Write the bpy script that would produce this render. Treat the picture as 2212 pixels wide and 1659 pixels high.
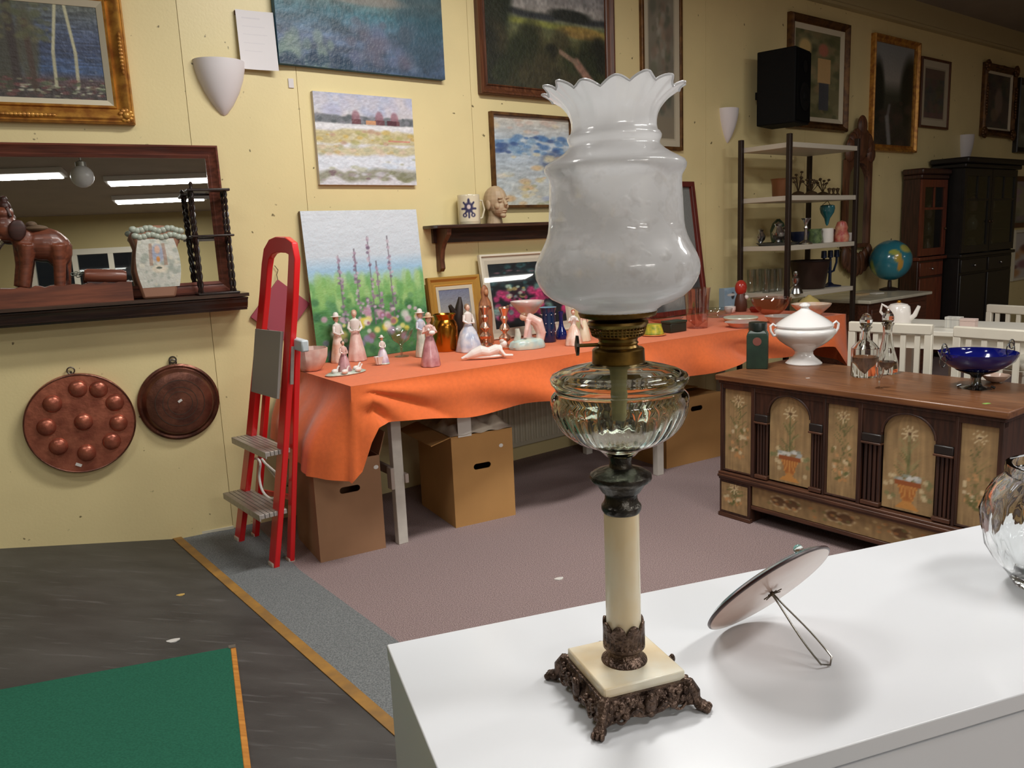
import bpy, math, random
import numpy as np
from mathutils import Vector, Matrix, Euler
for o in list(bpy.data.objects): bpy.data.objects.remove(o)
random.seed(4); RNG = np.random.default_rng(7)
SC = bpy.context.scene
COL = SC.collection
R = math.radians

# ------------------------------------------------------------------ camera (solved from the photograph)
F, PITCH, ROLL, CX, CY, EYE = 1748.4, .17778, -.043307, 1106., 829.5, 1.28
_cp, _sp, _cr, _sr = math.cos(PITCH), math.sin(PITCH), math.cos(ROLL), math.sin(ROLL)
FWD = np.array([0, _cp, -_sp]); _u = np.array([0, _sp, _cp]); _r = np.array([1., 0, 0])
CA = _r*_cr + _u*_sr; CB = -_r*_sr + _u*_cr; CO = np.array([0, 0, EYE])
cam_d = bpy.data.cameras.new('camera'); cam_d.sensor_width = 36; cam_d.lens = F/2212*36; cam_d.clip_start = .05
cam = bpy.data.objects.new('camera', cam_d); COL.objects.link(cam)
cam.matrix_world = Matrix(((CA[0], CB[0], -FWD[0], 0), (CA[1], CB[1], -FWD[1], 0), (CA[2], CB[2], -FWD[2], EYE), (0, 0, 0, 1)))
SC.camera = cam

# ------------------------------------------------------------------ world and exposure
w = bpy.data.worlds.new('world'); SC.world = w; w.use_nodes = True
w.node_tree.nodes['Background'].inputs[0].default_value = (.55, .6, .7, 1)
w.node_tree.nodes['Background'].inputs[1].default_value = .02
SC.view_settings.view_transform = 'Standard'; SC.view_settings.look = 'None'
SC.view_settings.gamma = 1; SC.view_settings.use_curve_mapping = False
SC.view_settings.exposure = 0.1
LIGHT_W = 62.0          # watts of one lit ceiling fluorescent

# ------------------------------------------------------------------ pixel helpers (a pixel is only a direction)
def ray(x, y): return CA*(x-CX)/F - CB*(y-CY)/F + FWD
def at(x, y, z): d = ray(x, y); return CO + d*(z-EYE)/d[2]
def proj(P):
    v = np.array(P, float)-CO; q = v@FWD
    return CX+F*(v@CA)/q, CY-F*(v@CB)/q
def depth(P): return (np.array(P, float)-CO)@FWD
def onv(x, y, p, h):
    n = np.array([-math.sin(h), math.cos(h), 0]); d = ray(x, y)
    return CO + d*(((np.array([p[0], p[1], 0])-CO)@n)/(d@n))
def zat(xy, py):
    lo, hi = -1., 4.
    for _ in range(40):
        m = (lo+hi)/2
        if proj((xy[0], xy[1], m))[1] > py: lo = m
        else: hi = m
    return lo
def prof(xy, z0, pts):
    out = []
    for y, hw in pts:
        z = zat(xy, y); out.append((hw*depth((xy[0], xy[1], z))/F, max(z-z0, .0002*len(out))))
    return out

# the long wall: three flat runs of panelling that meet at shallow angles
HA, HB, HC = R(29), R(33), R(38)
P0 = np.array([-1.328, 3.612]); P2 = np.array([-.919, 3.877])
def panel(px, py):
    if px < 383+.09*py: return P0, HA
    if px < 626+.087*py: return P0, HB
    return P2, HC
def wpt(px, py, off=0., pan=None):
    p, h = pan or panel(px, py)
    n = np.array([math.sin(h), -math.cos(h)])
    return onv(px, py, np.array(p)+n*off, h), h
PA, PB, PC = (P0, HA), (P0, HB), (P2, HC)

# ------------------------------------------------------------------ mesh helpers
class MB:
    def __init__(s): s.v = []; s.f = []
    def add(s, v, f, M=None):
        n = len(s.v)
        s.v += [tuple(M @ Vector(p)) if M is not None else tuple(p) for p in v]
        s.f += [tuple(i+n for i in q) for q in f]; return s
    def box(s, c, d, M=None, rz=0, rx=0, ry=0):
        x, y, z = d[0]/2, d[1]/2, d[2]/2
        v = [(-x,-y,-z),(x,-y,-z),(x,y,-z),(-x,y,-z),(-x,-y,z),(x,-y,z),(x,y,z),(-x,y,z)]
        L = Matrix.Translation(c) @ Euler((rx, ry, rz)).to_matrix().to_4x4()
        if M is not None: L = M @ L
        return s.add(v, [(0,3,2,1),(4,5,6,7),(0,1,5,4),(1,2,6,5),(2,3,7,6),(3,0,4,7)], L)
    def bb(s, x0, x1, y0, y1, z0, z1, M=None):
        return s.box(((x0+x1)/2, (y0+y1)/2, (z0+z1)/2), (abs(x1-x0), abs(y1-y0), abs(z1-z0)), M)
    def lathe(s, pr, n=28, c=(0,0,0), M=None, fl=None):
        v = []; f = []; k = len(pr)
        for i, (r, z) in enumerate(pr):
            for j in range(n):
                a = 2*math.pi*j/n; q = r*(fl(a, i/(k-1), z) if fl else 1)
                v.append((c[0]+q*math.cos(a), c[1]+q*math.sin(a), c[2]+z))
        for i in range(k-1):
            for j in range(n):
                f.append((i*n+j, i*n+(j+1) % n, (i+1)*n+(j+1) % n, (i+1)*n+j))
        if pr[0][0] > 1e-5: f.append(tuple(range(n-1, -1, -1)))
        if pr[-1][0] > 1e-5: f.append(tuple((k-1)*n+j for j in range(n)))
        return s.add(v, f, M)
    def shell(s, pr, t=.002, n=28, c=(0,0,0), M=None, fl=None):
        """open vessel: outer profile up, inner profile down"""
        inn = [(max(r-t, .0005), z) for r, z in pr if z > pr[0][1]+t]
        return s.lathe(pr + inn[::-1] + [(.0005, pr[0][1]+t)], n, c, M, fl)
    def ell(s, c, r, M=None, n=16, m=10, rot=None):
        r = (r, r, r) if not hasattr(r, '__len__') else r
        v = [(0,0,-1)]; f = []
        for i in range(1, m):
            t = -math.pi/2+math.pi*i/m
            for j in range(n):
                a = 2*math.pi*j/n; v.append((math.cos(t)*math.cos(a), math.cos(t)*math.sin(a), math.sin(t)))
        v.append((0,0,1)); e = len(v)-1
        for j in range(n):
            f.append((0, 1+(j+1) % n, 1+j)); f.append((e, e-n+j, e-n+(j+1) % n))
        for i in range(m-2):
            for j in range(n):
                b = 1+i*n; f.append((b+j, b+(j+1) % n, b+n+(j+1) % n, b+n+j))
        L = Matrix.Translation(c) @ (Euler(rot).to_matrix().to_4x4() if rot else Matrix()) @ Matrix.Diagonal((*r, 1))
        return s.add(v, f, (M @ L) if M is not None else L)
    def tube(s, pts, r, n=8, closed=False, M=None, flat=1.):
        pts = [Vector(p) for p in pts]; k = len(pts)
        rr = r if hasattr(r, '__len__') else [r]*k
        v = []; f = []; up = None
        for i, p in enumerate(pts):
            if closed: t = pts[(i+1) % k]-pts[i-1]
            else: t = pts[min(i+1, k-1)]-pts[max(i-1, 0)]
            t.normalize()
            if up is None:
                up = Vector((0,0,1)) if abs(t.z) < .9 else Vector((1,0,0))
            a = t.cross(up)
            if a.length < 1e-6: a = t.orthogonal()
            a.normalize(); b = a.cross(t).normalized(); up = b
            for j in range(n):
                q = 2*math.pi*j/n; v.append(p + a*(math.cos(q)*rr[i]) + b*(math.sin(q)*rr[i]*flat))
        for i in range(k if closed else k-1):
            i2 = (i+1) % k
            for j in range(n):
                f.append((i*n+j, i2*n+j, i2*n+(j+1) % n, i*n+(j+1) % n))
        if not closed:
            f.append(tuple(range(n))); f.append(tuple((k-1)*n+j for j in range(n-1, -1, -1)))
        return s.add(v, f, M)
    def prism(s, poly, y0, y1, M=None):
        """outline in local x,z extruded from y0 to y1"""
        n = len(poly); v = [(x, y0, z) for x, z in poly]+[(x, y1, z) for x, z in poly]
        f = [tuple(range(n)), tuple(range(2*n-1, n-1, -1))]
        f += [(i, i+n, (i+1) % n+n, (i+1) % n) for i in range(n)]
        return s.add(v, f, M)
    def flat(s, poly, z0, z1, M=None):
        """outline in x,y extruded z0..z1"""
        n = len(poly); v = [(x, y, z0) for x, y in poly]+[(x, y, z1) for x, y in poly]
        f = [tuple(range(n-1, -1, -1)), tuple(range(n, 2*n))]
        f += [(i, (i+1) % n, (i+1) % n+n, i+n) for i in range(n)]
        return s.add(v, f, M)
    def grid(s, fn, nu, nv, M=None):
        v = [fn(i/(nu-1), j/(nv-1)) for j in range(nv) for i in range(nu)]
        f = [(j*nu+i, j*nu+i+1, (j+1)*nu+i+1, (j+1)*nu+i) for j in range(nv-1) for i in range(nu-1)]
        return s.add(v, f, M)
    def bar(s, p, q, wx, wy, side=None):
        """rectangular bar between points; side = direction of width wx"""
        p, q = Vector(p), Vector(q); t = (q-p).normalized()
        a = Vector(side) if side is not None else t.orthogonal()
        a = (a - t*a.dot(t)).normalized(); b = t.cross(a)
        v = [e + a*(sx*wx/2) + b*(sy*wy/2) for e in (p, q) for sx, sy in ((-1,-1),(1,-1),(1,1),(-1,1))]
        return s.add(v, [(0,3,2,1),(4,5,6,7),(0,1,5,4),(1,2,6,5),(2,3,7,6),(3,0,4,7)])
    def sweep_frame(s, w, h, pr, M=None):
        """rectangular frame; inner opening w x h centred at x=0, z from 0; pr = (outward offset, depth towards the room)"""
        v = []; f = []; k = len(pr)
        for t, d in pr:
            v += [(-w/2-t, -d, -t), (w/2+t, -d, -t), (w/2+t, -d, h+t), (-w/2-t, -d, h+t)]
        for i in range(k-1):
            for j in range(4):
                f.append((i*4+j, i*4+(j+1) % 4, (i+1)*4+(j+1) % 4, (i+1)*4+j))
        return s.add(v, f, M)
    def mesh(s, name, smooth=True, ang=38):
        me = bpy.data.meshes.new(name); me.from_pydata(s.v, [], s.f); me.update()
        if smooth:
            me.polygons.foreach_set('use_smooth', [True]*len(me.polygons)); me.set_sharp_from_angle(angle=R(ang))
        return me
    def build(s, name, mat, parent=None, loc=(0,0,0), rz=0, bevel=0, smooth=True, ang=38, remesh=0, sub=0, solid=0):
        me = s.mesh(name, smooth, ang); o = bpy.data.objects.new(name, me); COL.objects.link(o)
        if mat: me.materials.append(mat)
        if parent: o.parent = parent
        o.location = loc; o.rotation_euler = (0, 0, rz)
        if solid:
            m = o.modifiers.new('solid', 'SOLIDIFY'); m.thickness = solid; m.offset = 0
        if remesh:
            m = o.modifiers.new('remesh', 'REMESH'); m.mode = 'VOXEL'; m.voxel_size = remesh; m.use_smooth_shade = True
            m = o.modifiers.new('smooth', 'SMOOTH'); m.iterations = 4; m.factor = .5
        if bevel:
            m = o.modifiers.new('bevel', 'BEVEL'); m.width = bevel; m.segments = 2; m.limit_method = 'ANGLE'; m.angle_limit = R(40)
        if sub:
            m = o.modifiers.new('sub', 'SUBSURF'); m.levels = sub; m.render_levels = sub
        return o
def tag(o, label=None, cat=None, group=None, kind=None):
    if label: o['label'] = label
    if cat: o['category'] = cat
    if group: o['group'] = group
    if kind: o['kind'] = kind
    return o
def thing(name, label, cat, loc=(0,0,0), rz=0, group=None, rx=0):
    o = bpy.data.objects.new(name, None); COL.objects.link(o); o.empty_display_size = .05
    o.location = tuple(loc); o.rotation_euler = (rx, 0, rz); return tag(o, label, cat, group)
def copy_tree(o, parent=None):
    c = o.copy(); COL.objects.link(c); c.parent = parent
    for ch in list(o.children): copy_tree(ch, c)
    return c

# ------------------------------------------------------------------ materials
def lin(c):
    c = [x/255 if max(c) > 1.001 else x for x in c]
    return [((x+.055)/1.055)**2.4 if x > .04045 else x/12.92 for x in c]
MATS = {}
def P_(m): return m.node_tree.nodes['Principled BSDF']
def mat(name, c, rough=.5, metal=0, var=.0, scale=30, bump=0, bscale=None, spec=.5, coat=0, c2=None, stretch=(1,1,1), detail=4, sheen=0):
    if name in MATS: return MATS[name]
    m = bpy.data.materials.new(name); m.use_nodes = True; nt = m.node_tree; b = P_(m)
    b.inputs['Roughness'].default_value = rough; b.inputs['Metallic'].default_value = metal
    b.inputs['Specular IOR Level'].default_value = spec; b.inputs['Coat Weight'].default_value = coat
    b.inputs['Coat Roughness'].default_value = .1
    if sheen: b.inputs['Sheen Weight'].default_value = sheen
    l = lin(c); b.inputs['Base Color'].default_value = (*l, 1)
    if var or c2 or bump:
        tc = nt.nodes.new('ShaderNodeTexCoord'); mp = nt.nodes.new('ShaderNodeMapping'); mp.inputs['Scale'].default_value = stretch
        nt.links.new(tc.outputs['Object'], mp.inputs[0])
        nz = nt.nodes.new('ShaderNodeTexNoise'); nz.inputs['Scale'].default_value = scale; nz.inputs['Detail'].default_value = detail
        nt.links.new(mp.outputs[0], nz.inputs['Vector'])
        if var or c2:
            cr = nt.nodes.new('ShaderNodeValToRGB'); nt.links.new(nz.outputs['Fac'], cr.inputs[0])
            e = cr.color_ramp.elements; e[0].position = .36; e[1].position = .64
            lo = lin(c2) if c2 else [x*(1-var) for x in l]; hi = l if c2 else [min(1, x*(1+var)) for x in l]
            e[0].color = (*lo, 1); e[1].color = (*hi, 1)
            nt.links.new(cr.outputs[0], b.inputs['Base Color'])
        if bump:
            bp = nt.nodes.new('ShaderNodeBump'); bp.inputs['Strength'].default_value = bump; bp.inputs['Distance'].default_value = .01
            src = nz
            if bscale:
                src = nt.nodes.new('ShaderNodeTexNoise'); src.inputs['Scale'].default_value = bscale; src.inputs['Detail'].default_value = 3
                nt.links.new(mp.outputs[0], src.inputs['Vector'])
            nt.links.new(src.outputs['Fac'], bp.inputs['Height']); nt.links.new(bp.outputs[0], b.inputs['Normal'])
    MATS[name] = m; return m
def wood(name, c, c2, rough=.4, scale=6, axis=0, coat=0, spec=.5):
    st = [12, 12, 12]; st[axis] = 1
    return mat(name, c, rough, 0, c2=c2, scale=scale, stretch=st, coat=coat, spec=spec, detail=6)
def glass(name, c, rough=.0, ior=1.45, alpha=1):
    if name in MATS: return MATS[name]
    m = mat(name, c, rough); b = P_(m); b.inputs['Transmission Weight'].default_value = 1; b.inputs['IOR'].default_value = ior
    return m
def thinglass(name, c, mix=.85, rough=.02):
    """clear pane or thin vessel: mostly see-through with a sharp gloss"""
    if name in MATS: return MATS[name]
    m = bpy.data.materials.new(name); m.use_nodes = True; nt = m.node_tree; nt.nodes.remove(P_(m))
    out = nt.nodes['Material Output']; tr = nt.nodes.new('ShaderNodeBsdfTransparent'); tr.inputs[0].default_value = (*lin(c), 1)
    gl = nt.nodes.new('ShaderNodeBsdfGlossy'); gl.inputs['Roughness'].default_value = rough
    fr = nt.nodes.new('ShaderNodeLayerWeight'); fr.inputs['Blend'].default_value = .5
    pw = nt.nodes.new('ShaderNodeMath'); pw.operation = 'POWER'; pw.inputs[1].default_value = 3.5; nt.links.new(fr.outputs['Facing'], pw.inputs[0])
    mr = nt.nodes.new('ShaderNodeMath'); mr.operation = 'MULTIPLY_ADD'; mr.inputs[1].default_value = .6; mr.inputs[2].default_value = .04+(1-mix)*.2
    nt.links.new(pw.outputs[0], mr.inputs[0])
    mx = nt.nodes.new('ShaderNodeMixShader'); nt.links.new(mr.outputs[0], mx.inputs[0])
    nt.links.new(tr.outputs[0], mx.inputs[1]); nt.links.new(gl.outputs[0], mx.inputs[2]); nt.links.new(mx.outputs[0], out.inputs[0])
    MATS[name] = m; return m
def emit(name, c, s):
    m = bpy.data.materials.new(name); m.use_nodes = True; b = P_(m)
    b.inputs['Base Color'].default_value = (*lin(c), 1); b.inputs['Emission Color'].default_value = (*lin(c), 1); b.inputs['Emission Strength'].default_value = s
    MATS[name] = m; return m
def painted(name, rough=.55, bump=.15, coat=0):
    """flat print or brushwork stored as a colour attribute, with brush relief"""
    if name in MATS: return MATS[name]
    m = mat(name, (200, 200, 200), rough, bump=bump, scale=60, coat=coat); nt = m.node_tree
    a = nt.nodes.new('ShaderNodeVertexColor'); a.layer_name = 'Col'
    nt.links.new(a.outputs[0], P_(m).inputs['Base Color']); return m

# ------------------------------------------------------------------ painter: small procedural pictures kept as colour attributes
class Paint:
    def __init__(s, w, h, c=(200, 200, 200)):
        s.w, s.h = w, h; s.a = np.empty((h, w, 3)); s.a[:] = c
        s.X, s.Y = np.meshgrid(np.linspace(0, 1, w), np.linspace(0, 1, h))     # Y = 0 at the top
    def noise(s, sx, sy):
        g = RNG.random((max(2, int(sy))+2, max(2, int(sx))+2))
        x = s.X*(g.shape[1]-1.001); y = s.Y*(g.shape[0]-1.001); i = x.astype(int); j = y.astype(int); u = x-i; v = y-j
        u = u*u*(3-2*u); v = v*v*(3-2*v)
        return (g[j, i]*(1-u)+g[j, i+1]*u)*(1-v)+(g[j+1, i]*(1-u)+g[j+1, i+1]*u)*v
    def mix(s, m, c):
        m = np.clip(m, 0, 1)[..., None]; s.a = s.a*(1-m)+np.array(c, float)*m; return s
    def vgrad(s, stops):
        ys = [p for p, _ in stops]; 
        for k in range(3): s.a[..., k] = np.interp(s.Y, ys, [c[k] for _, c in stops])
        return s
    def band(s, y0, y1, c, soft=.02, wob=0, n=6, op=1):
        o = (s.noise(n, 2)-.5)*2*wob
        m = np.clip((s.Y+o-y0)/soft+.5, 0, 1)*np.clip((y1-s.Y-o)/soft+.5, 0, 1); return s.mix(m*op, c)
    def blob(s, x, y, rx, ry, c, op=1, soft=.35):
        d = np.sqrt(((s.X-x)/rx)**2+((s.Y-y)/ry)**2); return s.mix(np.clip((1-d)/soft, 0, 1)*op, c)
    def line(s, x0, y0, x1, y1, wd, c, op=1):
        dx, dy = x1-x0, y1-y0; t = np.clip(((s.X-x0)*dx+(s.Y-y0)*dy)/(dx*dx+dy*dy+1e-9), 0, 1)
        asp = s.h/s.w; d = np.sqrt((s.X-x0-t*dx)**2+((s.Y-y0-t*dy)*asp)**2)
        return s.mix(np.clip((wd-d)/(wd*.6)+.3, 0, 1)*op, c)
    def rect(s, x0, x1, y0, y1, c, op=1):
        return s.mix(((s.X >= x0)*(s.X <= x1)*(s.Y >= y0)*(s.Y <= y1))*op, c)
    def dabs(s, n, box, r, cols, op=.8, rv=.5, asp=1.):
        x0, x1, y0, y1 = box
        for _ in range(n):
            q = r*(1+rv*(random.random()-.5)*2)
            s.blob(random.uniform(x0, x1), random.uniform(y0, y1), q, q*asp*s.w/s.h, random.choice(cols), op, .5)
        return s
    def rough(s, amt, sx, sy):
        s.a *= (1+(s.noise(sx, sy)-.5)*2*amt)[..., None]; return s
def canvas(name, p, w, h, material, parent, y=0, z=0, x=0, ang=0, fn=None):
    """grid of p.w x p.h points; fn maps (u, v) to a point, default flat in x,z"""
    mb = MB(); W, H = p.w, p.h
    mb.grid(fn or (lambda u, v: (x+(u-.5)*w, y, z+(1-v)*h)), W, H)
    mb.f = [q[::-1] for q in mb.f]
    o = mb.build(name, material, parent, smooth=True, ang=180)
    c = np.clip(p.a/255, 0, 1); c = np.where(c > .04045, ((c+.055)/1.055)**2.4, c/12.92)
    at_ = o.data.color_attributes.new('Col', 'FLOAT_COLOR', 'POINT')
    buf = np.ones((W*H, 4), np.float32); buf[:, :3] = c.reshape(-1, 3); at_.data.foreach_set('color', buf.ravel())
    return o
# ------------------------------------------------------------------ room shell
def V2(h): return np.array([math.cos(h), math.sin(h)])
SA = P0-4.4*V2(HA); SCe = P2+11.*V2(HC); H5 = R(35); N5 = np.array([math.sin(H5), -math.cos(H5)]); DEPTH = 11.5
CEIL = 3.11
m_wall = mat('painted_panel_yellow', (226, 209, 156), .42, var=.035, scale=2.2, bump=.05, bscale=90)
# stray specks of dirt on the lower wall
nt = m_wall.node_tree; b = P_(m_wall); tc = nt.nodes.new('ShaderNodeTexCoord')
vz = nt.nodes.new('ShaderNodeTexNoise'); vz.inputs['Scale'].default_value = 26; vz.inputs['Detail'].default_value = 2
nt.links.new(tc.outputs['Object'], vz.inputs['Vector'])
cr = nt.nodes.new('ShaderNodeValToRGB'); cr.color_ramp.elements[0].position = .725; cr.color_ramp.elements[1].position = .765
nt.links.new(vz.outputs['Fac'], cr.inputs[0])
mx = nt.nodes.new('ShaderNodeMix'); mx.data_type = 'RGBA'; mx.inputs[7].default_value = (*lin((112, 98, 62)), 1)
src = b.inputs['Base Color'].links[0].from_socket
nt.links.new(cr.outputs[0], mx.inputs[0]); nt.links.new(src, mx.inputs[6]); nt.links.new(mx.outputs[2], b.inputs['Base Color'])
m_gap = mat('panel_joint', (226, 209, 156), .8)
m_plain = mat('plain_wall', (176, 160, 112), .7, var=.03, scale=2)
m_ceil = mat('ceiling_tiles', (152, 142, 126), .8, var=.04, scale=3)
def wallbox(mb, a, b_, z0, z1, y0, y1, gap=.0):
    """slab along a->b; y0..y1 measured behind the wall face"""
    a, b_ = np.array(a), np.array(b_); d = b_-a; L = np.hypot(*d); d /= L; n = np.array([-d[1], d[0]])
    q = [a+d*gap/2+n*y0, b_-d*gap/2+n*y0, b_-d*gap/2+n*y1, a+d*gap/2+n*y1]
    return mb.flat([tuple(p) for p in q], z0, z1)
wb = MB()
for a, b_ in ((SA, P0), (P0, P2), (P2, SCe)): wallbox(wb, a, b_, -.1, 3.2, .012, .08)
wall_back = tag(wb.build('wall_back', m_gap), kind='structure')
seams = [SA, P0-2.4*V2(HA), P0-1.2*V2(HA)]
# joints where the photograph shows them
sj = onv(396, 150, P0, HA)[:2]; seams += [sj, P2]
for u in (.975, 1.95, 2.92, 4.11, 5.30, 6.49, 7.68, 8.87, 11.0): seams.append(P2+u*V2(HC))
for i in range(len(seams)-1):
    a, b_ = seams[i], seams[i+1]
    mb = MB(); wallbox(mb, a, b_, -.1, 3.15, 0, .014, .0022); mb.build('panel', m_wall, wall_back, smooth=False)
E1 = SA+DEPTH*N5; E2 = E1+((SCe-SA)@V2(H5))*V2(H5)
for nm, a, b_ in (('wall_left', E1, SA), ('wall_right', SCe, E2)):
    mb = MB(); wallbox(mb, a, b_, -.1, 3.2, 0, .1); tag(mb.build(nm, m_plain, smooth=False), kind='structure')
mb = MB(); mb.flat([tuple(SA-.2*N5), tuple(E1), tuple(E2), tuple(SCe-.2*N5)], CEIL, CEIL+.1)
ceiling = tag(mb.build('ceiling', m_ceil, smooth=False), kind='structure')
m_corn = mat('cornice_paint', (186, 172, 130), .6)
mb = MB()
for a, b_ in ((SA, P0), (P0, P2), (P2, SCe)):
    wallbox(mb, a, b_, 2.945, CEIL, -.075, 0); wallbox(mb, a, b_, 2.925, 2.947, -.055, 0)
tag(mb.build('trim_1', m_corn, smooth=False), kind='structure')

# ------------------------------------------------------------------ floor
m_carpet = mat('carpet_mauve', (170, 150, 147), .95, c2=(116, 99, 99), scale=280, detail=2, bump=.5, spec=.1)
m_grey = mat('carpet_grey', (132, 135, 135), .95, c2=(102, 105, 106), scale=200, detail=2, bump=.4, spec=.1)
fl = MB(); fl.flat([tuple(SA-.2*N5), tuple(E1), tuple(E2), tuple(SCe-.2*N5)], -.1, 0)
tag(fl.build('floor', m_carpet, smooth=False), kind='structure')
S0 = np.array([-1.557, 3.509]); DS = np.array([.614, -.789]); US = np.array([-.789, -.614]); SL = .165
def rz_(p): return max(0., (np.array(p)-S0)@US)*SL+.008
ST = S0-DS*.02
mb = MB(); gq = [P0-V2(HA)*.28, P0+V2(HB)*.10, S0+DS*.75-US*.265, S0+DS*7-US*.20, S0+DS*7]
mb.flat([tuple(p) for p in gq], 0, .006); tag(mb.build('floor_grey_carpet', m_grey, smooth=False), kind='structure')
m_ramp = mat('ramp_rubber_dark', (74, 73, 71), .5, c2=(57, 56, 55), scale=3.5, stretch=(1, 2, 1), bump=.12, bscale=240, detail=8)
nt = m_ramp.node_tree; b = P_(m_ramp); tc = nt.nodes.new('ShaderNodeTexCoord'); mp = nt.nodes.new('ShaderNodeMapping'); mp.inputs['Scale'].default_value = (3, 26, 3); mp.inputs['Rotation'].default_value = (0, 0, .35)
sc = nt.nodes.new('ShaderNodeTexNoise'); sc.inputs['Scale'].default_value = 2.2; sc.inputs['Detail'].default_value = 5; nt.links.new(tc.outputs['Object'], mp.inputs[0]); nt.links.new(mp.outputs[0], sc.inputs['Vector'])
cr = nt.nodes.new('ShaderNodeValToRGB'); cr.color_ramp.elements[0].position = .60; cr.color_ramp.elements[1].position = .76; cr.color_ramp.elements[1].color = (.6, .6, .6, 1); nt.links.new(sc.outputs['Fac'], cr.inputs[0])
mx = nt.nodes.new('ShaderNodeMix'); mx.data_type = 'RGBA'; mx.inputs[7].default_value = (*lin((108, 107, 106)), 1)
nt.links.new(cr.outputs[0], mx.inputs[0]); nt.links.new(b.inputs['Base Color'].links[0].from_socket, mx.inputs[6]); nt.links.new(mx.outputs[2], b.inputs['Base Color'])
WL = P0-4.3*V2(HA); rp = [S0, WL, WL+DS*9, S0+DS*9]
mb = MB(); vv = [(p[0], p[1], rz_(p)) for p in rp]
mb.add(vv+[(x, y, -.05) for x, y, z in vv], [(0, 1, 2, 3), (7, 6, 5, 4), (0, 4, 5, 1), (1, 5, 6, 2), (2, 6, 7, 3), (3, 7, 4, 0)])
ramp = tag(mb.build('floor_ramp', m_ramp, smooth=False), kind='structure')
m_strip = mat('yellow_tape', (166, 122, 56), .6, c2=(136, 102, 56), scale=14)
mb = MB(); q = [S0+US*.018, S0-US*.018, S0+DS*8-US*.018, S0+DS*8+US*.018]
mb.flat([tuple(p) for p in q], .004, .0145); tag(mb.build('trim_2', m_strip, smooth=False), kind='structure')
m_base = mat('white_bead', (214, 208, 186), .5)
mb = MB(); n = np.array([math.sin(HA), -math.cos(HA)])
a = P0-4.2*V2(HA)+n*.006; b_ = S0+n*.006; c_ = P0+V2(HA)*.0+n*.004
mb.bar((a[0], a[1], rz_(a)+.006), (b_[0], b_[1], rz_(b_)+.006), .012, .013, (0, 0, 1))
mb.bar((b_[0], b_[1], .014), (c_[0], c_[1], .012), .012, .013, (0, 0, 1))
tag(mb.build('baseboard_left', m_base), kind='structure')
# scraps lying on the floor
def on_ramp(x, y):
    d = ray(x, y); nrm = np.array([-US[0]*SL, -US[1]*SL, 1.]); p0 = np.array([S0[0], S0[1], .008])
    return CO+d*(((p0-CO)@nrm)/(d@nrm))
m_scrap = mat('white_scrap', (205, 202, 196), .8); m_scrap2 = mat('yellow_scrap', (205, 170, 96), .8)
def scrap(p, sx, sy, mt, label):
    mb = MB(); pts = [(sx*math.cos(t)*(1+.3*math.sin(3*t)), sy*math.sin(t)) for t in np.linspace(0, 2*math.pi, 11)[:-1]]
    mb.flat(pts, 0, .003); tag(mb.build('paper_scrap', mt, loc=tuple(p), rz=.4), label, 'litter')
scrap(at(1208, 1251, 0), .018, .012, m_scrap, 'white paper scrap on the mauve carpet')
scrap(on_ramp(390, 1286), .014, .008, m_scrap2, 'pale yellow scrap on the dark rubber ramp')
scrap(on_ramp(374, 1385), .02, .012, m_scrap, 'torn white paper scrap on the dark rubber ramp')

# green felt board with an orange wooden edge, lying on the ramp
g0 = on_ramp(497, 1409); g1 = on_ramp(524, 1659); g3 = on_ramp(0, 1502)
e1 = g1-g0; e1 /= np.linalg.norm(e1); e3 = g3-g0; e3 /= np.linalg.norm(e3)
nr = np.cross(e3, e1); nr /= np.linalg.norm(nr); nr = nr if nr[2] > 0 else -nr
m_green = mat('green_felt', (40, 94, 74), .9, var=.12, scale=180, bump=.2, spec=.1)
m_orw = wood('orange_wood_edge', (204, 140, 62), (176, 112, 44), .45)
gb = thing('felt_board', 'green felt board with an orange wooden edge lying on the dark ramp', 'board', tuple(g0))
def slab3(mb, o, a, b_, t0, t1):
    q = [o, o+a, o+a+b_, o+b_]; v = [tuple(p-g0+nr*t0) for p in q]+[tuple(p-g0+nr*t1) for p in q]
    f = [(0, 3, 2, 1), (4, 5, 6, 7), (0, 1, 5, 4), (1, 2, 6, 5), (2, 3, 7, 6), (3, 0, 4, 7)]
    if np.cross(a, b_)@nr < 0: f = [x[::-1] for x in f]
    mb.add(v, f)
mb = MB(); slab3(mb, g0, e1*1.3, e3*1.5, .0005, .016); mb.build('felt_top', m_green, gb, smooth=False)
mb = MB(); slab3(mb, g0-e3*.017+e1*.012, e1*1.28, e3*.017, .0005, .018); mb.build('wooden_edge', m_orw, gb, bevel=.002)
mb = MB(); slab3(mb, g0-e3*.016-e1*.012, e1*.022, e3*.022, .0005, .0185); mb.build('metal_corner', mat('dull_metal', (150, 150, 146), .4, .8), gb)

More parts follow.
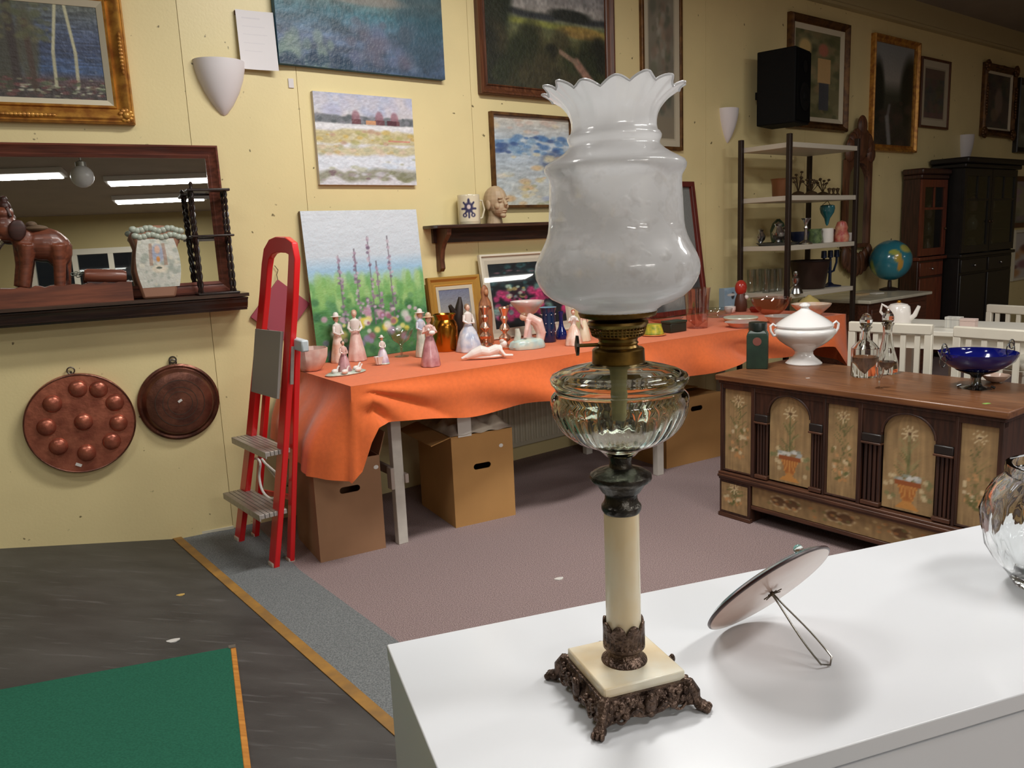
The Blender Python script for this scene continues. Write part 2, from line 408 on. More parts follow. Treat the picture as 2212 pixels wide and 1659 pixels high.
# ------------------------------------------------------------------ ceiling fluorescents (lit ones carry their own light)
m_house = mat('fixture_white', (225, 225, 222), .5); m_diff = emit('fluorescent_diffuser', (255, 252, 246), 3.2)
m_off = mat('diffuser_off', (190, 190, 186), .4)
def fixture(x, y, lit=True, rz=H5, watts=None, label='', where=''):
    t = thing('ceiling_light'+('_%s_offscreen' % where if lit else ''), label, 'ceiling light', (x, y, CEIL-.075), rz, 'ceiling fluorescents')
    MB().bb(-.64, .64, -.17, .17, .012, .075).build('housing', m_house, t, bevel=.004)
    MB().bb(-.60, .60, -.14, .14, 0, .014).build('diffuser', m_diff if lit else m_off, t, bevel=.004)
    if lit:
        ld = bpy.data.lights.new('tube', 'AREA'); ld.shape = 'RECTANGLE'; ld.size = 1.2; ld.size_y = .28
        ld.energy = watts or LIGHT_W; ld.color = (1., .985, .95)
        lo = bpy.data.objects.new('fluorescent_tube_%s_offscreen' % where, ld); COL.objects.link(lo); lo.parent = t; lo.location = (0, 0, -.004)
    return t
MIR_T = R(3.0)      # the mantel mirror leans back a little
_n = np.array([math.sin(HA)*math.cos(MIR_T), -math.cos(HA)*math.cos(MIR_T), math.sin(MIR_T)])
def mirrored(x, y):
    p, h = wpt(x, y, .04, PA); d = ray(x, y); return p, d-2*(d@_n)*_n
FIX = [(.42, 2.75, 1, .95), (1.9, .6, 1, .45), (-1.3, 1.0, 1, .22), (3.9, 2.6, 1, .62), (6.0, 5.6, 0, 0)]
FWHERE = ['aisle', 'behind_cabinet', 'ramp', 'chairs', '', 'mirror_middle', 'mirror_low', 'mirror_elephant', 'print_glass']
FLAB = ['lit fluorescent ceiling light above the aisle before the orange table', 'lit fluorescent ceiling light behind the white cabinet', 'lit fluorescent ceiling light above the dark ramp', 'lit fluorescent ceiling light over the white chairs', 'unlit fluorescent ceiling light near the black display cabinet', 'lit fluorescent light in the middle of the mirror reflection', 'lit fluorescent light low in the mirror reflection', 'lit fluorescent light reflected beside the elephant carving', 'lit fluorescent light reflected in the glass of the cream framed print']
for q in ((345, 394), (348, 434), (10, 384)):
    p, d = mirrored(*q); k = p+d*((CEIL-.08-p[2])/d[2]); FIX.append((k[0], k[1], 1, .9))
_pp, _ = wpt(1085, 603, .06, PC); _d = ray(1085, 603); _t = R(9); _m = np.array([math.sin(HC)*math.cos(_t), -math.cos(HC)*math.cos(_t), math.sin(_t)])
_d = _d-2*(_d@_m)*_m; _k = _pp+_d*((CEIL-.08-_pp[2])/_d[2]); FIX.append((_k[0], _k[1], 1, .5))
for i, (x, y, lit, k) in enumerate(FIX):
    fixture(x, y, bool(lit), H5 if i < 5 else H5+R(5), LIGHT_W*k, FLAB[i], FWHERE[i])
# frosted globe pendant seen in the mirror
p, d = mirrored(178, 380); k = p+d*((2.66-p[2])/d[2])
t = thing('pendant_lamp', 'frosted glass globe pendant reflected in the mantel mirror', 'pendant lamp', (k[0], k[1], 2.55))
m_frost = mat('frosted_globe', (225, 225, 225), .3)
MB().ell((0, 0, .11), .11).build('globe', m_frost, t)
MB().lathe([(.05, .20), (.05, .25), (.012, .27), (.012, CEIL-2.55)]).build('stem', mat('pendant_metal', (170, 168, 160), .4, .6), t)
# bank of dark windows in the wall opposite, as the mirror shows them
h5 = H5+math.pi
def opp(x, y):
    p, d = mirrored(x, y); s = (DEPTH-.0-(p[:2]-SA)@N5)/(d[:2]@N5); return p+d*s
m_wf = mat('window_frame_paint', (205, 198, 180), .5); m_night = thinglass('window_glass', (240, 244, 244), .9)
k0 = opp(60, 470); k1 = opp(300, 470); zt = max(1.9, min(2.5, (k0[2]+k1[2])/2))
ux = V2(H5); o0 = k0[:2]; Lw = abs((k1[:2]-k0[:2])@ux)
win = thing('window_1', None, None, (o0[0], o0[1], 0), H5); win['kind'] = 'structure'
fr = MB(); zb = .75
for i, fx in enumerate((-.02, .36, .69, 1.0)):
    fr.bb(fx*Lw-.04, fx*Lw+.04, -.10, .04, zb-.02, zt)
fr.bb(-.06*Lw, Lw+.05, -.01, .045, zt-.02, zt+.07); fr.bb(-.06*Lw, Lw+.05, -.01, .05, zb-.06, zb)
# the wall opposite, open where the windows are: the dark panes look out on the night
mb = MB(); qa, qb = o0+ux*(-.02*Lw), o0+ux*Lw
wallbox(mb, E2, qb, -.1, 3.2, 0, .1); wallbox(mb, qa, E1, -.1, 3.2, 0, .1); wallbox(mb, qb, qa, -.1, zb-.01, 0, .1); wallbox(mb, qb, qa, zt-.01, 3.2, 0, .1)
wall_front = tag(mb.build('wall_front', m_plain, smooth=False), kind='structure')
# local +y of the wall frame points away from the mirror wall, so the room side is +y here as well
fr.build('window_frame', m_wf, win, loc=tuple(0*k0), smooth=False)
for a, b_ in ((-.02, .36), (.36, .69), (.69, 1.0)):
    MB().bb(a*Lw+.03, b_*Lw-.03, -.026, -.02, zb-.01, zt-.01).build('pane', m_night, win, smooth=False)
# ------------------------------------------------------------------ white cabinet in the foreground
HCAB = .80
m_lac = mat('white_lacquer', (228, 230, 234), .22, spec=.5, coat=.2)
c0 = at(835, 1392, HCAB); hcab = R(18.8)
cab = thing('white_cabinet', 'white lacquered cabinet with drawers under the oil lamp', 'cabinet', (c0[0], c0[1], 0), hcab)
W_, D_ = 1.45, .37
MB().bb(0, W_, -D_, 0, HCAB-.02, HCAB).build('top', m_lac, cab, bevel=.0015)
MB().bb(.001, W_-.001, -D_+.022, -.002, .03, HCAB-.0202).build('body', m_lac, cab, bevel=.0015)
m_hand = mat('grey_pull', (150, 150, 158), .3, .7)
for i in range(2):
    x0 = .004+i*(W_/2); x1 = x0+W_/2-.008
    for z1, z0 in ((HCAB-.0235, HCAB-.21), (HCAB-.2135, HCAB-.47), (HCAB-.4735, .04)):
        d = MB().bb(x0, x1, -D_+.002, -D_+.022, z0, z1).build('drawer', m_lac, cab, bevel=.0015)
        MB().bb((x0+x1)/2-.11, (x0+x1)/2+.11, -D_-.012, -D_+.003, z1-.062, z1-.045).build('handle', m_hand, d, bevel=.003)
MB().bb(.03, W_-.03, -D_+.04, -.03, 0, .031).build('plinth', m_lac, cab)

# ------------------------------------------------------------------ oil lamp
LX = at(1350, 1499, HCAB); LXY = (LX[0], LX[1]); hl = R(19.4)
lamp = thing('oil_lamp', 'tall antique oil lamp with frilled frosted glass shade on marble column', 'lamp', (LX[0], LX[1], HCAB), 0)
m_brz = mat('dark_bronze', (112, 92, 80), .36, .8, c2=(66, 52, 45), scale=70, bump=.4, bscale=160)
m_brs = mat('old_brass', (150, 120, 62), .32, .95, c2=(104, 80, 42), scale=40)
m_pew = mat('dark_pewter', (82, 78, 72), .36, .85, c2=(56, 52, 48), scale=60, bump=.25, bscale=120)
m_onyx = mat('cream_onyx', (234, 228, 208), .25, c2=(226, 204, 164), scale=14, stretch=(1, 1, .5), coat=.2)
P_(m_onyx).inputs['Subsurface Weight'].default_value = .15; P_(m_onyx).inputs['Subsurface Radius'].default_value = (.02, .015, .01)
Lm = Matrix.Rotation(hl, 4, 'Z')
# pierced bronze base: four swagged sides, cartouches, scroll corners
fb = MB()
for k in range(4):
    Mk = Lm @ Matrix.Rotation(k*math.pi/2, 4, 'Z')
    def side(u, v):
        x = (u-.5)*.100; sw = .5+.5*math.cos(4*math.pi*u)
        out = .0475+.0075*v+.0016*math.sin(u*52)*math.sin(v*9)+.0022*math.sin(math.pi*v)
        return (x*(1+.06*v), -out, .030-v*(.019+.005*sw))
    fb.grid(side, 41, 9, Mk); fb.grid(lambda u, v: tuple(np.array(side(1-u, v))+np.array((0, .004, 0))), 41, 9, Mk)
    fb.ell((0, -.0555, .020), (.007, .004, .011), Mk, 10, 8)
    fb.ell((0, -.0575, .028), (.004, .003, .005), Mk, 8, 6); fb.ell((0, -.0565, .010), (.005, .003, .004), Mk, 8, 6)
    for s in (-1, 1):
        for j, (xx, zz, rr) in enumerate(((.016, .016, .0045), (.027, .012, .005), (.037, .017, .0045), (.022, .024, .003), (.032, .024, .003))):
            fb.ell((s*xx, -.0545, zz), (rr, .003, rr*.8), Mk, 8, 6)
        fb.tube([(s*(.008+.032*t), -.0558-.001*math.sin(9*t), .013+.006*math.sin(t*6.3)) for t in np.linspace(0, 1, 14)], .0016, 6, M=Mk)
    fb.bb(-.052, .052, -.049, -.045, .026, .031, Mk)
fb.build('base_frame', m_brz, lamp, ang=50)
for k in range(4):
    Mk = Lm @ Matrix.Rotation(k*math.pi/2+math.pi/4, 4, 'Z')
    ft = MB()
    ft.tube([(0, -.060, .027), (0, -.068, .026), (0, -.074, .019), (0, -.075, .012), (0, -.079, .006)], [.006, .007, .006, .005, .006], 10, M=Mk)
    ft.ell((0, -.081, .0056), (.0072, .0075, .0056), Mk, 12, 8)
    for s in (-1, 0, 1): ft.ell((s*.0045, -.087, .0040), (.0026, .0042, .0040), Mk, 8, 6)
    for s in (-1, 1): ft.ell((s*.007, -.066, .022), (.004, .004, .006), Mk, 8, 6)
    ft.build('foot', m_brz, lamp)
MB().bb(-.0455, .0455, -.0455, .0455, .0285, .0405, Lm).build('marble_slab', m_onyx, lamp, bevel=.0018)
zs = .0405
LP = lambda pts: prof(LXY, HCAB, pts)
base = LP([(1443, 50), (1436, 52), (1428, 52), (1420, 49), (1414, 41), (1408, 36), (1402, 34), (1398, 40), (1393, 45), (1387, 45), (1384, 42)])
base[0] = (base[0][0], zs-.001)
MB().lathe([(base[0][0], zs-.001)]+[p for p in base if p[1] > zs], 36).build('column_base', m_brz, lamp)
# leafy crown round the foot of the column
ra, za = base[-1]; zt_ = zat(LXY, 1336)-HCAB
cw = MB()
def crown(u, v):
    a = u*2*math.pi; tip = abs(math.sin(a*4)); top = za+(zt_-za)*(.62+.38*tip**.6)
    z = za-.003+(top-za+.003)*v; r = ra*(.985+.03*v)+.0008*math.cos(a*24)*(1-v)
    return (r*math.cos(a), r*math.sin(a), z)
cw.grid(crown, 97, 8); cw.build('leaf_crown', m_brz, lamp, solid=.0022)
col = LP([(1103, 39), (1395, 39)])
MB().lathe([(col[1][0]*.96, col[1][1]), (col[0][0]*.98, col[0][1]+.001)], 40).build('marble_column', m_onyx, lamp)
cap = LP([(1105, 39), (1098, 43), (1090, 43), (1084, 38), (1076, 35), (1066, 35), (1060, 42), (1054, 46), (1048, 50), (1042, 54), (1036, 64), (1030, 67), (1024, 66), (1017, 55), (1012, 38), (1008, 25), (996, 23), (984, 26)])
MB().lathe(cap, 48, fl=lambda a, t, z: 1+(.012*math.cos(18*a) if .5 < t < .75 else 0)).build('capital', m_pew, lamp)
m_font = glass('pale_green_glass', (236, 244, 232), .0, 1.47)
fo = LP([(982, 33), (972, 42), (964, 56), (958, 72), (950, 92), (940, 107), (930, 119), (920, 127), (910, 134), (898, 140), (886, 145), (872, 148), (862, 149), (852, 147), (844, 140), (838, 137), (832, 140), (824, 147), (815, 149), (808, 145), (801, 130), (794, 106), (788, 80), (783, 60), (779, 54)])
inn = LP([(781, 48), (792, 84), (800, 116), (808, 132), (816, 137), (826, 135), (838, 127), (850, 134), (866, 137), (884, 133), (904, 124), (924, 110), (940, 92), (952, 66), (957, 30)])
def flute(a, t, z):
    zz = zat_cache
    k = 1.0
    if zz[0] < z < zz[1]: k += .018*math.sin(math.pi*(z-zz[0])/(zz[1]-zz[0]))*math.cos(36*a)
    return k
zat_cache = (zat(LXY, 958)-HCAB, zat(LXY, 872)-HCAB)
fm = MB(); fm.lathe(fo+inn+[(.0004, inn[-1][1])], 144, fl=lambda a, t, z: flute(a, t, z) if t < .5 else 1.0)
fm.build('glass_font', m_font, lamp, ang=60)
zl = lambda y: zat(LXY, y)-HCAB
MB().lathe([(.007, zl(905)), (.009, zl(800)), (.013, zl(784))], 20).build('wick', mat('wick_cotton', (176, 158, 120), .9), lamp)
lo_ = LP([(784, 57), (779, 57), (754, 56), (751, 53), (749, 44), (744, 41), (740, 44), (736, 41), (730, 43), (727, 50), (724, 55), (722, 55), (721, 40)])
hi_ = LP([(707, 40), (706, 60), (704, 62), (698, 66), (693, 64), (690, 52), (687, 48)])
core = LP([(724, 34), (704, 34)])
MB().lathe(lo_, 48).lathe(hi_, 48).lathe(core, 24).build('burner', m_brs, lamp)
ga = LP([(689, 47), (686, 66), (682, 82), (674, 85), (670, 84), (674, 81), (682, 70), (686, 44)])
MB().lathe(ga, 48).build('shade_gallery', m_brs, lamp)
# open grille of the burner band: slim uprights and rings with real gaps between them
(r0_, z0_), (r1_, z1_) = LP([(723, 55)])[0], LP([(705, 60.5)])[0]
pf = MB()
for k in range(44):
    a = 2*math.pi*k/44; pf.tube([(r0_*math.cos(a), r0_*math.sin(a), z0_), (r1_*math.cos(a), r1_*math.sin(a), z1_)], .00085, 6)
for t in (.34, .67):
    rr = r0_+(r1_-r0_)*t; pf.tube([(rr*math.cos(a), rr*math.sin(a), z0_+(z1_-z0_)*t) for a in np.linspace(0, 2*math.pi, 45)[:-1]], .0008, 6, closed=True)
tag(pf.build('burner_grille', m_brs, lamp), kind='stuff')
# wick knob
sd = LXY+0*np.array(LXY); d0 = depth((LXY[0], LXY[1], 1.06)); zk = zl(743)
kx = -CA[:2]/np.hypot(*CA[:2])
kn = MB(); dd = Vector((kx[0], kx[1], 0))
L1, L2 = 40*d0/F, 86*d0/F
kn.tube([dd*L1+Vector((0, 0, zk)), dd*L2+Vector((0, 0, zk))], .0018, 8); stem = kn.build('wick_stem', m_brs, lamp)
Mk = Matrix.Translation(dd*L2+Vector((0, 0, zk))) @ dd.to_track_quat('Z', 'Y').to_matrix().to_4x4()
MB().lathe([(.006, -.0018), (.0095, -.0014), (.0098, .0012), (.007, .0018), (.002, .0026)], 24, M=Mk, fl=lambda a, t, z: 1+.03*math.cos(20*a)).build('knob', m_pew, stem)
# shade
sh = LP([(674, 84), (669, 85), (661, 96), (652, 120), (641, 142), (628, 157), (612, 168), (596, 175), (580, 177), (566, 175), (552, 170), (538, 163), (524, 156), (512, 151), (498, 147), (482, 145), (460, 144), (430, 143), (404, 142), (392, 142), (384, 143), (376, 148), (368, 152), (360, 153), (352, 149), (344, 136), (336, 122), (328, 110), (320, 101), (314, 97), (308, 98), (302, 101), (296, 102), (290, 99), (286, 94), (276, 92), (262, 92), (250, 94), (238, 99), (227, 107), (216, 117), (206, 129), (197, 140), (191, 147)])
K = len(sh); NS = 150
sb = MB(); v = []; f = []
for i, (r, z) in enumerate(sh):
    t = max(0, (i-(K-9))/8.); t0 = max(0, (i-(K-13))/12.)
    for j in range(NS):
        a = 2*math.pi*j/NS
        q = r*(1+(.042*t+.012*t0)*math.cos(15*a)+.005*t0*math.cos(30*a)); zz = z+t**1.5*(.0058*abs(math.cos(7.5*a))+.0022*math.sin(4*a)-.005)
        v.append((q*math.cos(a), q*math.sin(a), zz))
for i in range(K-1):
    for j in range(NS): f.append((i*NS+j, i*NS+(j+1) % NS, (i+1)*NS+(j+1) % NS, (i+1)*NS+j))
sb.add(v, f)
m_sh = bpy.data.materials.new('etched_shade_glass'); m_sh.use_nodes = True; nt = m_sh.node_tree; b = P_(m_sh)
b.inputs['Base Color'].default_value = (.80, .80, .81, 1); b.inputs['Roughness'].default_value = .3; b.inputs['Coat Weight'].default_value = 1.; b.inputs['Coat Roughness'].default_value = .03
out = nt.nodes['Material Output']; tl = nt.nodes.new('ShaderNodeBsdfTranslucent'); tl.inputs[0].default_value = (.84, .84, .85, 1)
mx = nt.nodes.new('ShaderNodeMixShader'); mx.inputs[0].default_value = .42
nt.links.new(b.outputs[0], mx.inputs[1]); nt.links.new(tl.outputs[0], mx.inputs[2])
tr = nt.nodes.new('ShaderNodeBsdfTransparent'); tc = nt.nodes.new('ShaderNodeTexCoord')
def zone(z0, z1, s=.006):
    sx = nt.nodes.new('ShaderNodeSeparateXYZ'); nt.links.new(tc.outputs['Object'], sx.inputs[0])
    a1 = nt.nodes.new('ShaderNodeMapRange'); a1.inputs[1].default_value = z0-s; a1.inputs[2].default_value = z0
    a2 = nt.nodes.new('ShaderNodeMapRange'); a2.inputs[1].default_value = z1; a2.inputs[2].default_value = z1+s; a2.inputs[3].default_value = 1; a2.inputs[4].default_value = 0
    for q in (a1, a2): nt.links.new(sx.outputs[2], q.inputs[0])
    m_ = nt.nodes.new('ShaderNodeMath'); m_.operation = 'MULTIPLY'; nt.links.new(a1.outputs[0], m_.inputs[0]); nt.links.new(a2.outputs[0], m_.inputs[1]); return m_
vo = nt.nodes.new('ShaderNodeTexVoronoi'); vo.inputs['Scale'].default_value = 62; nt.links.new(tc.outputs['Object'], vo.inputs['Vector'])
no = nt.nodes.new('ShaderNodeTexNoise'); no.inputs['Scale'].default_value = 60; no.inputs['Detail'].default_value = 2; nt.links.new(tc.outputs['Object'], no.inputs['Vector'])
rm = nt.nodes.new('ShaderNodeValToRGB'); rm.color_ramp.elements[0].position = .48; rm.color_ramp.elements[1].position = .62; nt.links.new(no.outputs['Fac'], rm.inputs[0])
zn1 = zone(zl(600), zl(508)); zn2 = zone(zl(494), zl(372))
mxz = nt.nodes.new('ShaderNodeMath'); mxz.operation = 'MAXIMUM'; nt.links.new(zn1.outputs[0], mxz.inputs[0]); nt.links.new(zn2.outputs[0], mxz.inputs[1])
pm = nt.nodes.new('ShaderNodeMath'); pm.operation = 'MULTIPLY'; nt.links.new(mxz.outputs[0], pm.inputs[0]); nt.links.new(rm.outputs[0], pm.inputs[1])
pk = nt.nodes.new('ShaderNodeMath'); pk.operation = 'MULTIPLY_ADD'; pk.inputs[1].default_value = .30; pk.inputs[2].default_value = .05; nt.links.new(pm.outputs[0], pk.inputs[0])
mx2 = nt.nodes.new('ShaderNodeMixShader'); nt.links.new(pk.outputs[0], mx2.inputs[0]); nt.links.new(mx.outputs[0], mx2.inputs[1]); nt.links.new(tr.outputs[0], mx2.inputs[2])
nt.links.new(mx2.outputs[0], out.inputs[0])
bp = nt.nodes.new('ShaderNodeBump'); bp.inputs['Strength'].default_value = .12; bp.inputs['Distance'].default_value = .003
nt.links.new(pm.outputs[0], bp.inputs['Height']); nt.links.new(bp.outputs[0], b.inputs['Normal'])
cm_ = nt.nodes.new('ShaderNodeMix'); cm_.data_type = 'RGBA'; cm_.inputs[6].default_value = (.80, .80, .81, 1); cm_.inputs[7].default_value = (.62, .60, .58, 1)
nt.links.new(pm.outputs[0], cm_.inputs[0]); nt.links.new(cm_.outputs[2], b.inputs['Base Color'])
shade = sb.build('glass_shade', m_sh, lamp, ang=180)
rim = MB(); rim.tube([v[(K-1)*NS+j] for j in range(NS)], .0011, 6, closed=True)
rim.build('shade_rim', m_sh, shade)

# ------------------------------------------------------------------ round plaque propped on a wire loop
pc = at(1665, 1278, .858); vd = ray(1665, 1278); vd /= np.linalg.norm(vd)
_rt = np.cross(vd, CB); _rt /= np.linalg.norm(_rt); _up = np.cross(_rt, vd)
pn = .965*(.60*_rt-.80*_up)-.17*vd; pn /= np.linalg.norm(pn)         # normal of the back
RP = .083
pc[2] = HCAB+RP*math.sqrt(1-pn[2]**2)+.001
d = ray(1665, 1278); pc = CO+d*((pc[2]-EYE)/d[2])
pl = thing('standing_plaque', 'round glass plaque tilted back on a bent wire loop on the white cabinet', 'plaque', (pc[0], pc[1], HCAB))
Mp = Matrix.Translation((0, 0, pc[2]-HCAB)) @ Vector(tuple(pn)).to_track_quat('Z', 'Y').to_matrix().to_4x4()
m_back = mat('plaque_back', (214, 196, 184), .28, c2=(196, 164, 150), scale=9, coat=.3)
MB().lathe([(.0005, .0006), (RP*.5, .0004), (RP*.93, -.001), (RP*.985, -.002)], 64, M=Mp).build('back_disc', m_back, pl)
MB().lathe([(RP*.98, -.0018), (RP, -.003), (RP, -.005), (RP*.97, -.006), (.0005, -.006)], 64, M=Mp).build('dark_rim', mat('plaque_rim', (58, 34, 34), .4), pl)
MB().lathe([(RP*.99, -.0055), (RP*.9, -.0095), (RP*.6, -.0125), (.0005, -.014)], 64, M=Mp).build('painted_front', mat('plaque_front', (96, 150, 140), .15, c2=(150, 180, 196), scale=22, coat=.5), pl)
tip = Vector(tuple(at(1793, 1437, HCAB+.002)-np.array([pc[0], pc[1], HCAB])))
hub = Mp @ Vector((0, 0, .003)); ax = (tip-hub); sdv = Vector((0, 0, 1)).cross(ax).normalized()
lp = []
for s, rng in ((1, np.linspace(0, 1, 9)), (-1, np.linspace(1, 0, 9))):
    for t in rng: lp.append(hub+ax*t*(.94)+sdv*s*(.0012+.0105*math.sin(min(1, t*1.05)*1.75)**1.5))
lp.insert(9, tip)
wr = MB(); wr.tube(lp, .0011, 8)
st = wr.build('wire_strut', mat('steel_wire', (150, 146, 140), .25, 1.), pl)
kn = MB()
for k in range(7):
    a = k*.9; kn.tube([hub+Vector((math.cos(a), math.sin(a), 0))*.001, hub+(Mp.to_3x3() @ Vector((math.cos(a)*.013, math.sin(a)*.011, .001)))], .0007, 5)
kn.ell(hub, .003, None, 8, 6); kn.build('wire_knot', mat('dark_wire', (86, 72, 56), .4, .8), pl)
ptop = Mp @ Vector((0, 0, -.011))
tp = at(1722, 1190, .9); 
qv = Mp.to_3x3() @ Vector((1, 0, 0)); 
import itertools
best = max(((Mp @ Vector((RP*.86*math.cos(a), RP*.86*math.sin(a), -.0125))) for a in np.linspace(0, 6.28, 73)), key=lambda p: p.z)
MB().ell(best, .0055).build('glass_bead', glass('bead_glass', (240, 246, 240)), pl)

# ------------------------------------------------------------------ cut crystal bowl at the right
xy = at(2262, 1262, HCAB)
cb = thing('crystal_bowl', 'cut crystal rose bowl with flared neck on the white cabinet', 'bowl', tuple(xy))
m_cry = glass('lead_crystal', (246, 248, 248), .0, 1.52)
pr = prof(xy[:2], HCAB, [(1250, 66), (1240, 80), (1215, 104), (1185, 122), (1150, 132), (1112, 136), (1078, 128), (1050, 112), (1036, 99), (1028, 94), (1018, 96), (1006, 94)])
pr[0] = (pr[0][0], .0)
def cut(a, t, z): return 1+.03*abs(math.sin(9*a+8*t))*(1 if .15 < t < .8 else .2)-.026*abs(math.sin(10*a-9*t))*(1 if .15 < t < .8 else .2)
inn = [(max(r-.007, .001), z) for r, z in pr if z > .012][::-1]
mb = MB(); mb.lathe(pr, 120, fl=cut); mb.f = mb.f[:-2]
n0 = len(mb.v); mb2 = MB(); mb2.lathe(pr+inn+[(.0005, .012)], 120, fl=lambda a, t, z: cut(a, t*2.1, z) if t < .48 else 1)
mb2.build('bowl', m_cry, cb, ang=25)
# ------------------------------------------------------------------ painted chest
hch = R(-52.65); cbl = at(1556, 1111, 0)
ZC = zat(cbl[:2], 808)
m_oak = wood('chest_top_wood', (128, 84, 52), (98, 60, 36), .38, 5, 0, coat=.15)
m_dk = wood('chest_dark_wood', (70, 42, 30), (46, 27, 20), .45, 6, 2)
m_rail = wood('chest_rail_wood', (92, 58, 40), (62, 38, 27), .42, 6, 0)
m_pan = painted('painted_panel', .6, .1)
ch = thing('painted_chest', 'carved wooden chest with flower painted panels and arches on the mauve carpet', 'chest', (cbl[0], cbl[1], 0), hch)
ux_ = V2(hch); uy_ = np.array([-ux_[1], ux_[0]])
def cf(px, py):
    p = onv(px, py, cbl[:2], hch); return ((p[:2]-cbl[:2])@ux_, p[2])
_tr = at(2174, 891, ZC); CW = (_tr[:2]-cbl[:2])@ux_-.012; CD = .50; OV = .018
TH = .026
MB().bb(-OV, CW+OV, -OV, CD+OV, ZC-TH, ZC).build('lid', m_oak, ch, bevel=.005)
MB().bb(-OV*.4, CW+OV*.4, -OV*.4, CD+OV*.4, ZC-TH-.014, ZC-TH).build('lid_moulding', m_dk, ch, bevel=.004)
zr = cf(1700, 1060)[1]; zr = cf(1553, 1023)[1]                       # centre of the middle rail
zt = ZC-TH-.014; zbot = .055
MB().bb(0, CW, .03, CD, zbot, zt).build('carcass', m_dk, ch, smooth=False)
# stiles and rails (proud of the field)
xs = [cf(1551, 930)[0], cf(1561, 930)[0], cf(1622, 930)[0], cf(1630, 930)[0], cf(1777, 960)[0], cf(1782, 960)[0], cf(1852, 960)[0], cf(1861, 960)[0], cf(2060, 1000)[0], cf(2067, 1000)[0], cf(2158, 960)[0], CW]
xs[0] = 0
for a, b_ in ((xs[0], xs[1]), (xs[2], xs[3]), (xs[4], xs[5]), (xs[6], xs[7]), (xs[8], xs[9]), (xs[10], xs[11])):
    MB().bb(a, b_, -.002, .032, zr, zt).build('stile', m_dk, ch, bevel=.002)
for k, (dz, th, pr_) in enumerate(((.012, .012, -.012), (0, .014, -.018), (-.013, .012, -.008))):
    MB().bb(-.004, CW+.004, pr_, .032, zr+dz-th/2, zr+dz+th/2).build('waist_moulding', m_rail, ch, bevel=.003)
MB().bb(0, CW, .0, .032, zt-.02, zt).build('top_rail', m_dk, ch)
# feet blocks
fw = cf(1622, 1050)[0]
for a, b_ in ((0, fw), (CW-fw, CW)):
    MB().bb(a, b_, -.006, CD, 0, zr-.018).build('foot_block', m_dk, ch, bevel=.003)
    MB().bb(a-.004, b_+.004, -.012, .01, 0, .018).build('foot_moulding', m_rail, ch, bevel=.003)
zlow = cf(1760, 1133)[1]
MB().bb(fw, CW-fw, .0, .03, zlow-.012, zlow+.006).build('apron_rail', m_rail, ch, bevel=.003)

def field(w, h, seed):
    random.seed(seed); p = Paint(int(max(14, w*170)), int(max(14, h*170)), (158, 130, 90))
    p.rough(.10, 26, 3); p.rough(.06, 3, 14); return p
def spray(p, x, y, s, n=9):
    for k in range(n):
        a = k*2*math.pi/n+.2; p.line(x, y, x+s*math.cos(a), y+s*math.sin(a)*p.w/p.h, .02, (226, 206, 164), .8)
    p.blob(x, y, .05, .05*p.w/p.h, (92, 62, 36), .9)
def vase_panel(w, h, seed):
    p = field(w, h, seed); A = p.w/p.h
    for k in range(26):
        yy = random.uniform(.25, .66); p.line(.5, yy+.08, .5+random.uniform(-.3, .3)*(.4+yy), yy-.02, .018, random.choice([(112, 112, 66), (96, 100, 62), (150, 140, 96)]), .7)
    spray(p, .5, .2, .15); p.line(.5, .22, .5, .62, .02, (98, 100, 62), .8)
    for k in range(16): p.blob(random.choice([random.uniform(.05, .25), random.uniform(.75, .95)]), random.uniform(.6, .9), .06, .06*A, random.choice([(208, 190, 150), (120, 124, 82)]), .75)
    for k in range(12): p.blob(.5+random.uniform(-.24, .24), .66+random.uniform(-.035, .03), .075, .05*A, random.choice([(214, 214, 208), (172, 178, 176), (140, 146, 130)]), .9)
    yy = p.Y; t = np.clip((yy-.70)/.2, 0, 1); half = .24-.14*t**.8
    m = (yy > .69)*(yy < .90)*(abs(p.X-.5) < half); p.mix(m*1., (198, 140, 74))
    for k in range(6): p.line(.5+(k-2.5)*.075, .71, .5+(k-2.5)*.035, .88, .018, (154, 86, 40), .7)
    p.mix(((yy > .69)*(yy < .73)*(abs(p.X-.5) < .26))*1., (150, 84, 44))
    p.mix(((yy > .90)*(yy < .98)*(abs(p.X-.5) < .08+.18*np.clip((yy-.9)/.08, 0, 1)))*1., (196, 138, 72))
    return p
def flower_panel(w, h, seed, low=.75):
    p = field(w, h, seed); A = p.w/p.h
    for k in range(30):
        yy = random.uniform(.1, low); p.line(.5+random.uniform(-.1, .1), yy+.1, .5+random.uniform(-.35, .35), yy, .02, random.choice([(110, 112, 66), (90, 92, 56), (146, 128, 84)]), .65)
    spray(p, .5, .13, .2)
    for k in range(22): p.blob(.5+random.uniform(-.36, .36), random.uniform(.45, low+.05), .07, .07*A, random.choice([(220, 200, 160), (200, 150, 100), (110, 104, 60), (206, 190, 156)]), .8)
    for k in range(8): p.blob(.5+random.uniform(-.2, .2), random.uniform(low, low+.12), .07, .06*A, random.choice([(96, 100, 56), (190, 140, 88)]), .8)
    return p
def panel_rect(x0, x1, z0, z1, p, y=.0, name='panel'):
    o = canvas(name, p, x1-x0, z1-z0, m_pan, ch, y=y, z=z0, x=(x0+x1)/2); return o
zp0, zp1 = zr+.026, zt-.022
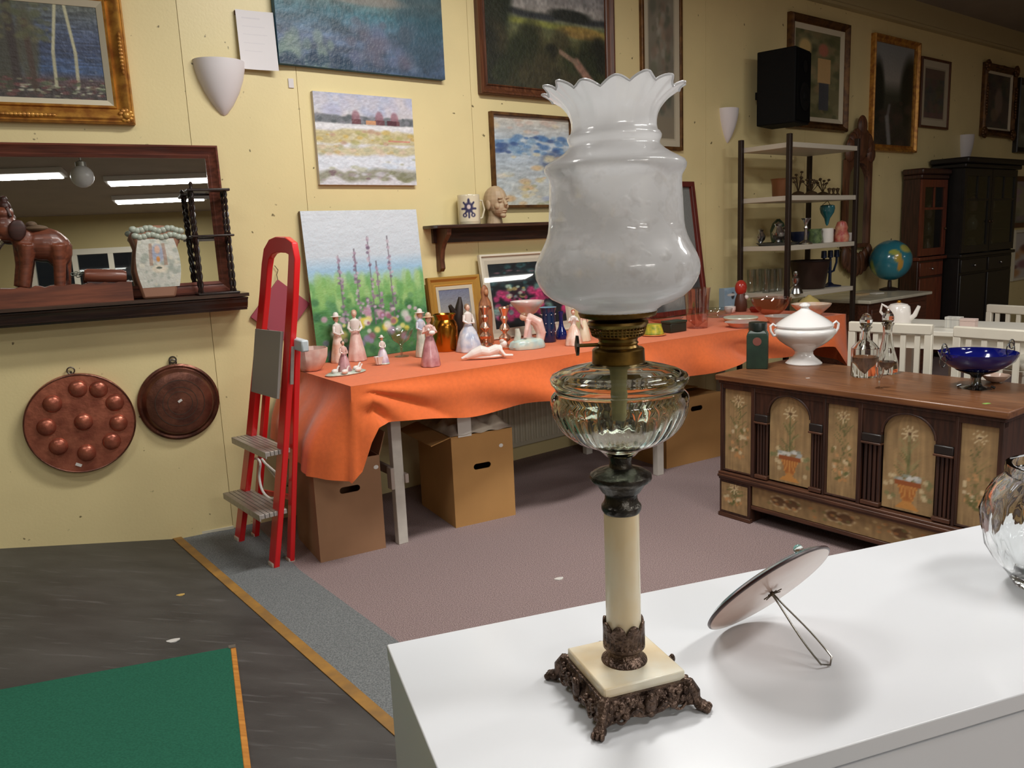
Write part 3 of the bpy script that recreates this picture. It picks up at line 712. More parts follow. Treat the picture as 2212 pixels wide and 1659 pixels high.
for i, (a, b_) in enumerate(((xs[1], xs[2]), (xs[5], xs[6]), (xs[9], xs[10]))):
    panel_rect(a+.004, b_-.004, zp0, zp1, flower_panel(b_-a, zp1-zp0, 20+i, .72), .012, 'flower_panel')
    fr_ = MB(); fr_.sweep_frame(b_-a-.012, zp1-zp0-.006, [(0, -.013), (.002, -.006), (.006, -.004), (.006, -.02)], Matrix.Translation(((a+b_)/2, 0, zp0+.003))); fr_.build('panel_bead', m_dk, ch)
# arched bays: arch panel, fluted pilasters with capitals, spandrel
for i, (a, b_, p0, p1, yt) in enumerate(((xs[3], xs[4], cf(1658, 950)[0], cf(1747, 960)[0], cf(1702, 857)[1]), (xs[7], xs[8], cf(1903, 1000)[0], cf(2016, 1000)[0], cf(1958, 895)[1]))):
    w = p1-p0; r = w/2; xc = (p0+p1)/2; zs_ = yt-r*.85
    pic = vase_panel(w, yt-zp0, 40+i)
    def fn(u, v, w=w, xc=xc, yt=yt, r=r):
        z = yt-(yt-zp0)*v; x = (u-.5)*w; zc = yt-r*.85
        if z > zc: x *= math.sqrt(max(0, 1-((z-zc)/(r*.85))**2))*.999+.001
        return (xc+x, .016, z)
    canvas('arch_panel', pic, w, yt-zp0, m_pan, ch, fn=fn)
    # spandrel board with the arch cut out
    n = 18; arc = [(xc+r*1.03*math.cos(t), zs_+r*.88*math.sin(t)) for t in np.linspace(math.pi, 0, n)]
    mb = MB()
    for k in range(n-1):
        (xa, za_), (xb, zb2) = arc[k], arc[k+1]
        mb.prism([(xa, za_), (xb, zb2), (xb, zt-.02), (xa, zt-.02)], .004, .028)
    mb.bb(a, arc[0][0], .004, .028, zs_-.012, zt-.02); mb.bb(arc[-1][0], b_, .004, .028, zs_-.012, zt-.02)
    mb.build('spandrel', m_dk, ch, smooth=False)
    MB().tube([(x, .004, z) for x, z in arc], .005, 6).build('arch_bead', m_dk, ch)
    for (qa, qb) in ((a+.004, p0-.004), (p1+.004, b_-.004)):
        nf = 4; wq = (qb-qa)/nf
        for k in range(nf):
            MB().lathe([(wq*.42, zp0+.012), (wq*.42, zs_-.045)], 10, c=(qa+wq*(k+.5), .012, 0)).build('flute', m_dk, ch)
        m_cap = mat('blackened_capital', (34, 28, 26), .4)
        MB().bb(qa-.003, qb+.003, -.006, .03, zs_-.045, zs_-.012).build('capital', m_cap, ch, bevel=.004)
        MB().bb(qa-.004, qb+.004, -.010, .03, zs_-.052, zs_-.044).build('capital_ring', m_rail, ch, bevel=.002)
        MB().bb(qa-.002, qb+.002, -.004, .03, zp0-.004, zp0+.012).build('pilaster_base', m_rail, ch, bevel=.002)
lo0, lo1 = zlow+.008, zr-.022
pf_ = Paint(150, 26, (152, 124, 84)); random.seed(9); pf_.rough(.1, 60, 3)
for xx in (.16, .24, .47, .53, .8): spray(pf_, xx, .45, .035, 7)
for k in range(40): pf_.blob(random.uniform(.1, .9), random.uniform(.2, .8), .014, .08, random.choice([(120, 116, 70), (204, 180, 130), (186, 128, 76)]), .6)
panel_rect(fw+.003, CW-fw-.003, lo0, lo1, pf_, .006, 'apron_panel')
for a, b_ in ((.012, fw-.012), (CW-fw+.012, CW-.012)):
    panel_rect(a, b_, .03, zr-.03, flower_panel(b_-a, zr-.06, 60, .6), -.0075, 'foot_panel')

# ------------------------------------------------------------------ things standing on the chest
def on_chest(px, py): return at(px, py, ZC)
m_porc = mat('white_porcelain', (236, 234, 232), .16, coat=.4)
p = on_chest(1736, 785)
tu = thing('soup_tureen', 'white porcelain soup tureen with domed lid and two curled handles', 'tureen', tuple(p))
T = lambda pts: prof(p[:2], ZC, pts)
bw = T([(788, 37), (783, 38), (778, 33), (770, 23), (764, 19), (758, 19), (752, 25), (744, 39), (736, 50), (728, 58), (720, 63), (714, 64), (710, 62), (708, 58), (704, 58), (702, 60)]); bw[0] = (bw[0][0], 0)
MB().shell(bw, .004, 40).build('bowl', m_porc, tu)
MB().lathe(T([(704, 60), (701, 60), (696, 55), (690, 47), (683, 36), (677, 25), (672, 16), (668, 10), (665, 8)]), 40).build('lid', m_porc, tu)
MB().lathe(T([(668, 7), (663, 8), (660, 12), (657, 11), (654, 5), (653, 1)]), 20).build('lid_knob', m_porc, tu)
k_ = depth(p)/F
for s in (-1, 1):
    sv = Vector((CA[0], CA[1], 0))*s
    q = [(56, 722), (66, 722), (72, 712), (73, 702), (68, 697), (61, 702)]
    MB().tube([sv*(a*k_)+Vector((0, 0, zat(p[:2], y)-ZC)) for a, y in q], [.006, .0065, .006, .006, .006, .0045], 8).build('handle', m_porc, tu)
# green tin
p = on_chest(1636, 794)
m_tin = mat('green_tin', (32, 54, 40), .45, c2=(24, 42, 32), scale=18)
tn = thing('tea_caddy', 'dark green square tin caddy with red emblem beside the soup tureen', 'caddy', tuple(p), R(-20))
k_ = depth(p)/F; hh = zat(p[:2], 712)-ZC; s_ = 24*k_
MB().lathe([(s_*1.28, 0), (s_*1.28, hh*.86), (s_*1.18, hh*.93), (s_*.86, hh)], 4, M=Matrix.Rotation(R(45), 4, 'Z')).build('body', m_tin, tn, ang=20, bevel=.003)
MB().lathe([(s_*.80, hh-.002), (s_*.80, hh+14*k_), (s_*.76, hh+16*k_)], 24).build('cap', mat('dark_tin', (22, 30, 26), .35), tn)
MB().lathe([(.0005, -.0015), (9*k_, -.001), (9*k_, .001), (.0005, .0015)], 18, M=Matrix.Translation((0, -s_*.906, hh*.72)) @ Matrix.Rotation(R(90), 4, 'X')).build('emblem', mat('red_emblem', (124, 72, 62), .5), tn)
# decanters
m_clear = glass('clear_glass', (244, 246, 246), .0, 1.46)
def decanter(px, py, pts, stop, name, label, n=8):
    p = on_chest(px, py); t = thing(name, label, 'decanter', tuple(p), .2, 'glass decanters on the chest')
    pr = prof(p[:2], ZC, pts); pr[0] = (pr[0][0], 0)
    inn = [(max(r-.004, .003), z) for r, z in pr if z > .014][::-1]
    MB().lathe(pr+inn+[(.0005, .014)], 32, fl=lambda a, t_, z: 1+.02*math.cos(n*a)).build('body', m_clear, t, ang=30)
    MB().lathe(prof(p[:2], ZC, stop), 12).build('stopper', m_clear, t, ang=20)
decanter(1867, 812, [(818, 27), (810, 28), (770, 28), (752, 28), (742, 20), (734, 11), (724, 9), (712, 9), (706, 13)], [(716, 6), (706, 8), (698, 13), (690, 13), (680, 8), (676, 2)], 'square_decanter', 'clear square shouldered glass decanter with stopper next to the tureen')
decanter(1914, 806, [(812, 22), (800, 24), (780, 22), (756, 15), (736, 11), (718, 9), (704, 10), (698, 13)], [(712, 5), (700, 8), (692, 12), (682, 12), (674, 7), (668, 2)], 'tall_decanter', 'slender tapering cut glass decanter with faceted stopper', 10)
p = on_chest(1899, 838); t = thing('liqueur_glass', 'tiny stemmed liqueur glass in front of the decanters', 'glass', tuple(p))
pr = prof(p[:2], ZC, [(841, 9), (838, 8), (835, 2), (822, 1.6), (816, 4), (806, 8), (794, 9)]); pr[0] = (pr[0][0], 0)
MB().lathe(pr+[(max(r-.0015, .0005), z) for r, z in pr if z > .02][::-1], 18).build('goblet', m_clear, t)
# blue bowl in its silver mount
p = on_chest(2108, 838)
m_blue = mat('cobalt_glass', (8, 20, 120), .08, coat=.5); P_(m_blue).inputs['Transmission Weight'].default_value = .45
m_sil = mat('dark_silver', (120, 122, 124), .22, 1.)
bl = thing('cobalt_bowl', 'cobalt blue glass bowl in a dark silver footed mount', 'bowl', tuple(p), R(8))
T = lambda pts: prof(p[:2], ZC, pts)
g = T([(806, 14), (800, 34), (790, 56), (778, 70), (766, 76), (760, 77)])
MB().shell(g, .003, 40).build('glass_bowl', m_blue, bl)
s_ = T([(846, 30), (842, 31), (838, 22), (832, 12), (824, 9), (815, 9), (809, 14), (803, 32), (798, 42)]); s_[0] = (s_[0][0], 0)
MB().lathe(s_, 30, fl=lambda a, t_, z: 1+(.05*math.cos(6*a) if t_ < .4 else 0)).build('pedestal', m_sil, bl)
k_ = depth(p)/F; rzm = zat(p[:2], 762)-ZC
for s in (-1, 1):
    mb = MB(); xx = 77*k_*s
    for r0, zc, rr in ((0, 2, 16), (8, -14, 12), (4, 14, 10)):
        mb.tube([(xx+s*(r0+rr*math.cos(a))*k_*.6, 0, rzm+(zc+rr*math.sin(a))*k_) for a in np.linspace(0, 6.28, 16)[:-1]], .0022, 6, closed=True)
    mb.build('handle', m_sil, bl)
for k in range(4):
    a = k*math.pi/2+.78; mb = MB()
    mb.tube([(math.cos(a)*28*k_, math.sin(a)*28*k_, .010), (math.cos(a)*36*k_, math.sin(a)*36*k_, .004)], [.004, .005], 8); mb.build('foot', m_sil, bl)
m_tag = mat('green_sticker', (130, 170, 84), .6)
p = on_chest(2131, 872); MB().bb(-.013, .013, -.007, .007, 0, .001).build('price_sticker', m_tag, loc=tuple(p), rz=.3)
tag(COL.objects[-1], 'small green price sticker on the chest top', 'sticker')
p = on_chest(1745, 817); MB().bb(-.008, .008, -.004, .004, 0, .001).build('price_tag', m_scrap, loc=tuple(p), rz=.2)
tag(COL.objects[-1], 'small white price tag on the chest in front of tureen', 'price tag')
# pink shell dish behind the blue bowl
p = on_chest(2150, 826); mb = MB()
mb.shell([(.012, 0), (.03, .008), (.045, .022), (.05, .03)], .002, 30, fl=lambda a, t_, z: 1+.06*math.cos(9*a)*t_)
tag(mb.build('shell_dish', mat('pink_porcelain', (206, 178, 160), .3), loc=tuple(p)), 'small pinkish fluted dish behind the cobalt bowl', 'dish')
# ------------------------------------------------------------------ long trestle table with orange cloth
ZT = .735
tA = at(758, 836, ZT); tB = at(1827, 679, ZT); hT = math.atan2(tB[1]-tA[1], tB[0]-tA[0]); TL = float(np.hypot(*(tB-tA)[:2])); TD = .75
tbl = thing('trestle_table', 'long white legged trestle table under the orange cloth', 'table', (tA[0], tA[1], 0), hT)
m_board = mat('table_board', (150, 120, 86), .7); m_wleg = mat('white_painted_leg', (206, 200, 190), .6, var=.05, scale=20)
m_leg2 = mat('worn_pink_leg', (176, 160, 150), .7)
MB().bb(.012, TL-.012, .012, TD, ZT-.034, ZT-.006).build('table_top', m_board, tbl)
ux_t = V2(hT); uy_t = np.array([-ux_t[1], ux_t[0]])
def tl(p): d = np.array(p)[:2]-tA[:2]; return d@ux_t, d@uy_t
def leg_pair(x, y0, y1):
    lg = []
    for y in (y0, y1):
        o = MB().bb(x-.012, x+.034, y-.018, y+.018, 0, ZT-.034).build('leg', m_wleg, tbl, bevel=.002)
    MB().bb(x+.034, x+.05, y0-.03, y1+.03, .27, .31).build('crossbar', m_leg2, tbl, bevel=.002)
    MB().bb(x-.028, x-.012, y0-.02, y0+.02, .25, .345).build('leg_joint', m_leg2, tbl, bevel=.002)
    MB().bb(x, x+.03, y0-.02, y1+.02, ZT-.075, ZT-.034).build('bearer', m_wleg, tbl)
x0, y0 = tl(at(868, 1172, 0)); leg_pair(x0-.01, max(.05, y0), TD-.06)
x0, y0 = tl(at(1380, 1014, 0)); leg_pair(x0, .10, TD-.06)
leg_pair(TL-.35, .1, TD-.06)
mb = MB(); mb.bar((.35, .14, ZT-.05), (.75, .5, .52), .03, .012); mb.build('brace', m_leg2, tbl)

m_cloth = mat('orange_cloth', (224, 108, 52), .78, var=.04, scale=60, bump=.15, bscale=500, spec=.2, sheen=.3)
cl = MB()
# perimeter: left end (back to front), front (left to right), right end; v = drop
path = []
def add_seg(a, b_, n):
    for k in range(n): t = k/n; path.append(((a[0]+(b_[0]-a[0])*t, a[1]+(b_[1]-a[1])*t)))
add_seg((0, TD), (0, .0), 44); nl = len(path)
add_seg((0, 0), (TL, 0), 220); nf = len(path)
add_seg((TL, 0), (TL, TD), 40); path.append((TL, TD)); n_ = len(path)
def sm(t): t = min(1, max(0, t)); return t*t*(3-2*t)
# hem heights read off the photograph along the front
hem = [(at_x, zz) for at_x, zz in ((.0, .36), (.03, .40), (.075, .565), (.3, .56), (.6, .545), (1.1, .535), (1.6, .54), (2.2, .55), (2.7, .56), (TL-.18, .55), (TL-.05, .42), (TL, .40))]
NV = 22; rows = []
for i, (x, y) in enumerate(path):
    if i < nl:
        s = (TD-y); nrm = (-1, 0); zb = np.interp(s, [0, .3, TD-.25, TD-.06, TD], [.42, .41, .40, .37, .36]); ph = s
        fold = .010*math.sin(s*21+.8)+.006*math.sin(s*47)
    elif i < nf:
        s = x; nrm = (0, -1); zb = np.interp(s, [q[0] for q in hem], [q[1] for q in hem])+.012*math.sin(s*9); ph = s
        fold = .015*math.sin(s*12.5+.5)+.008*math.sin(s*29)
    else:
        s = y; nrm = (1, 0); zb = np.interp(s, [0, .1, TD], [.40, .44, .5]); fold = .010*math.sin(s*24)
    col_ = []
    dcorner = min(math.hypot(x, y), math.hypot(x-TL, y))
    if dcorner < .07 and nl-6 < i < nl+6:
        a = math.pi+ (math.pi/2)*((i-(nl-6))/12.); nrm = (math.cos(a), math.sin(a))
    for k in range(NV+1):
        v = k/NV; z = ZT-(ZT-zb)*v
        # slanting swags: folds run diagonally away from the left corner
        if nl <= i < nf:
            sl = math.sin((s*11.-v*3.6)+.4)*.022+math.sin(s*6.3-v*5.)*.016; rad_ = .040*(abs(math.sin(6.5*math.atan2(.19*v, s+.015)+.5))-.4)*math.exp(-s/.9)*sm(s/.10); fo_ = (fold*.4+sl*(1-.6*math.exp(-s/.7)))*sm(v*1.3)+rad_*sm(v*3)
        else: fo_ = fold*sm(v*1.5)
        if i < nl: fo_ += .115*sm(v*1.25)*sm(y/.14)*(1-.55*sm((y-.5)/.25))   # the end fall drapes outside the open box
        out = .003+.012*sm(v*2)+.03*v*v+fo_+ (.012*v if nl-8 < i < nl+4 else 0)
        out = max(.002, out)
        col_.append((x+nrm[0]*out, y+nrm[1]*out, z+.002))
    rows.append(col_)
vv = [p for c_ in rows for p in c_]; ff = []
for i in range(n_-1):
    for k in range(NV): a = i*(NV+1)+k; ff.append((a, a+1, a+NV+2, a+NV+1))
cl.add(vv, ff)
cl.grid(lambda u, v: (u*TL, v*(TD+.02), ZT+.002+.0012*math.sin(u*40)*math.sin(v*9)), 90, 14)
cloth = cl.build('tablecloth', m_cloth, loc=(tA[0], tA[1], 0), rz=hT, ang=80)
tag(cloth, 'bright orange cloth draped over the long trestle table', 'tablecloth')

# ------------------------------------------------------------------ radiator on the wall behind the table
p, h = wpt(1150, 900, .03, PC)
rad = thing('panel_radiator', 'ribbed cream panel radiator on the wall under the orange table', 'radiator', (p[0], p[1], .10), HC)
m_rad = mat('radiator_enamel', (196, 190, 168), .45)
MB().bb(-.55, .75, -.05, 0, 0, .5).build('back_plate', m_rad, rad, bevel=.006)
for k in range(32): MB().lathe([(.013, .03), (.013, .47)], 8, c=(-.53+k*.04, -.05, 0)).build('rib', m_rad, rad)
for x in (-.45, .65): MB().bb(x-.015, x+.015, -.03, -.0, -.10, .02).build('foot', m_rad, rad)

# ------------------------------------------------------------------ cardboard boxes under the table
m_card = mat('cardboard_brown', (154, 115, 84), .85, var=.06, scale=6); m_card2 = mat('cardboard_tan', (184, 138, 82), .85, var=.05, scale=5)
m_lab = mat('white_label', (226, 222, 214), .6)
def box_(name, label, a, b_, D, H_, m, hole, flaps=(), lab=None, tape=None):
    """a, b: floor positions of the front face's lower corners"""
    a, b_ = np.array(a)[:2], np.array(b_)[:2]; h = math.atan2(*(b_-a)[::-1]); W = float(np.hypot(*(b_-a)))
    t = thing(name, label, 'box', (a[0], a[1], 0), h, 'cardboard boxes under the table')
    th = .005; hx, hz = hole; hw_, hh_ = .044, .014
    mb = MB()
    # front wall with a rounded hand hole cut through
    for x0_, x1_, z0_, z1_ in ((0, hx-hw_, 0, H_), (hx+hw_, W, 0, H_), (hx-hw_, hx+hw_, 0, hz-hh_), (hx-hw_, hx+hw_, hz+hh_, H_)):
        mb.bb(x0_, x1_, 0, th, z0_, z1_)
    for s in (-1, 1):
        n = 8; xe = hx+s*hw_
        pts = [(xe, hz+hh_)]+[(xe-s*hh_+s*hh_*math.sin(q), hz+hh_*math.cos(q)) for q in np.linspace(0, math.pi, n)]+[(xe, hz-hh_)]
        mb.prism(pts if s < 0 else pts[::-1], 0, th)
    mb.build('front_panel', m, t, smooth=False)
    MB().bb(0, th, th, D, 0, H_).build('side_panel', m, t); MB().bb(W-th, W, th, D, 0, H_).build('side_panel', m, t)
    MB().bb(th, W-th, D-th, D, 0, H_).build('back_panel', m, t); MB().bb(th, W-th, th, D-th, 0, th).build('bottom_panel', m, t)
    for fl_ in flaps:
        mb = MB(); side, ang, ln = fl_
        if side == 'l': M_ = Matrix.Translation((0, 0, H_)) @ Matrix.Rotation(ang, 4, 'Y'); mb.bb(-ln, 0, 0, D, -.002, .002, M_)
        if side == 'r': M_ = Matrix.Translation((W, 0, H_)) @ Matrix.Rotation(ang, 4, 'Y'); mb.bb(0, ln, 0, D, -.002, .002, M_)
        if side == 'b': M_ = Matrix.Translation((0, D, H_)) @ Matrix.Rotation(ang, 4, 'X'); mb.bb(0, W, 0, ln, -.002, .002, M_)
        if side == 'f': M_ = Matrix.Translation((0, 0, H_)) @ Matrix.Rotation(ang, 4, 'X'); mb.bb(0, W, -ln, 0, -.002, .002, M_)
        mb.build('flap', m, t)
    if lab:
        MB().ell((lab[0], -.001, lab[1]), (.011, .0015, .009), None, 12, 6).build('sticker', m_lab, t)
    return t, W
A_, B_ = at(693, 1216, 0), at(834, 1183, 0); zb1 = zat(A_[:2], 1008)
# local coordinates of the hand hole
def loc_on(a, b_, px, py):
    h = math.atan2((b_-a)[1], (b_-a)[0]); p = onv(px, py, a[:2], h); return float((p[:2]-a[:2])@V2(h)), float(p[2])
box1, W1 = box_('cardboard_box', 'open brown cardboard box beside the red stepladder', A_, B_, .34, zb1, m_card, loc_on(A_, B_, 756, 1057), (('b', R(70), .15), ('r', R(-72), .10)), loc_on(A_, B_, 812, 1009))
A_, B_ = at(985, 1141, 0), at(1114, 1112, 0); A2_, B2_ = A_, B_; zb2_ = zat(A_[:2], 945)
box2, W2 = box_('cardboard_box', 'tan cardboard box heaped with white textiles under the orange table', A_, B_, .40, zb2_, m_card2, loc_on(A_, B_, 1042, 1006), (('l', R(-15), .1),), loc_on(A_, B_, 1082, 962))
A_, B_ = at(1440, 1013, 0), at(1556, 985, 0); zb3 = zat(A_[:2], 868)
box3, W3 = box_('cardboard_box', 'closed tan cardboard box behind the painted chest', A_, B_, .36, zb3, m_card2, loc_on(A_, B_, 1505, 882), (('f', R(180-4), .17), ('b', R(178), .18)))
# crumpled textiles heaped on the second box
random.seed(3); hp = MB(); cx_, cy_ = W2*.5, .17
hp.grid(lambda u, v: (cx_+(u-.5)*(W2+.012), .19+(v-.5)*.395, .016+.105*max(0, math.sin(math.pi*u))**.7*max(0, math.sin(math.pi*v))**.7*(1+.35*math.sin(u*17+v*5)+.25*math.sin(v*23-u*9))+.004*math.sin(u*23+v*31)*math.sin(math.pi*u)), 40, 30)
o = hp.build('textile_heap', mat('crumpled_linen', (196, 184, 166), .9, c2=(150, 130, 118), scale=9), None, loc=(box2.location[0], box2.location[1], zb2_-.012), rz=box2.rotation_euler[2], ang=180)
tag(o, 'crumpled pale cloth heaped in the open tan box', 'cloth')
p = at(1012, 915, zb2_+.05); t_ = MB(); t_.bb(-.033, .033, -.0015, .0015, -.045, .045)
_h = math.atan2((B2_-A2_)[1], (B2_-A2_)[0]); _q = onv(1003, 922, A2_[:2]+np.array([math.sin(_h), -math.cos(_h)])*.004, _h)
tag(t_.build('paper_note', m_lab, loc=tuple(_q), rz=_h), 'white paper sheet hanging over the edge of the tan box', 'paper')

# ------------------------------------------------------------------ folded red stepladder
fR, fL = at(592, 1224, 0), at(517, 1168, 0); hL = math.atan2((fR-fL)[1], (fR-fL)[0]); dL = V2(hL); bk = np.array([-dL[1], dL[0]])   # bk = behind the ladder (towards the table)
fm_ = (fR+fL)/2; LEAN = .10
def lad(px, py, off=0.):
    n_ = np.array([bk[0], bk[1], -LEAN]); P_0 = np.array([fm_[0]+bk[0]*off, fm_[1]+bk[1]*off, 0]); d = ray(px, py)
    return Vector(tuple(CO+d*(((P_0-CO)@n_)/(d@n_))))
m_red = mat('red_enamel', (222, 26, 30), .32, coat=.3); m_alu = mat('ribbed_aluminium', (176, 170, 164), .4, .5, var=.08, scale=40)
ld = thing('stepladder', 'red folded stepladder with grey treads leaning by the orange table', 'ladder', (fm_[0], fm_[1], 0), 0)
off0 = Vector((fm_[0], fm_[1], 0)); bkv = Vector((bk[0], bk[1], LEAN*0))
L_ = lambda px, py, off=0.: lad(px, py, off)-off0
# front rails and hoop as one bent flat tube
pts = [L_(517, 1168), L_(541, 960), L_(563, 730), L_(572, 640), L_(577, 575), L_(581, 548), L_(590, 533), L_(602, 528), L_(622, 529), L_(633, 537), L_(636, 560), L_(632, 650), L_(622, 800), L_(609, 1000), L_(592, 1224)]
mb = MB(); side = Vector((bk[0], bk[1], 0))
def ribbon(mb, pts, wd, th, sd):
    v = []; n = len(pts)
    for i, p_ in enumerate(pts):
        t = (pts[min(i+1, n-1)]-pts[max(i-1, 0)]).normalized(); a = (sd-t*sd.dot(t)).normalized(); b2 = t.cross(a)
        for sx, sy in ((-1, -1), (1, -1), (1, 1), (-1, 1)): v.append(p_+b2*(sx*wd/2)+a*(sy*th/2))
    f = [(0, 1, 2, 3), tuple((n-1)*4+k for k in (3, 2, 1, 0))]
    for i in range(n-1):
        for k in range(4): f.append((i*4+k, (i+1)*4+k, (i+1)*4+(k+1) % 4, i*4+(k+1) % 4))
    mb.add(v, f)
ribbon(mb, pts, .060, .024, side); mb.build('front_frame', m_red, ld, bevel=.003, ang=50)
for q0, q1 in (((552, 1158), (580, 790)), ((628, 1214), (640, 752))):
    mb = MB(); mb.bar(L_(*q0, .075), L_(*q1, .02 if q0[0] < 600 else .03), .036, .022, tuple(dL)+(0,)); mb.build('rear_leg', m_red, ld, bevel=.003)
mb = MB(); mb.bar(L_(556, 1060, .075), L_(634, 1075, .075), .02, .012, (0, 0, 1)); mb.build('rear_brace', m_red, ld)
def tread(q0, q1, dp):
    a, b2 = L_(*q0), L_(*q1); zc = (a.z+b2.z)/2; a.z = b2.z = zc
    f_ = Vector((bk[0], bk[1], 0)); mb = MB(); e = (b2-a).normalized()
    for k in range(6):
        y0_ = -dp+k*dp*1.3/6; c0_ = a+e*.0+f_*(y0_+.002); c1_ = b2+f_*(y0_+.002)
        mb.bar(c0_+f_*dp*.1, c1_+f_*dp*.1, dp*1.3/6*.86, .018, tuple(f_))
    mb.bar(a-f_*dp+Vector((0, 0, -.004)), b2-f_*dp+Vector((0, 0, -.004)), .006, .026, tuple(f_)); mb.build('tread', m_alu, ld, bevel=.001)
tread((526, 1068), (606, 1098), .085); tread((540, 950), (614, 966), .075)
# folded platform
mb = MB(); q = [L_(554, 710, -.02), L_(610, 716, -.02), L_(601, 862, -.035), L_(545, 846, -.035)]
nrm_ = (q[1]-q[0]).cross(q[3]-q[0]).normalized()
mb.add([x+nrm_*.006 for x in q]+[x-nrm_*.006 for x in q], [(0, 1, 2, 3), (7, 6, 5, 4), (0, 4, 5, 1), (1, 5, 6, 2), (2, 6, 7, 3), (3, 7, 4, 0)]); mb.build('platform', mat('grey_platform', (158, 152, 146), .5), ld, bevel=.002)
for q0 in ((517, 1168), (592, 1224)): mb = MB(); a = L_(*q0); mb.box((a.x, a.y, .011), (.05, .03, .024), rz=hL); mb.build('rubber_foot', mat('pale_rubber', (196, 180, 168), .7), ld, bevel=.004)
for q0 in ((552, 1158), (628, 1214)): mb = MB(); a = L_(*q0, .075); mb.box((a.x, a.y, .009), (.04, .028, .02), rz=hL); mb.build('rubber_foot', MATS['pale_rubber'], ld, bevel=.004)
a, b2 = L_(626, 738, .02), L_(660, 748, .02); mb = MB(); mb.bar(a, b2, .045, .03, (0, 0, 1)); mb.build('hinge_bracket', mat('pale_plastic', (196, 204, 208), .4), ld, bevel=.006)
mb = MB(); mb.bar(L_(632, 748, .0), L_(630, 830, .0), .008, .012, tuple(dL)+(0,)); mb.build('hinge_strap', m_alu, ld)
# white cable looped between the treads
mb = MB(); cp_ = [L_(x, y, .03) for x, y in ((545, 1012), (538, 1000), (552, 990), (562, 1000), (560, 1030), (568, 1062), (588, 1078), (604, 1060), (606, 1030), (590, 1016), (572, 1000), (566, 992), (580, 1010), (598, 1032), (612, 1040), (618, 1025))]
sp = []
for i in range(len(cp_)-1):
    for t in np.linspace(0, 1, 5)[:-1]:
        p_1, p_2 = cp_[i], cp_[i+1]; p_0 = cp_[max(0, i-1)]; p_3 = cp_[min(len(cp_)-1, i+2)]
        sp.append(.5*((2*p_1)+(p_2-p_0)*t+(2*p_0-5*p_1+4*p_2-p_3)*t*t+(3*p_1-p_0-3*p_2+p_3)*t**3))
mb.tube([p_+off0 for p_ in sp], .0055, 8)
tag(mb.build('white_cable', mat('white_pvc', (226, 222, 216), .4)), 'white cable looped over the lower tread of the red stepladder', 'cable')
# ------------------------------------------------------------------ pictures on the wall
m_gold = mat('gilt_frame', (204, 148, 66), .36, .4, c2=(156, 100, 46), scale=26); m_goldd = mat('dark_gilt', (112, 76, 36), .42, .4, c2=(74, 46, 22), scale=20)
m_brown = wood('brown_frame', (104, 62, 38), (72, 40, 24), .4, 6, 2); m_maho = wood('mahogany', (116, 64, 50), (82, 44, 36), .3, 6, 0, coat=.3)
m_dkw = wood('dark_walnut', (70, 46, 36), (46, 28, 23), .3, 6, 0, coat=.5)
m_oil = painted('oil_paint', .45, .35); m_prt = painted('print_paper', .6, .02)
m_mat = mat('mat_board', (206, 196, 172), .8); m_pane = thinglass('picture_glass', (250, 250, 250), .95)
m_wfr = mat('cream_frame', (216, 210, 190), .5)
def rect_on(TL_, TR_, BR_, BL_, pan, off=0.):
    p, h = pan; e = V2(h); n = np.array([math.sin(h), -math.cos(h)])
    q = [onv(x, y, p+n*off, h) for x, y in (TL_, TR_, BR_, BL_)]
    u = [(a[:2]-p)@e for a in q]; z = [a[2] for a in q]
    u0, u1, z0, z1 = (u[0]+u[3])/2, (u[1]+u[2])/2, (z[2]+z[3])/2, (z[0]+z[1])/2
    c = p+e*(u0+u1)/2+n*off; return c, h, u1-u0, z0, z1-z0
def frame_prof(fw, D, kind):
    if kind == 'flat': return [(0, .004), (0, D*.9), (fw*.12, D), (fw*.9, D), (fw, D*.9), (fw, 0)]
    if kind == 'scoop': return [(0, .004), (0, D*.45), (fw*.1, D*.55), (fw*.2, D*.4), (fw*.5, D*.55), (fw*.75, D*.95), (fw*.9, D), (fw, D*.8), (fw, 0)]
    return [(0, .004), (0, D*.5), (fw*.12, D*.6), (fw*.16, D*.42), (fw*.4, D*.62), (fw*.6, D*.92), (fw*.72, D), (fw*.84, D*.85), (fw*.9, D*.9), (fw, D*.6), (fw, 0)]
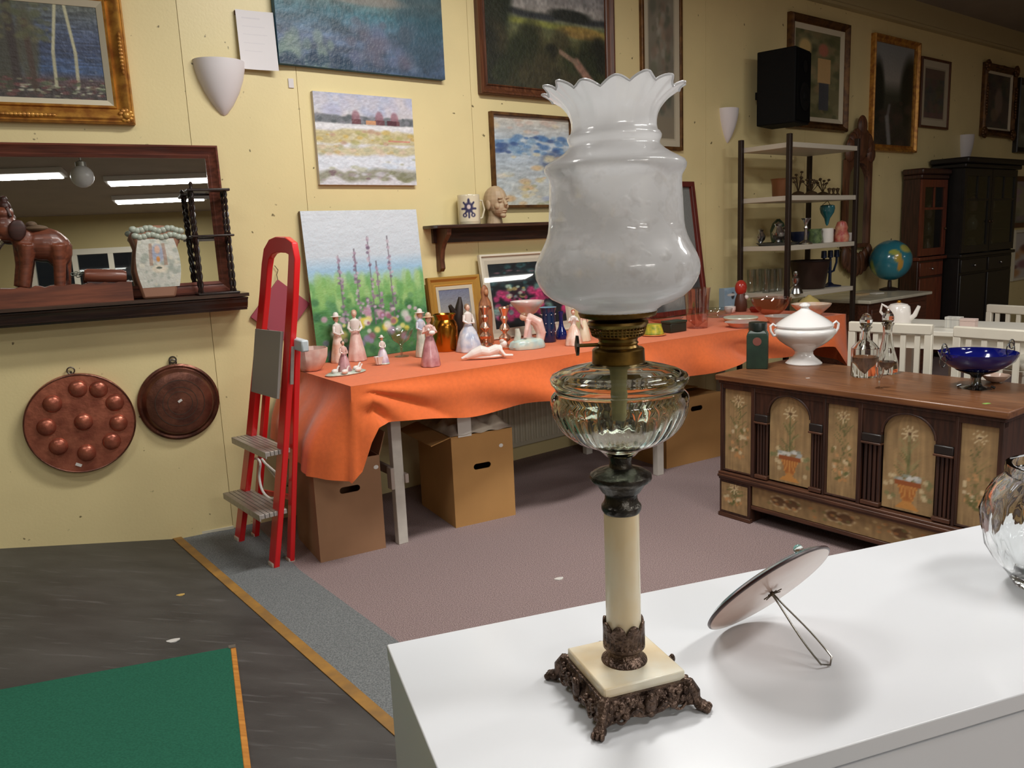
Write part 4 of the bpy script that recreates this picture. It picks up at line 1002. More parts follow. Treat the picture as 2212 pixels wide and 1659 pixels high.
def picture(name, label, geo, fw, D, mf, paint, kind='scoop', liner=0, lm=None, tilt=0, mp=None, pane=False, cat='painting', orn=None):
    c, h, W, z0, H = geo
    t = thing(name, label, cat, (c[0], c[1], z0), h, None, tilt)
    w, hh = W-2*fw, H-2*fw
    MB().sweep_frame(w, hh, frame_prof(fw, D, kind), Matrix.Translation((0, 0, fw))).build('frame', mf, t, ang=25)
    MB().bb(-W/2+.004, W/2-.004, -.004, -.0005, .004, H-.004).build('backing', m_gap, t)
    if liner:
        MB().sweep_frame(w-2*liner, hh-2*liner, [(0, .006), (0, .010), (liner, D*.5), (liner, .004)], Matrix.Translation((0, 0, fw+liner))).build('liner', lm or m_mat, t, ang=25)
    canvas('canvas', paint, w-2*liner+.004, hh-2*liner+.004, mp or m_oil, t, y=-.0075, z=fw+liner-.002)
    if pane: MB().bb(-w/2, w/2, -.0125, -.0105, fw, H-fw).build('pane', m_pane, t, smooth=False)
    if orn:
        k, r = orn
        for sx in (-1, 1):
            for zz in (fw*.45, H-fw*.45):
                ob = MB()
                for j in range(9):
                    a = j*.7; ob.ell((sx*(W/2-fw*.45)+r*.75*math.cos(a), -D*.85, zz+r*.75*math.sin(a)), (r*.42, r*.3, r*.42), None, 8, 6)
                ob.ell((sx*(W/2-fw*.45), -D, zz), (r*.6, r*.4, r*.6), None, 10, 6)
                ob.build('corner_ornament', mf, t)
        for sx in (-1, 1):
            ob = MB()
            for j in range(11): ob.ell((sx*(W/2-fw*.35), -D*.95, H*.5+(j-5)*r*.55), (r*.4*(1-abs(j-5)*.08), r*.3, r*.4), None, 8, 6)
            ob.build('side_ornament', mf, t)
        for zz in (fw*.35, H-fw*.35):
            ob = MB()
            for j in range(13): ob.ell(((j-6)*r*.55, -D*.95, zz), (r*.4, r*.3, r*.42*(1-abs(j-6)*.07)), None, 8, 6)
            ob.build('side_ornament', mf, t)
    return t
# 1 birch lake in a carved gilt frame (runs out of the picture up and left)
c, h, W, z0, H = rect_on((-240, -70), (258, -40), (288, 268), (-200, 262), PA)
random.seed(1); p = Paint(190, 150, (60, 66, 84))
p.vgrad([(0, (88, 92, 84)), (.3, (70, 82, 108)), (.45, (56, 66, 92)), (.7, (62, 84, 120)), (.8, (80, 64, 66)), (1, (66, 60, 58))]); p.rough(.25, 12, 60); p.rough(.15, 60, 60)
p.blob(.42, .55, .10, .5, (66, 62, 44), .85); p.blob(.55, .45, .08, .5, (78, 72, 48), .75)
p.line(.46, 0, .47, .95, .028, (54, 44, 40)); p.line(.55, .2, .57, .92, .02, (70, 54, 44))
for x0_, x1_ in ((.745, .70), (.80, .835)): p.line(x0_, 0, x1_, .5, .011, (186, 182, 150)); p.line(x1_, .5, x1_-.005, .88, .012, (172, 168, 140))
p.dabs(140, (0, 1, .78, 1), .03, [(70, 82, 58), (112, 66, 66), (128, 128, 104), (52, 48, 44), (92, 60, 58)], .7, asp=.5); p.dabs(30, (.3, 1, .85, .95), .02, [(196, 200, 180), (170, 178, 150)], .7, asp=.4)
p.dabs(70, (.2, .7, 0, .4), .03, [(96, 96, 62), (82, 86, 58), (110, 104, 70)], .5)
picture('gilt_painting', 'birch trees by a lake in a carved gilt frame above the mirror', (c, h, W, z0, H), .072, .05, m_gold, p, 'carved', .022, orn=(9, .026))
# 2 unframed blue canvas
c, h, W, z0, H = rect_on((575, -190), (945, -165), (960, 167), (605, 142), PC, .035)
random.seed(2); p = Paint(150, 140, (66, 92, 112)); p.vgrad([(0, (60, 100, 116)), (.35, (70, 110, 122)), (.5, (112, 116, 108)), (.62, (60, 100, 112)), (.8, (84, 100, 124)), (1, (60, 80, 104))]); p.rough(.22, 14, 22); p.rough(.12, 50, 50)
p.dabs(26, (.35, .8, .66, .95), .05, [(108, 116, 136), (92, 100, 128), (96, 92, 108)], .5); p.dabs(16, (.02, .3, .8, 1), .04, [(104, 128, 122), (122, 142, 130)], .6, asp=1.6)
p.dabs(26, (0, .4, .93, 1), .03, [(34, 62, 84), (30, 52, 76)], .7, asp=1.3); p.blob(.86, .6, .2, .4, (44, 74, 88), .6); p.blob(.5, .52, .3, .05, (140, 130, 122), .6)
t = thing('blue_canvas', 'large unframed canvas in blue and teal brushwork', 'painting', (c[0], c[1], z0), h)
canvas('canvas', p, W, H, m_oil, t, y=0, z=0); MB().bb(-W/2, W/2, .0005, .034, 0, H).build('stretcher', mat('teal_edge', (44, 96, 128), .6), t)
# 3 snow field canvas
c, h, W, z0, H = rect_on((675, 202), (887, 208), (902, 398), (692, 401), PC, .022)
random.seed(5); p = Paint(120, 110, (214, 212, 216)); p.vgrad([(0, (176, 182, 206)), (.15, (196, 200, 214)), (.25, (206, 202, 204)), (.4, (220, 220, 224)), (1, (214, 214, 220))])
p.dabs(30, (0, 1, 0, .2), .09, [(160, 172, 208), (206, 200, 206), (190, 186, 204)], .5)
p.band(.24, .33, (112, 116, 122), .02, .012, 14); p.dabs(26, (0, 1, .24, .33), .03, [(84, 92, 96), (140, 140, 150)], .7)
for x in (.4, .64, .8): p.blob(x, .25, .05, .09, (150, 104, 116), .8); p.rect(x-.045, x+.05, .27, .33, (104, 60, 66), .8)
p.rect(.5, .6, .28, .33, (206, 152, 112)); p.rect(.72, .82, .27, .33, (84, 46, 56)); p.band(.33, .38, (226, 226, 230), .02)
p.band(.40, .55, (196, 184, 140), .03, .02); p.dabs(40, (0, 1, .4, .54), .04, [(204, 176, 96), (176, 172, 110), (214, 206, 176), (186, 150, 130)], .7, asp=.6)
p.rect(.72, .95, .49, .51, (206, 130, 116), .8); p.band(.57, .67, (202, 194, 160), .03, .03); p.dabs(26, (0, 1, .57, .68), .04, [(196, 170, 110), (214, 190, 170), (178, 180, 150)], .6, asp=.6)
p.band(.68, .83, (218, 224, 234), .04, .03); p.dabs(16, (.1, 1, .7, .84), .06, [(196, 210, 228), (232, 234, 238), (170, 172, 140)], .6, asp=.4)
p.band(.84, .93, (150, 150, 134), .04, .05); p.dabs(26, (0, 1, .86, .95), .05, [(132, 134, 104), (164, 152, 156), (120, 92, 104), (206, 206, 216)], .7, asp=.5); p.rough(.06, 40, 60)
t = thing('snow_canvas', 'small unframed canvas of snowy fields with red houses', 'painting', (c[0], c[1], z0), h)
canvas('canvas', p, W, H, m_oil, t); MB().bb(-W/2, W/2, .0005, .021, 0, H).build('stretcher', mat('raw_canvas', (216, 206, 196), .8), t)
# 4 landscape with brown frame
random.seed(6); p = Paint(150, 120, (70, 74, 66)); p.vgrad([(0, (96, 100, 118)), (.32, (142, 142, 146)), (.5, (150, 146, 140)), (.56, (110, 116, 84)), (.7, (84, 84, 54)), (1, (46, 46, 34))]); p.rough(.15, 10, 14)
p.band(.5, .54, (54, 58, 60), .02, .02, 5); p.blob(.7, .5, .22, .05, (42, 46, 42)); p.band(.565, .60, (132, 136, 70), .02, .01); p.blob(.12, .3, .13, .5, (38, 44, 34)); p.blob(.05, .55, .12, .4, (42, 46, 34))
p.blob(.8, .60, .25, .05, (150, 120, 66), .8); p.dabs(50, (0, 1, .66, .98), .09, [(40, 46, 30), (54, 58, 36), (34, 36, 28), (62, 58, 40)], .8); p.line(.95, 1, .74, .8, .03, (140, 108, 92)); p.line(.74, .8, .6, .74, .015, (132, 110, 92)); p.rough(.15, 60, 50)
picture('landscape_painting', 'dark landscape with winding path in a brown wooden frame', rect_on((1012, -170), (1312, -170), (1322, 225), (1035, 209), PC), .055, .045, m_brown, p, 'scoop')
# 5 tall narrow print
random.seed(8); p = Paint(60, 200, (150, 144, 128)); p.rough(.06, 6, 16); p.dabs(60, (.15, .85, .3, .85), .12, [(116, 120, 98), (98, 106, 92), (150, 128, 112), (170, 166, 150)], .55); p.dabs(14, (.3, .6, .35, .55), .1, [(196, 190, 176), (176, 150, 130)], .5); p.rect(0, 1, .88, 1, (160, 150, 130))
picture('tall_print', 'tall narrow pale print in a thin gilt frame behind the lamp shade', rect_on((1378, -150), (1468, -140), (1470, 330), (1384, 318), PC), .022, .025, m_goldd, p, 'flat', .05, mp=m_prt, pane=True)
# 6 sea painting
random.seed(10); p = Paint(130, 120, (196, 198, 190)); p.vgrad([(0, (196, 190, 176)), (.25, (180, 192, 200)), (.45, (170, 184, 196)), (1, (190, 192, 182))]); p.rough(.10, 8, 40)
p.dabs(60, (0, 1, .22, .42), .07, [(66, 106, 160), (92, 132, 176), (60, 84, 132), (140, 168, 190)], .75, asp=.4); p.blob(.78, .52, .22, .16, (84, 98, 130), .7); p.dabs(60, (0, 1, .4, 1), .07, [(206, 196, 160), (196, 208, 214), (216, 206, 186), (170, 182, 186), (208, 172, 124)], .6, asp=.4)
p.dabs(16, (.3, 1, .7, 1), .06, [(150, 152, 112), (204, 188, 134), (164, 176, 206)], .6, asp=.4); p.dabs(20, (0, 1, 0, .22), .07, [(210, 196, 168), (190, 200, 206), (206, 180, 166)], .5, asp=.4); p.rough(.06, 30, 70)
picture('seascape_painting', 'pale blue breaking wave painting in a thin dark gilt frame', rect_on((1050, 243), (1228, 252), (1238, 446), (1068, 452), PC), .016, .03, m_goldd, p, 'flat')
# pictures further along the wall
random.seed(11); p = Paint(60, 110, (120, 116, 84)); p.dabs(120, (0, 1, 0, 1), .1, [(92, 96, 62), (140, 136, 100), (74, 78, 54), (150, 130, 96)], .6); p.blob(.22, .2, .16, .12, (206, 178, 120)); p.blob(.62, .2, .13, .09, (176, 112, 90)); p.rect(.5, .78, .3, .58, (206, 168, 116), .9); p.rect(.54, .76, .58, .9, (70, 74, 84), .9); p.rect(.12, .32, .34, .7, (160, 120, 96), .8)
picture('couple_painting', 'painting of two standing figures in a dark gilt frame behind the loudspeaker', rect_on((1697, 27), (1827, 54), (1823, 290), (1700, 273), PC), .06, .05, m_goldd, p, 'carved', .035)
random.seed(12); p = Paint(50, 120, (120, 120, 118)); p.vgrad([(0, (140, 146, 150)), (.35, (160, 156, 150)), (.5, (70, 72, 60)), (1, (52, 46, 40))]); p.blob(.1, .5, .2, .4, (36, 40, 32)); p.blob(.92, .45, .3, .42, (38, 42, 32)); p.dabs(40, (0, 1, .55, 1), .1, [(44, 46, 34), (78, 62, 54), (58, 54, 44)], .7); p.line(.35, .72, .42, .98, .06, (150, 150, 150), .8); p.line(.4, .6, .35, .75, .04, (140, 138, 138), .7)
picture('forest_painting', 'forest stream painting in a tall gilt frame next to the carved mirror', rect_on((1876, 71), (1976, 93), (1975, 334), (1880, 323), PC), .055, .045, m_gold, p, 'scoop')
random.seed(13); p = Paint(50, 80, (120, 112, 104)); p.dabs(70, (0, 1, 0, 1), .12, [(92, 104, 108), (126, 92, 96), (104, 108, 84), (84, 88, 92)], .6); p.rect(0, 1, 0, .2, (140, 110, 100), .7); p.rect(0, 1, .88, 1, (140, 100, 110), .6)
picture('small_print', 'small colourful print with cream mat in a thin brown frame', rect_on((1983, 121), (2048, 134), (2045, 282), (1986, 275), PC), .02, .025, m_brown, p, 'flat', .07, mp=m_prt, pane=True)
random.seed(14); p = Paint(50, 80, (86, 76, 70)); p.dabs(50, (0, 1, 0, 1), .14, [(96, 86, 70), (70, 60, 62), (60, 70, 62)], .6); p.blob(.55, .5, .2, .3, (150, 128, 116), .7); p.blob(.4, .75, .2, .15, (140, 120, 96), .6)
picture('portrait_painting', 'small portrait in a dark ornate carved frame', rect_on((2120, 137), (2190, 147), (2181, 302), (2117, 292), PC), .07, .05, m_goldd, p, 'carved', .02, orn=(5, .05))
p = Paint(40, 70, (110, 112, 100)); p.rough(.3, 6, 10)
picture('dark_framed_picture', 'greenish picture in a heavy black frame beside the ornate portrait', rect_on((2194, 168), (2300, 190), (2290, 345), (2188, 322), PC), .06, .05, mat('black_frame', (34, 26, 24), .4), p, 'scoop')
p = Paint(40, 60, (150, 144, 120)); random.seed(15); p.dabs(50, (0, 1, 0, 1), .14, [(120, 120, 96), (150, 128, 140), (96, 104, 90)], .7)
picture('meadow_print', 'pale meadow print in a brown frame beyond the black display cabinet', rect_on((2186, 385), (2290, 380), (2282, 492), (2184, 486), PC), .05, .03, m_brown, p, 'flat', cat='picture')
p = Paint(40, 60, (196, 190, 186)); random.seed(16); p.dabs(26, (0, 1, .3, 1), .16, [(126, 70, 86), (190, 130, 70), (96, 60, 60)], .7)
picture('flower_print', 'white framed print of red flowers beyond the black display cabinet', rect_on((2186, 496), (2290, 492), (2282, 600), (2184, 598), PC), .03, .03, m_wfr, p, 'flat', cat='picture')
# notice sheet pinned beside the blue canvas
c, h, W, z0, H = rect_on((500, 28), (580, 20), (604, 150), (527, 157), PB, .012)
p = Paint(60, 90, (224, 220, 222))
for k in range(5): p.rect(.15, .6+.2*random.random(), .12+.14*k, .135+.14*k, (204, 200, 206), .6)
t = thing('notice_sheet', 'white paper notice pinned beside the blue canvas', 'paper', (c[0], c[1], z0), h)
canvas('sheet', p, W, H, m_prt, t, fn=lambda u, v: ((u-.5)*W, -.006-.02*abs(u-.3)**2-.012*v, (1-v)*H))
MB().bb(-W/2, W/2, .002, .0115, H-.02, H-.002).build('hanging_strip', m_brown, t)
p_, h = wpt(628, 180, .0, PB); MB().bb(-.012, .012, -.006, 0, -.02, .02).build('wall_tag', mat('paper_tag', (220, 214, 214), .7), loc=(p_[0], p_[1], p_[2]), rz=h)
tag(COL.objects[-1], 'small white tag on the wall under the notice sheet', 'tag')

# ------------------------------------------------------------------ plaster sconces
m_plas = mat('white_plaster', (222, 217, 219), .6)
def sconce(px, y0, y1, hw, pan, label):
    p_, h = wpt(px, (y0+y1)/2, .0, pan); top, _ = wpt(px, y0, 0, pan); bot, _ = wpt(px, y1, 0, pan); k = depth(p_)/F
    t = thing('wall_sconce', label, 'wall lamp', (p_[0], p_[1], bot[2]), h, 'plaster wall sconces'); H = top[2]-bot[2]; r = hw*k
    pr = [(.02, 0), (.16, .04), (.42, .2), (.68, .42), (.88, .66), (.98, .86), (1., 1.)]
    mb = MB(); n = 25
    for dr, rev in ((0, 0), (-.012, 1)):
        v = []; f = []
        for q, zz in pr:
            for j in range(n):
                a = math.pi+math.pi*j/(n-1); rr = max(.003, q*r+dr); v.append((rr*math.cos(a), rr*math.sin(a)*.82, zz*H))
        for i in range(len(pr)-1):
            for j in range(n-1): f.append((i*n+j, i*n+j+1, (i+1)*n+j+1, (i+1)*n+j))
        if rev: f = [x[::-1] for x in f]
        mb.add(v, f)
    m0 = (len(pr)-1)*n; n2 = len(pr)*n
    mb.f += [(m0+j, m0+j+1, n2+m0+j+1, n2+m0+j) for j in range(n-1)]
    mb.build('shade', m_plas, t, ang=60)
    MB().bb(-r*.5, r*.5, -.012, 0, H*.35, H*.8).build('wall_plate', m_plas, t)
sconce(478, 133, 250, 54, PB, 'white plaster half cone sconce beside the notice sheet')
sconce(1571, 235, 309, 27, PC, 'white plaster half cone sconce beside the black loudspeaker')
sconce(2082, 292, 372, 22, PC, 'white plaster half cone sconce above the black display cabinet')

# ------------------------------------------------------------------ loudspeaker
p_, h = wpt(1692, 195, .215, PC); k = depth(p_)/F
zb_s = zat(p_[:2], 272); zt_s = zat(p_[:2], 112)
sp = thing('loudspeaker', 'black loudspeaker box mounted high on the wall', 'loudspeaker', (p_[0], p_[1], zb_s), h+R(12))
m_blk = mat('black_vinyl', (15, 15, 15), .7, bump=.1, scale=300, spec=.15); m_blk2 = mat('speaker_cloth', (9, 9, 9), .9, spec=.1)
Ws, Hs, Ds = .27, zt_s-zb_s, .27
MB().bb(-Ws/2, Ws/2, -Ds/2, Ds/2, 0, Hs).build('enclosure', m_blk, sp, bevel=.008)
MB().bb(-Ws/2+.014, Ws/2-.014, -Ds/2-.012, -Ds/2+.001, .014, Hs-.014).build('grille', m_blk2, sp, bevel=.006)
MB().lathe([(.085, 0), (.095, .006), (.085, .010), (.03, .004), (.02, .012), (.001, .016)], 28, M=Matrix.Translation((0, -Ds/2-.011, Hs*.36)) @ Matrix.Rotation(R(90), 4, 'X')).build('woofer', m_blk, sp)
MB().lathe([(.035, 0), (.04, .005), (.03, .008), (.001, .004)], 20, M=Matrix.Translation((0, -Ds/2-.011, Hs*.76)) @ Matrix.Rotation(R(90), 4, 'X')).build('tweeter', m_blk, sp)
MB().bb(-.03, .03, Ds/2-.002, Ds/2+.055, Hs*.4, Hs*.5).build('bracket', m_blk, sp)

# ------------------------------------------------------------------ mantel shelf, mirror and ornaments
SD = .175
fr_c, _ = wpt(538, 632, SD, PA); ZS = fr_c[2]
e = V2(HA); nA = np.array([math.sin(HA), -math.cos(HA)])
uR = (fr_c[:2]-P0)@e; oS = P0+e*uR
sh_ = thing('mantel_shelf', 'dark walnut mantel shelf with stepped moulding on the yellow wall', 'shelf', (oS[0], oS[1], ZS), HA)
zlo = wpt(540, 668, SD*.8, PA)[0][2]-ZS
prS = [(0, 0), (SD, 0), (SD, -.014), (SD-.006, -.018), (SD-.008, -.024), (SD-.018, -.028), (SD-.022, zlo*.55), (SD-.034, zlo*.78), (SD-.036, zlo*.86), (SD-.048, zlo*.9), (SD-.05, zlo), (0, zlo)]
for (i0, i1, nm, mt) in ((0, 3, 'shelf_board', m_dkw), (3, 11, 'moulding', m_dkw)):
    pp = prS[0:3]+[(0, -.014)] if nm == 'shelf_board' else [(0, -.0142)]+[(q[0], min(q[1], -.0142)) for q in prS[3:]]
    LL = 1.7; mb = MB(); n = len(pp)
    v = [(-LL, -d, z) for d, z in pp]+[(-.004 if nm != 'shelf_board' else 0, -d, z) for d, z in pp]
    mb.add(v, [tuple(range(n)), tuple(range(2*n-1, n-1, -1))]+[(i, i+n, (i+1) % n+n, (i+1) % n) for i in range(n)]); mb.build(nm, mt, sh_, smooth=False)
# mirror
OFFM = .035
c, h, W, z0, H = rect_on((-420, 300), (470, 315), (500, 622), (-400, 640), PA, OFFM)
z1m = z0+H; u1 = ((c-P0)@e)+W/2
Wm = 1.35; fwm = .052; zb_m = ZS+.001; Hm = z1m-zb_m
cm = P0+e*(u1-Wm/2)+nA*.034
mi = thing('mantel_mirror', 'wide mirror in a brown mahogany frame standing on the mantel shelf', 'mirror', (cm[0], cm[1], zb_m), HA, None, -MIR_T)
MB().sweep_frame(Wm-2*fwm, Hm-2*fwm, [(0, .004), (0, .012), (fwm*.25, .02), (fwm*.3, .016), (fwm*.7, .026), (fwm*.85, .034), (fwm, .03), (fwm, 0)], Matrix.Translation((0, 0, fwm))).build('frame', m_maho, mi, ang=25)
m_mir = mat('mirror_silver', (214, 216, 214), .0, 1.0)
MB().bb(-Wm/2+fwm-.003, Wm/2-fwm+.003, -.009, -.005, fwm-.003, Hm-fwm+.003).build('glass', m_mir, mi, smooth=False)
MB().bb(-Wm/2+.004, Wm/2-.004, -.0048, 0, .004, Hm-.004).build('backing', m_dkw, mi)
# carved elephant hauling a log
m_teak = wood('carved_teak', (128, 70, 48), (92, 48, 34), .4, 5, 0, coat=.2); m_teakd = wood('dark_teak', (70, 34, 26), (46, 22, 18), .45, 5, 0)
OE = .122
def el(px, py, off=OE): q, _ = wpt(px, py, off, PA); return q
eo = el(100, 640); eo[2] = ZS
ele = thing('elephant_carving', 'carved teak elephant hauling a log on a wooden plinth', 'carving', (eo[0], eo[1], ZS), HA)
kE = depth(eo)/F
def E_(px, py, y=0.): q = el(px, py); return Vector(((q[:2]-eo[:2])@e, y, q[2]-ZS))
pz = E_(100, 618).z
mb = MB(); mb.grid(lambda u, v: (-.30+u*.30+E_(285, 630).x*u, -.058+.116*v, pz-.004+.003*math.sin(u*31+v*7)), 30, 6)
x1 = E_(285, 630).x
mb = MB(); n = 40; top = [(-.34+(x1+.34)*i/n, pz+.003*math.sin(i*1.7)+.002*math.sin(i*4.1)) for i in range(n+1)]
mb.prism([(-.34, 0), (x1, 0)]+top[::-1], -.050, .040); mb.build('plinth', m_teak, ele, ang=60)
bd = MB()
bd.ell(E_(95, 527), (.084, .054, .063)); bd.ell(E_(126, 540), (.050, .050, .066)); bd.ell(E_(55, 520), (.048, .046, .056)); bd.ell(E_(12, 492), (.046, .040, .052)); bd.ell(E_(8, 462), (.034, .034, .03))
for px, y in ((50, -.026), (40, .026), (128, -.028), (140, .026)):
    a = E_(px+(8 if px < 90 else -4), 528, y); b2 = E_(px+2, 620, y); bd.tube([a, (a+b2)/2+Vector((.003, 0, 0)), b2], [.034, .023, .021], 12)
bd.tube([E_(-8, 500), E_(-24, 540), E_(-34, 580), E_(-44, 606)], [.028, .021, .015, .011], 10)
bd.build('elephant_body', m_teak, ele, remesh=.0042)
for s in (-1, 1): MB().ell(E_(38, 498, s*.046), (.030, .007, .040), rot=(0, .2, 0)).build('ear', m_teakd, ele)
for s in (-1, 1): MB().tube([E_(0, 516, s*.024), E_(-14, 536, s*.026), E_(-24, 538, s*.024)], [.006, .005, .002], 8).build('tusk', mat('ivory', (214, 198, 166), .4), ele)
MB().tube([E_(137, 540), E_(143, 560), E_(146, 590), E_(145, 606)], [.006, .0045, .004, .006], 8).build('tail', m_teakd, ele)
mb = MB(); mb.ell(E_(78, 494), (.042, .048, .014)); mb.ell(E_(68, 486), (.02, .03, .014)); mb.build('saddle_cloth', mat('saddle', (104, 82, 60), .7, var=.2, scale=40), ele)
mb = MB(); mb.ell(E_(10, 446), (.022, .022, .022)); mb.ell(E_(8, 432), (.014, .014, .016)); mb.tube([E_(14, 450, -.02), E_(24, 470, -.034)], [.008, .006], 8); mb.build('mahout', m_teakd, ele, remesh=.003)
a, b2 = E_(182, 595, -.02), E_(272, 597, -.02); rr = 15*kE
MB().tube([a, a+(b2-a)*.08, a+(b2-a)*.5, a+(b2-a)*.92, b2], [rr*.85, rr, rr*1.02, rr, rr*.8], 14).build('log', m_teak, ele)
MB().tube([E_(188, 612, -.02), E_(262, 613, -.02)], [rr*.6, rr*.6], 10).build('log_bearer', m_teakd, ele)
mb = MB()
for k in range(4):
    cpt = E_(157+k*7, 592-(k % 2)*3, -.02); mb.tube([cpt+Vector((.008*math.cos(a), .004*math.sin(a)*(k % 2), .006*math.sin(a)*(1-(k % 2)*.4))) for a in np.linspace(0, 6.28, 11)[:-1]], .0018, 6, closed=True)
mb.build('chain', mat('chain_metal', (116, 122, 110), .5, .6), ele)
# ceramic relief vase
vo = el(340, 622, .12); vo[2] = ZS
va = thing('relief_vase', 'flat ceramic vase with blue and cream relief on the mantel shelf', 'vase', (vo[0], vo[1], ZS), HA)
kV = depth(vo)/F
def VV(px, py): q, _ = wpt(px, py, .12, PA); return ((q[:2]-vo[:2])@e, q[2]-ZS)
out = [(306, 622), (296, 608), (290, 585), (291, 560), (294, 535), (288, 520), (282, 508), (290, 492), (312, 488), (340, 487), (370, 489), (392, 494), (396, 508), (386, 520), (381, 536), (384, 560), (388, 585), (385, 608), (376, 621)]
oc = [VV(*q) for q in out]; oc[0] = (oc[0][0], 0); oc[-1] = (oc[-1][0], 0)
MB().prism(oc, -.026, .026).build('body', mat('terracotta_glaze', (150, 108, 86), .4), va, bevel=.010, ang=50)
cxv, czv = VV(340, 560)
pv = Paint(50, 60, (206, 206, 196)); random.seed(21); pv.dabs(80, (0, 1, 0, 1), .07, [(176, 182, 170), (222, 216, 196), (150, 160, 150)], .6); pv.blob(.5, .3, .2, .22, (150, 160, 190), .8); pv.blob(.5, .22, .08, .1, (214, 176, 156)); pv.blob(.5, .42, .05, .07, (210, 140, 70)); pv.blob(.5, .62, .2, .1, (226, 216, 196)); pv.blob(.5, .6, .08, .03, (90, 100, 90)); pv.rect(.3, .38, .1, .55, (160, 120, 100), .6); pv.rect(.62, .7, .1, .55, (160, 120, 100), .6)
canvas('relief_panel', pv, 1, 1, painted('glazed_relief', .25, .3, .4), va, fn=lambda u, v: (cxv+(u-.5)*86*kV*(.72+.30*math.sin(math.pi*(.1+.75*v))), -.0268-.004*math.sin(math.pi*u)*math.sin(math.pi*v), VV(340, 516+104*v)[1]))
mb = MB()
for k in range(12):
    for dy in (-6, 8): q = VV(288+k*9.3+dy*.4, 502+dy+3*math.sin(k*1.3)); mb.ell((q[0], -.023, q[1]), (.015, .011, .013), None, 10, 7)
mb.build('frilled_collar', mat('grey_green_glaze', (170, 178, 164), .3), va)
# two-tier stand with barley twist posts
so = el(455, 618, .122); so[2] = ZS
stn = thing('twist_stand', 'dark two tier wooden stand with barley twist posts on the mantel shelf', 'stand', (so[0], so[1], ZS), HA)
def SV(px, py): q, _ = wpt(px, py, .122, PA); return ((q[:2]-so[:2])@e, q[2]-ZS)
xl, xr = SV(418, 500)[0], SV(494, 500)[0]; zt2, zm2 = SV(455, 414)[1], SV(455, 512)[1]
m_ebn = wood('ebonised_wood', (46, 30, 26), (28, 18, 16), .35, 6, 2)
for z, th in ((.0, .010), (zm2, .009), (zt2, .011)): MB().bb(xl-.014, xr+.014, -.046, .046, z, z+th).build('tier', m_ebn, stn, bevel=.003)
for x in (xl+.004, xr-.006):
    for y in (-.034, .034):
        for za_, zb2 in ((.010, zm2), (zm2+.009, zt2)):
            n = 26; mb = MB()
            for ph in (0, math.pi): mb.tube([(x+.0042*math.cos(ph+t*20), y+.0042*math.sin(ph+t*20), za_+(zb2-za_)*t) for t in np.linspace(0, 1, n)], .0046, 6)
            mb.build('twist_post', m_ebn, stn)
MB().lathe([(.008, zt2+.011), (.006, zt2+.02), (.009, zt2+.03), (.005, zt2+.038), (.001, zt2+.04)], 12, c=(xl+.004, -.034, 0)).build('finial', m_ebn, stn)

# ------------------------------------------------------------------ copper pans under the shelf
m_cop = mat('beaten_copper', (184, 108, 84), .32, .6, c2=(146, 80, 62), scale=18, bump=.15, bscale=60); m_cop2 = mat('dark_copper', (122, 76, 58), .34, .6, c2=(82, 48, 38), scale=14, bump=.12, bscale=70)
m_tind = mat('tinned_iron', (92, 84, 76), .4, .8)
def pan_(name, label, cx_, cy_, r_, mt, deep):
    q, h = wpt(cx_, cy_, .03, PA); k = depth(q)/F; r = r_*k
    t = thing(name, label, 'pan', (q[0]-nA[0]*.03, q[1]-nA[1]*.03, q[2]), HA, None)
    Mx = Matrix.Rotation(R(90), 4, 'X')
    return t, r, Mx
t, r, Mx = pan_('dimpled_copper_pan', 'large round copper pan with raised domes hung on the yellow wall', 175, 914, 108, m_cop, 0)
MB().lathe([(r*.98, .004), (r, .010), (r, .034), (r*.985, .040), (r*.95, .040), (r*.5, .043), (.001, .044)], 64, M=Mx).build('body', m_cop, t)
MB().tube([(r*.985*math.cos(a), -.041, r*.985*math.sin(a)) for a in np.linspace(0, 6.283, 65)[:-1]], .0035, 6, closed=True).build('rolled_rim', m_cop2, t)
kk = 1/108.
for px, py in ((178, 841), (217, 847), (127, 866), (245, 879), (110, 912), (180, 911), (247, 923), (127, 955), (178, 977), (229, 960)):
    dx, dz = (px-175)*kk*r, -(py-914)*kk*r*1.04; MB().ell((dx, -.043, dz), (.036, .020, .036), None, 18, 10).build('dome', m_cop, t)
mb = MB(); mb.tube([(.014*math.cos(a)-.05*r, -.012, r*1.06+.014*math.sin(a)) for a in np.linspace(0, 6.28, 17)[:-1]], .003, 6, closed=True); mb.build('hanging_ring', m_tind, t)
MB().tube([(-.05*r, -.004, r*.99), (-.05*r, -.014, r*1.04)], .004, 6).build('lug', m_tind, t)
MB().bb(-.012, .012, -.0475, -.0455, -.006, .006, Matrix.Translation((-.03, 0, -r*.82)) @ Matrix.Rotation(.5, 4, 'Y')).build('price_tag', m_scrap, t)
t, r, Mx = pan_('copper_lid_pan', 'small dark copper pan with engraved centre hung near the stepladder', 388, 869, 83, m_cop2, 0)
MB().lathe([(r*.98, .003), (r, .008), (r, .018), (r*.95, .024), (r*.90, .020), (r*.87, .024), (r*.80, .046), (r*.74, .050), (r*.5, .052), (.001, .052)], 64, M=Mx).build('body', m_cop2, t)
for rr in (.3, .42, .6): mb = MB(); mb.tube([(r*rr*math.cos(a), -.0525, r*rr*math.sin(a)) for a in np.linspace(0, 6.28, 33)[:-1]], .0012, 5, closed=True); mb.build('engraved_ring', m_tind, t)
for k, (dx, dz) in enumerate(((-.04, 1.04), (-.035, 1.11))):
    mb = MB(); mb.tube([(dx*r+.014*math.cos(a), -.014+(.006*math.sin(a) if k else 0), r*dz+.013*math.sin(a)) for a in np.linspace(0, 6.28, 15)[:-1]], .0035, 6, closed=True); mb.build('hanging_ring', m_tind, t)
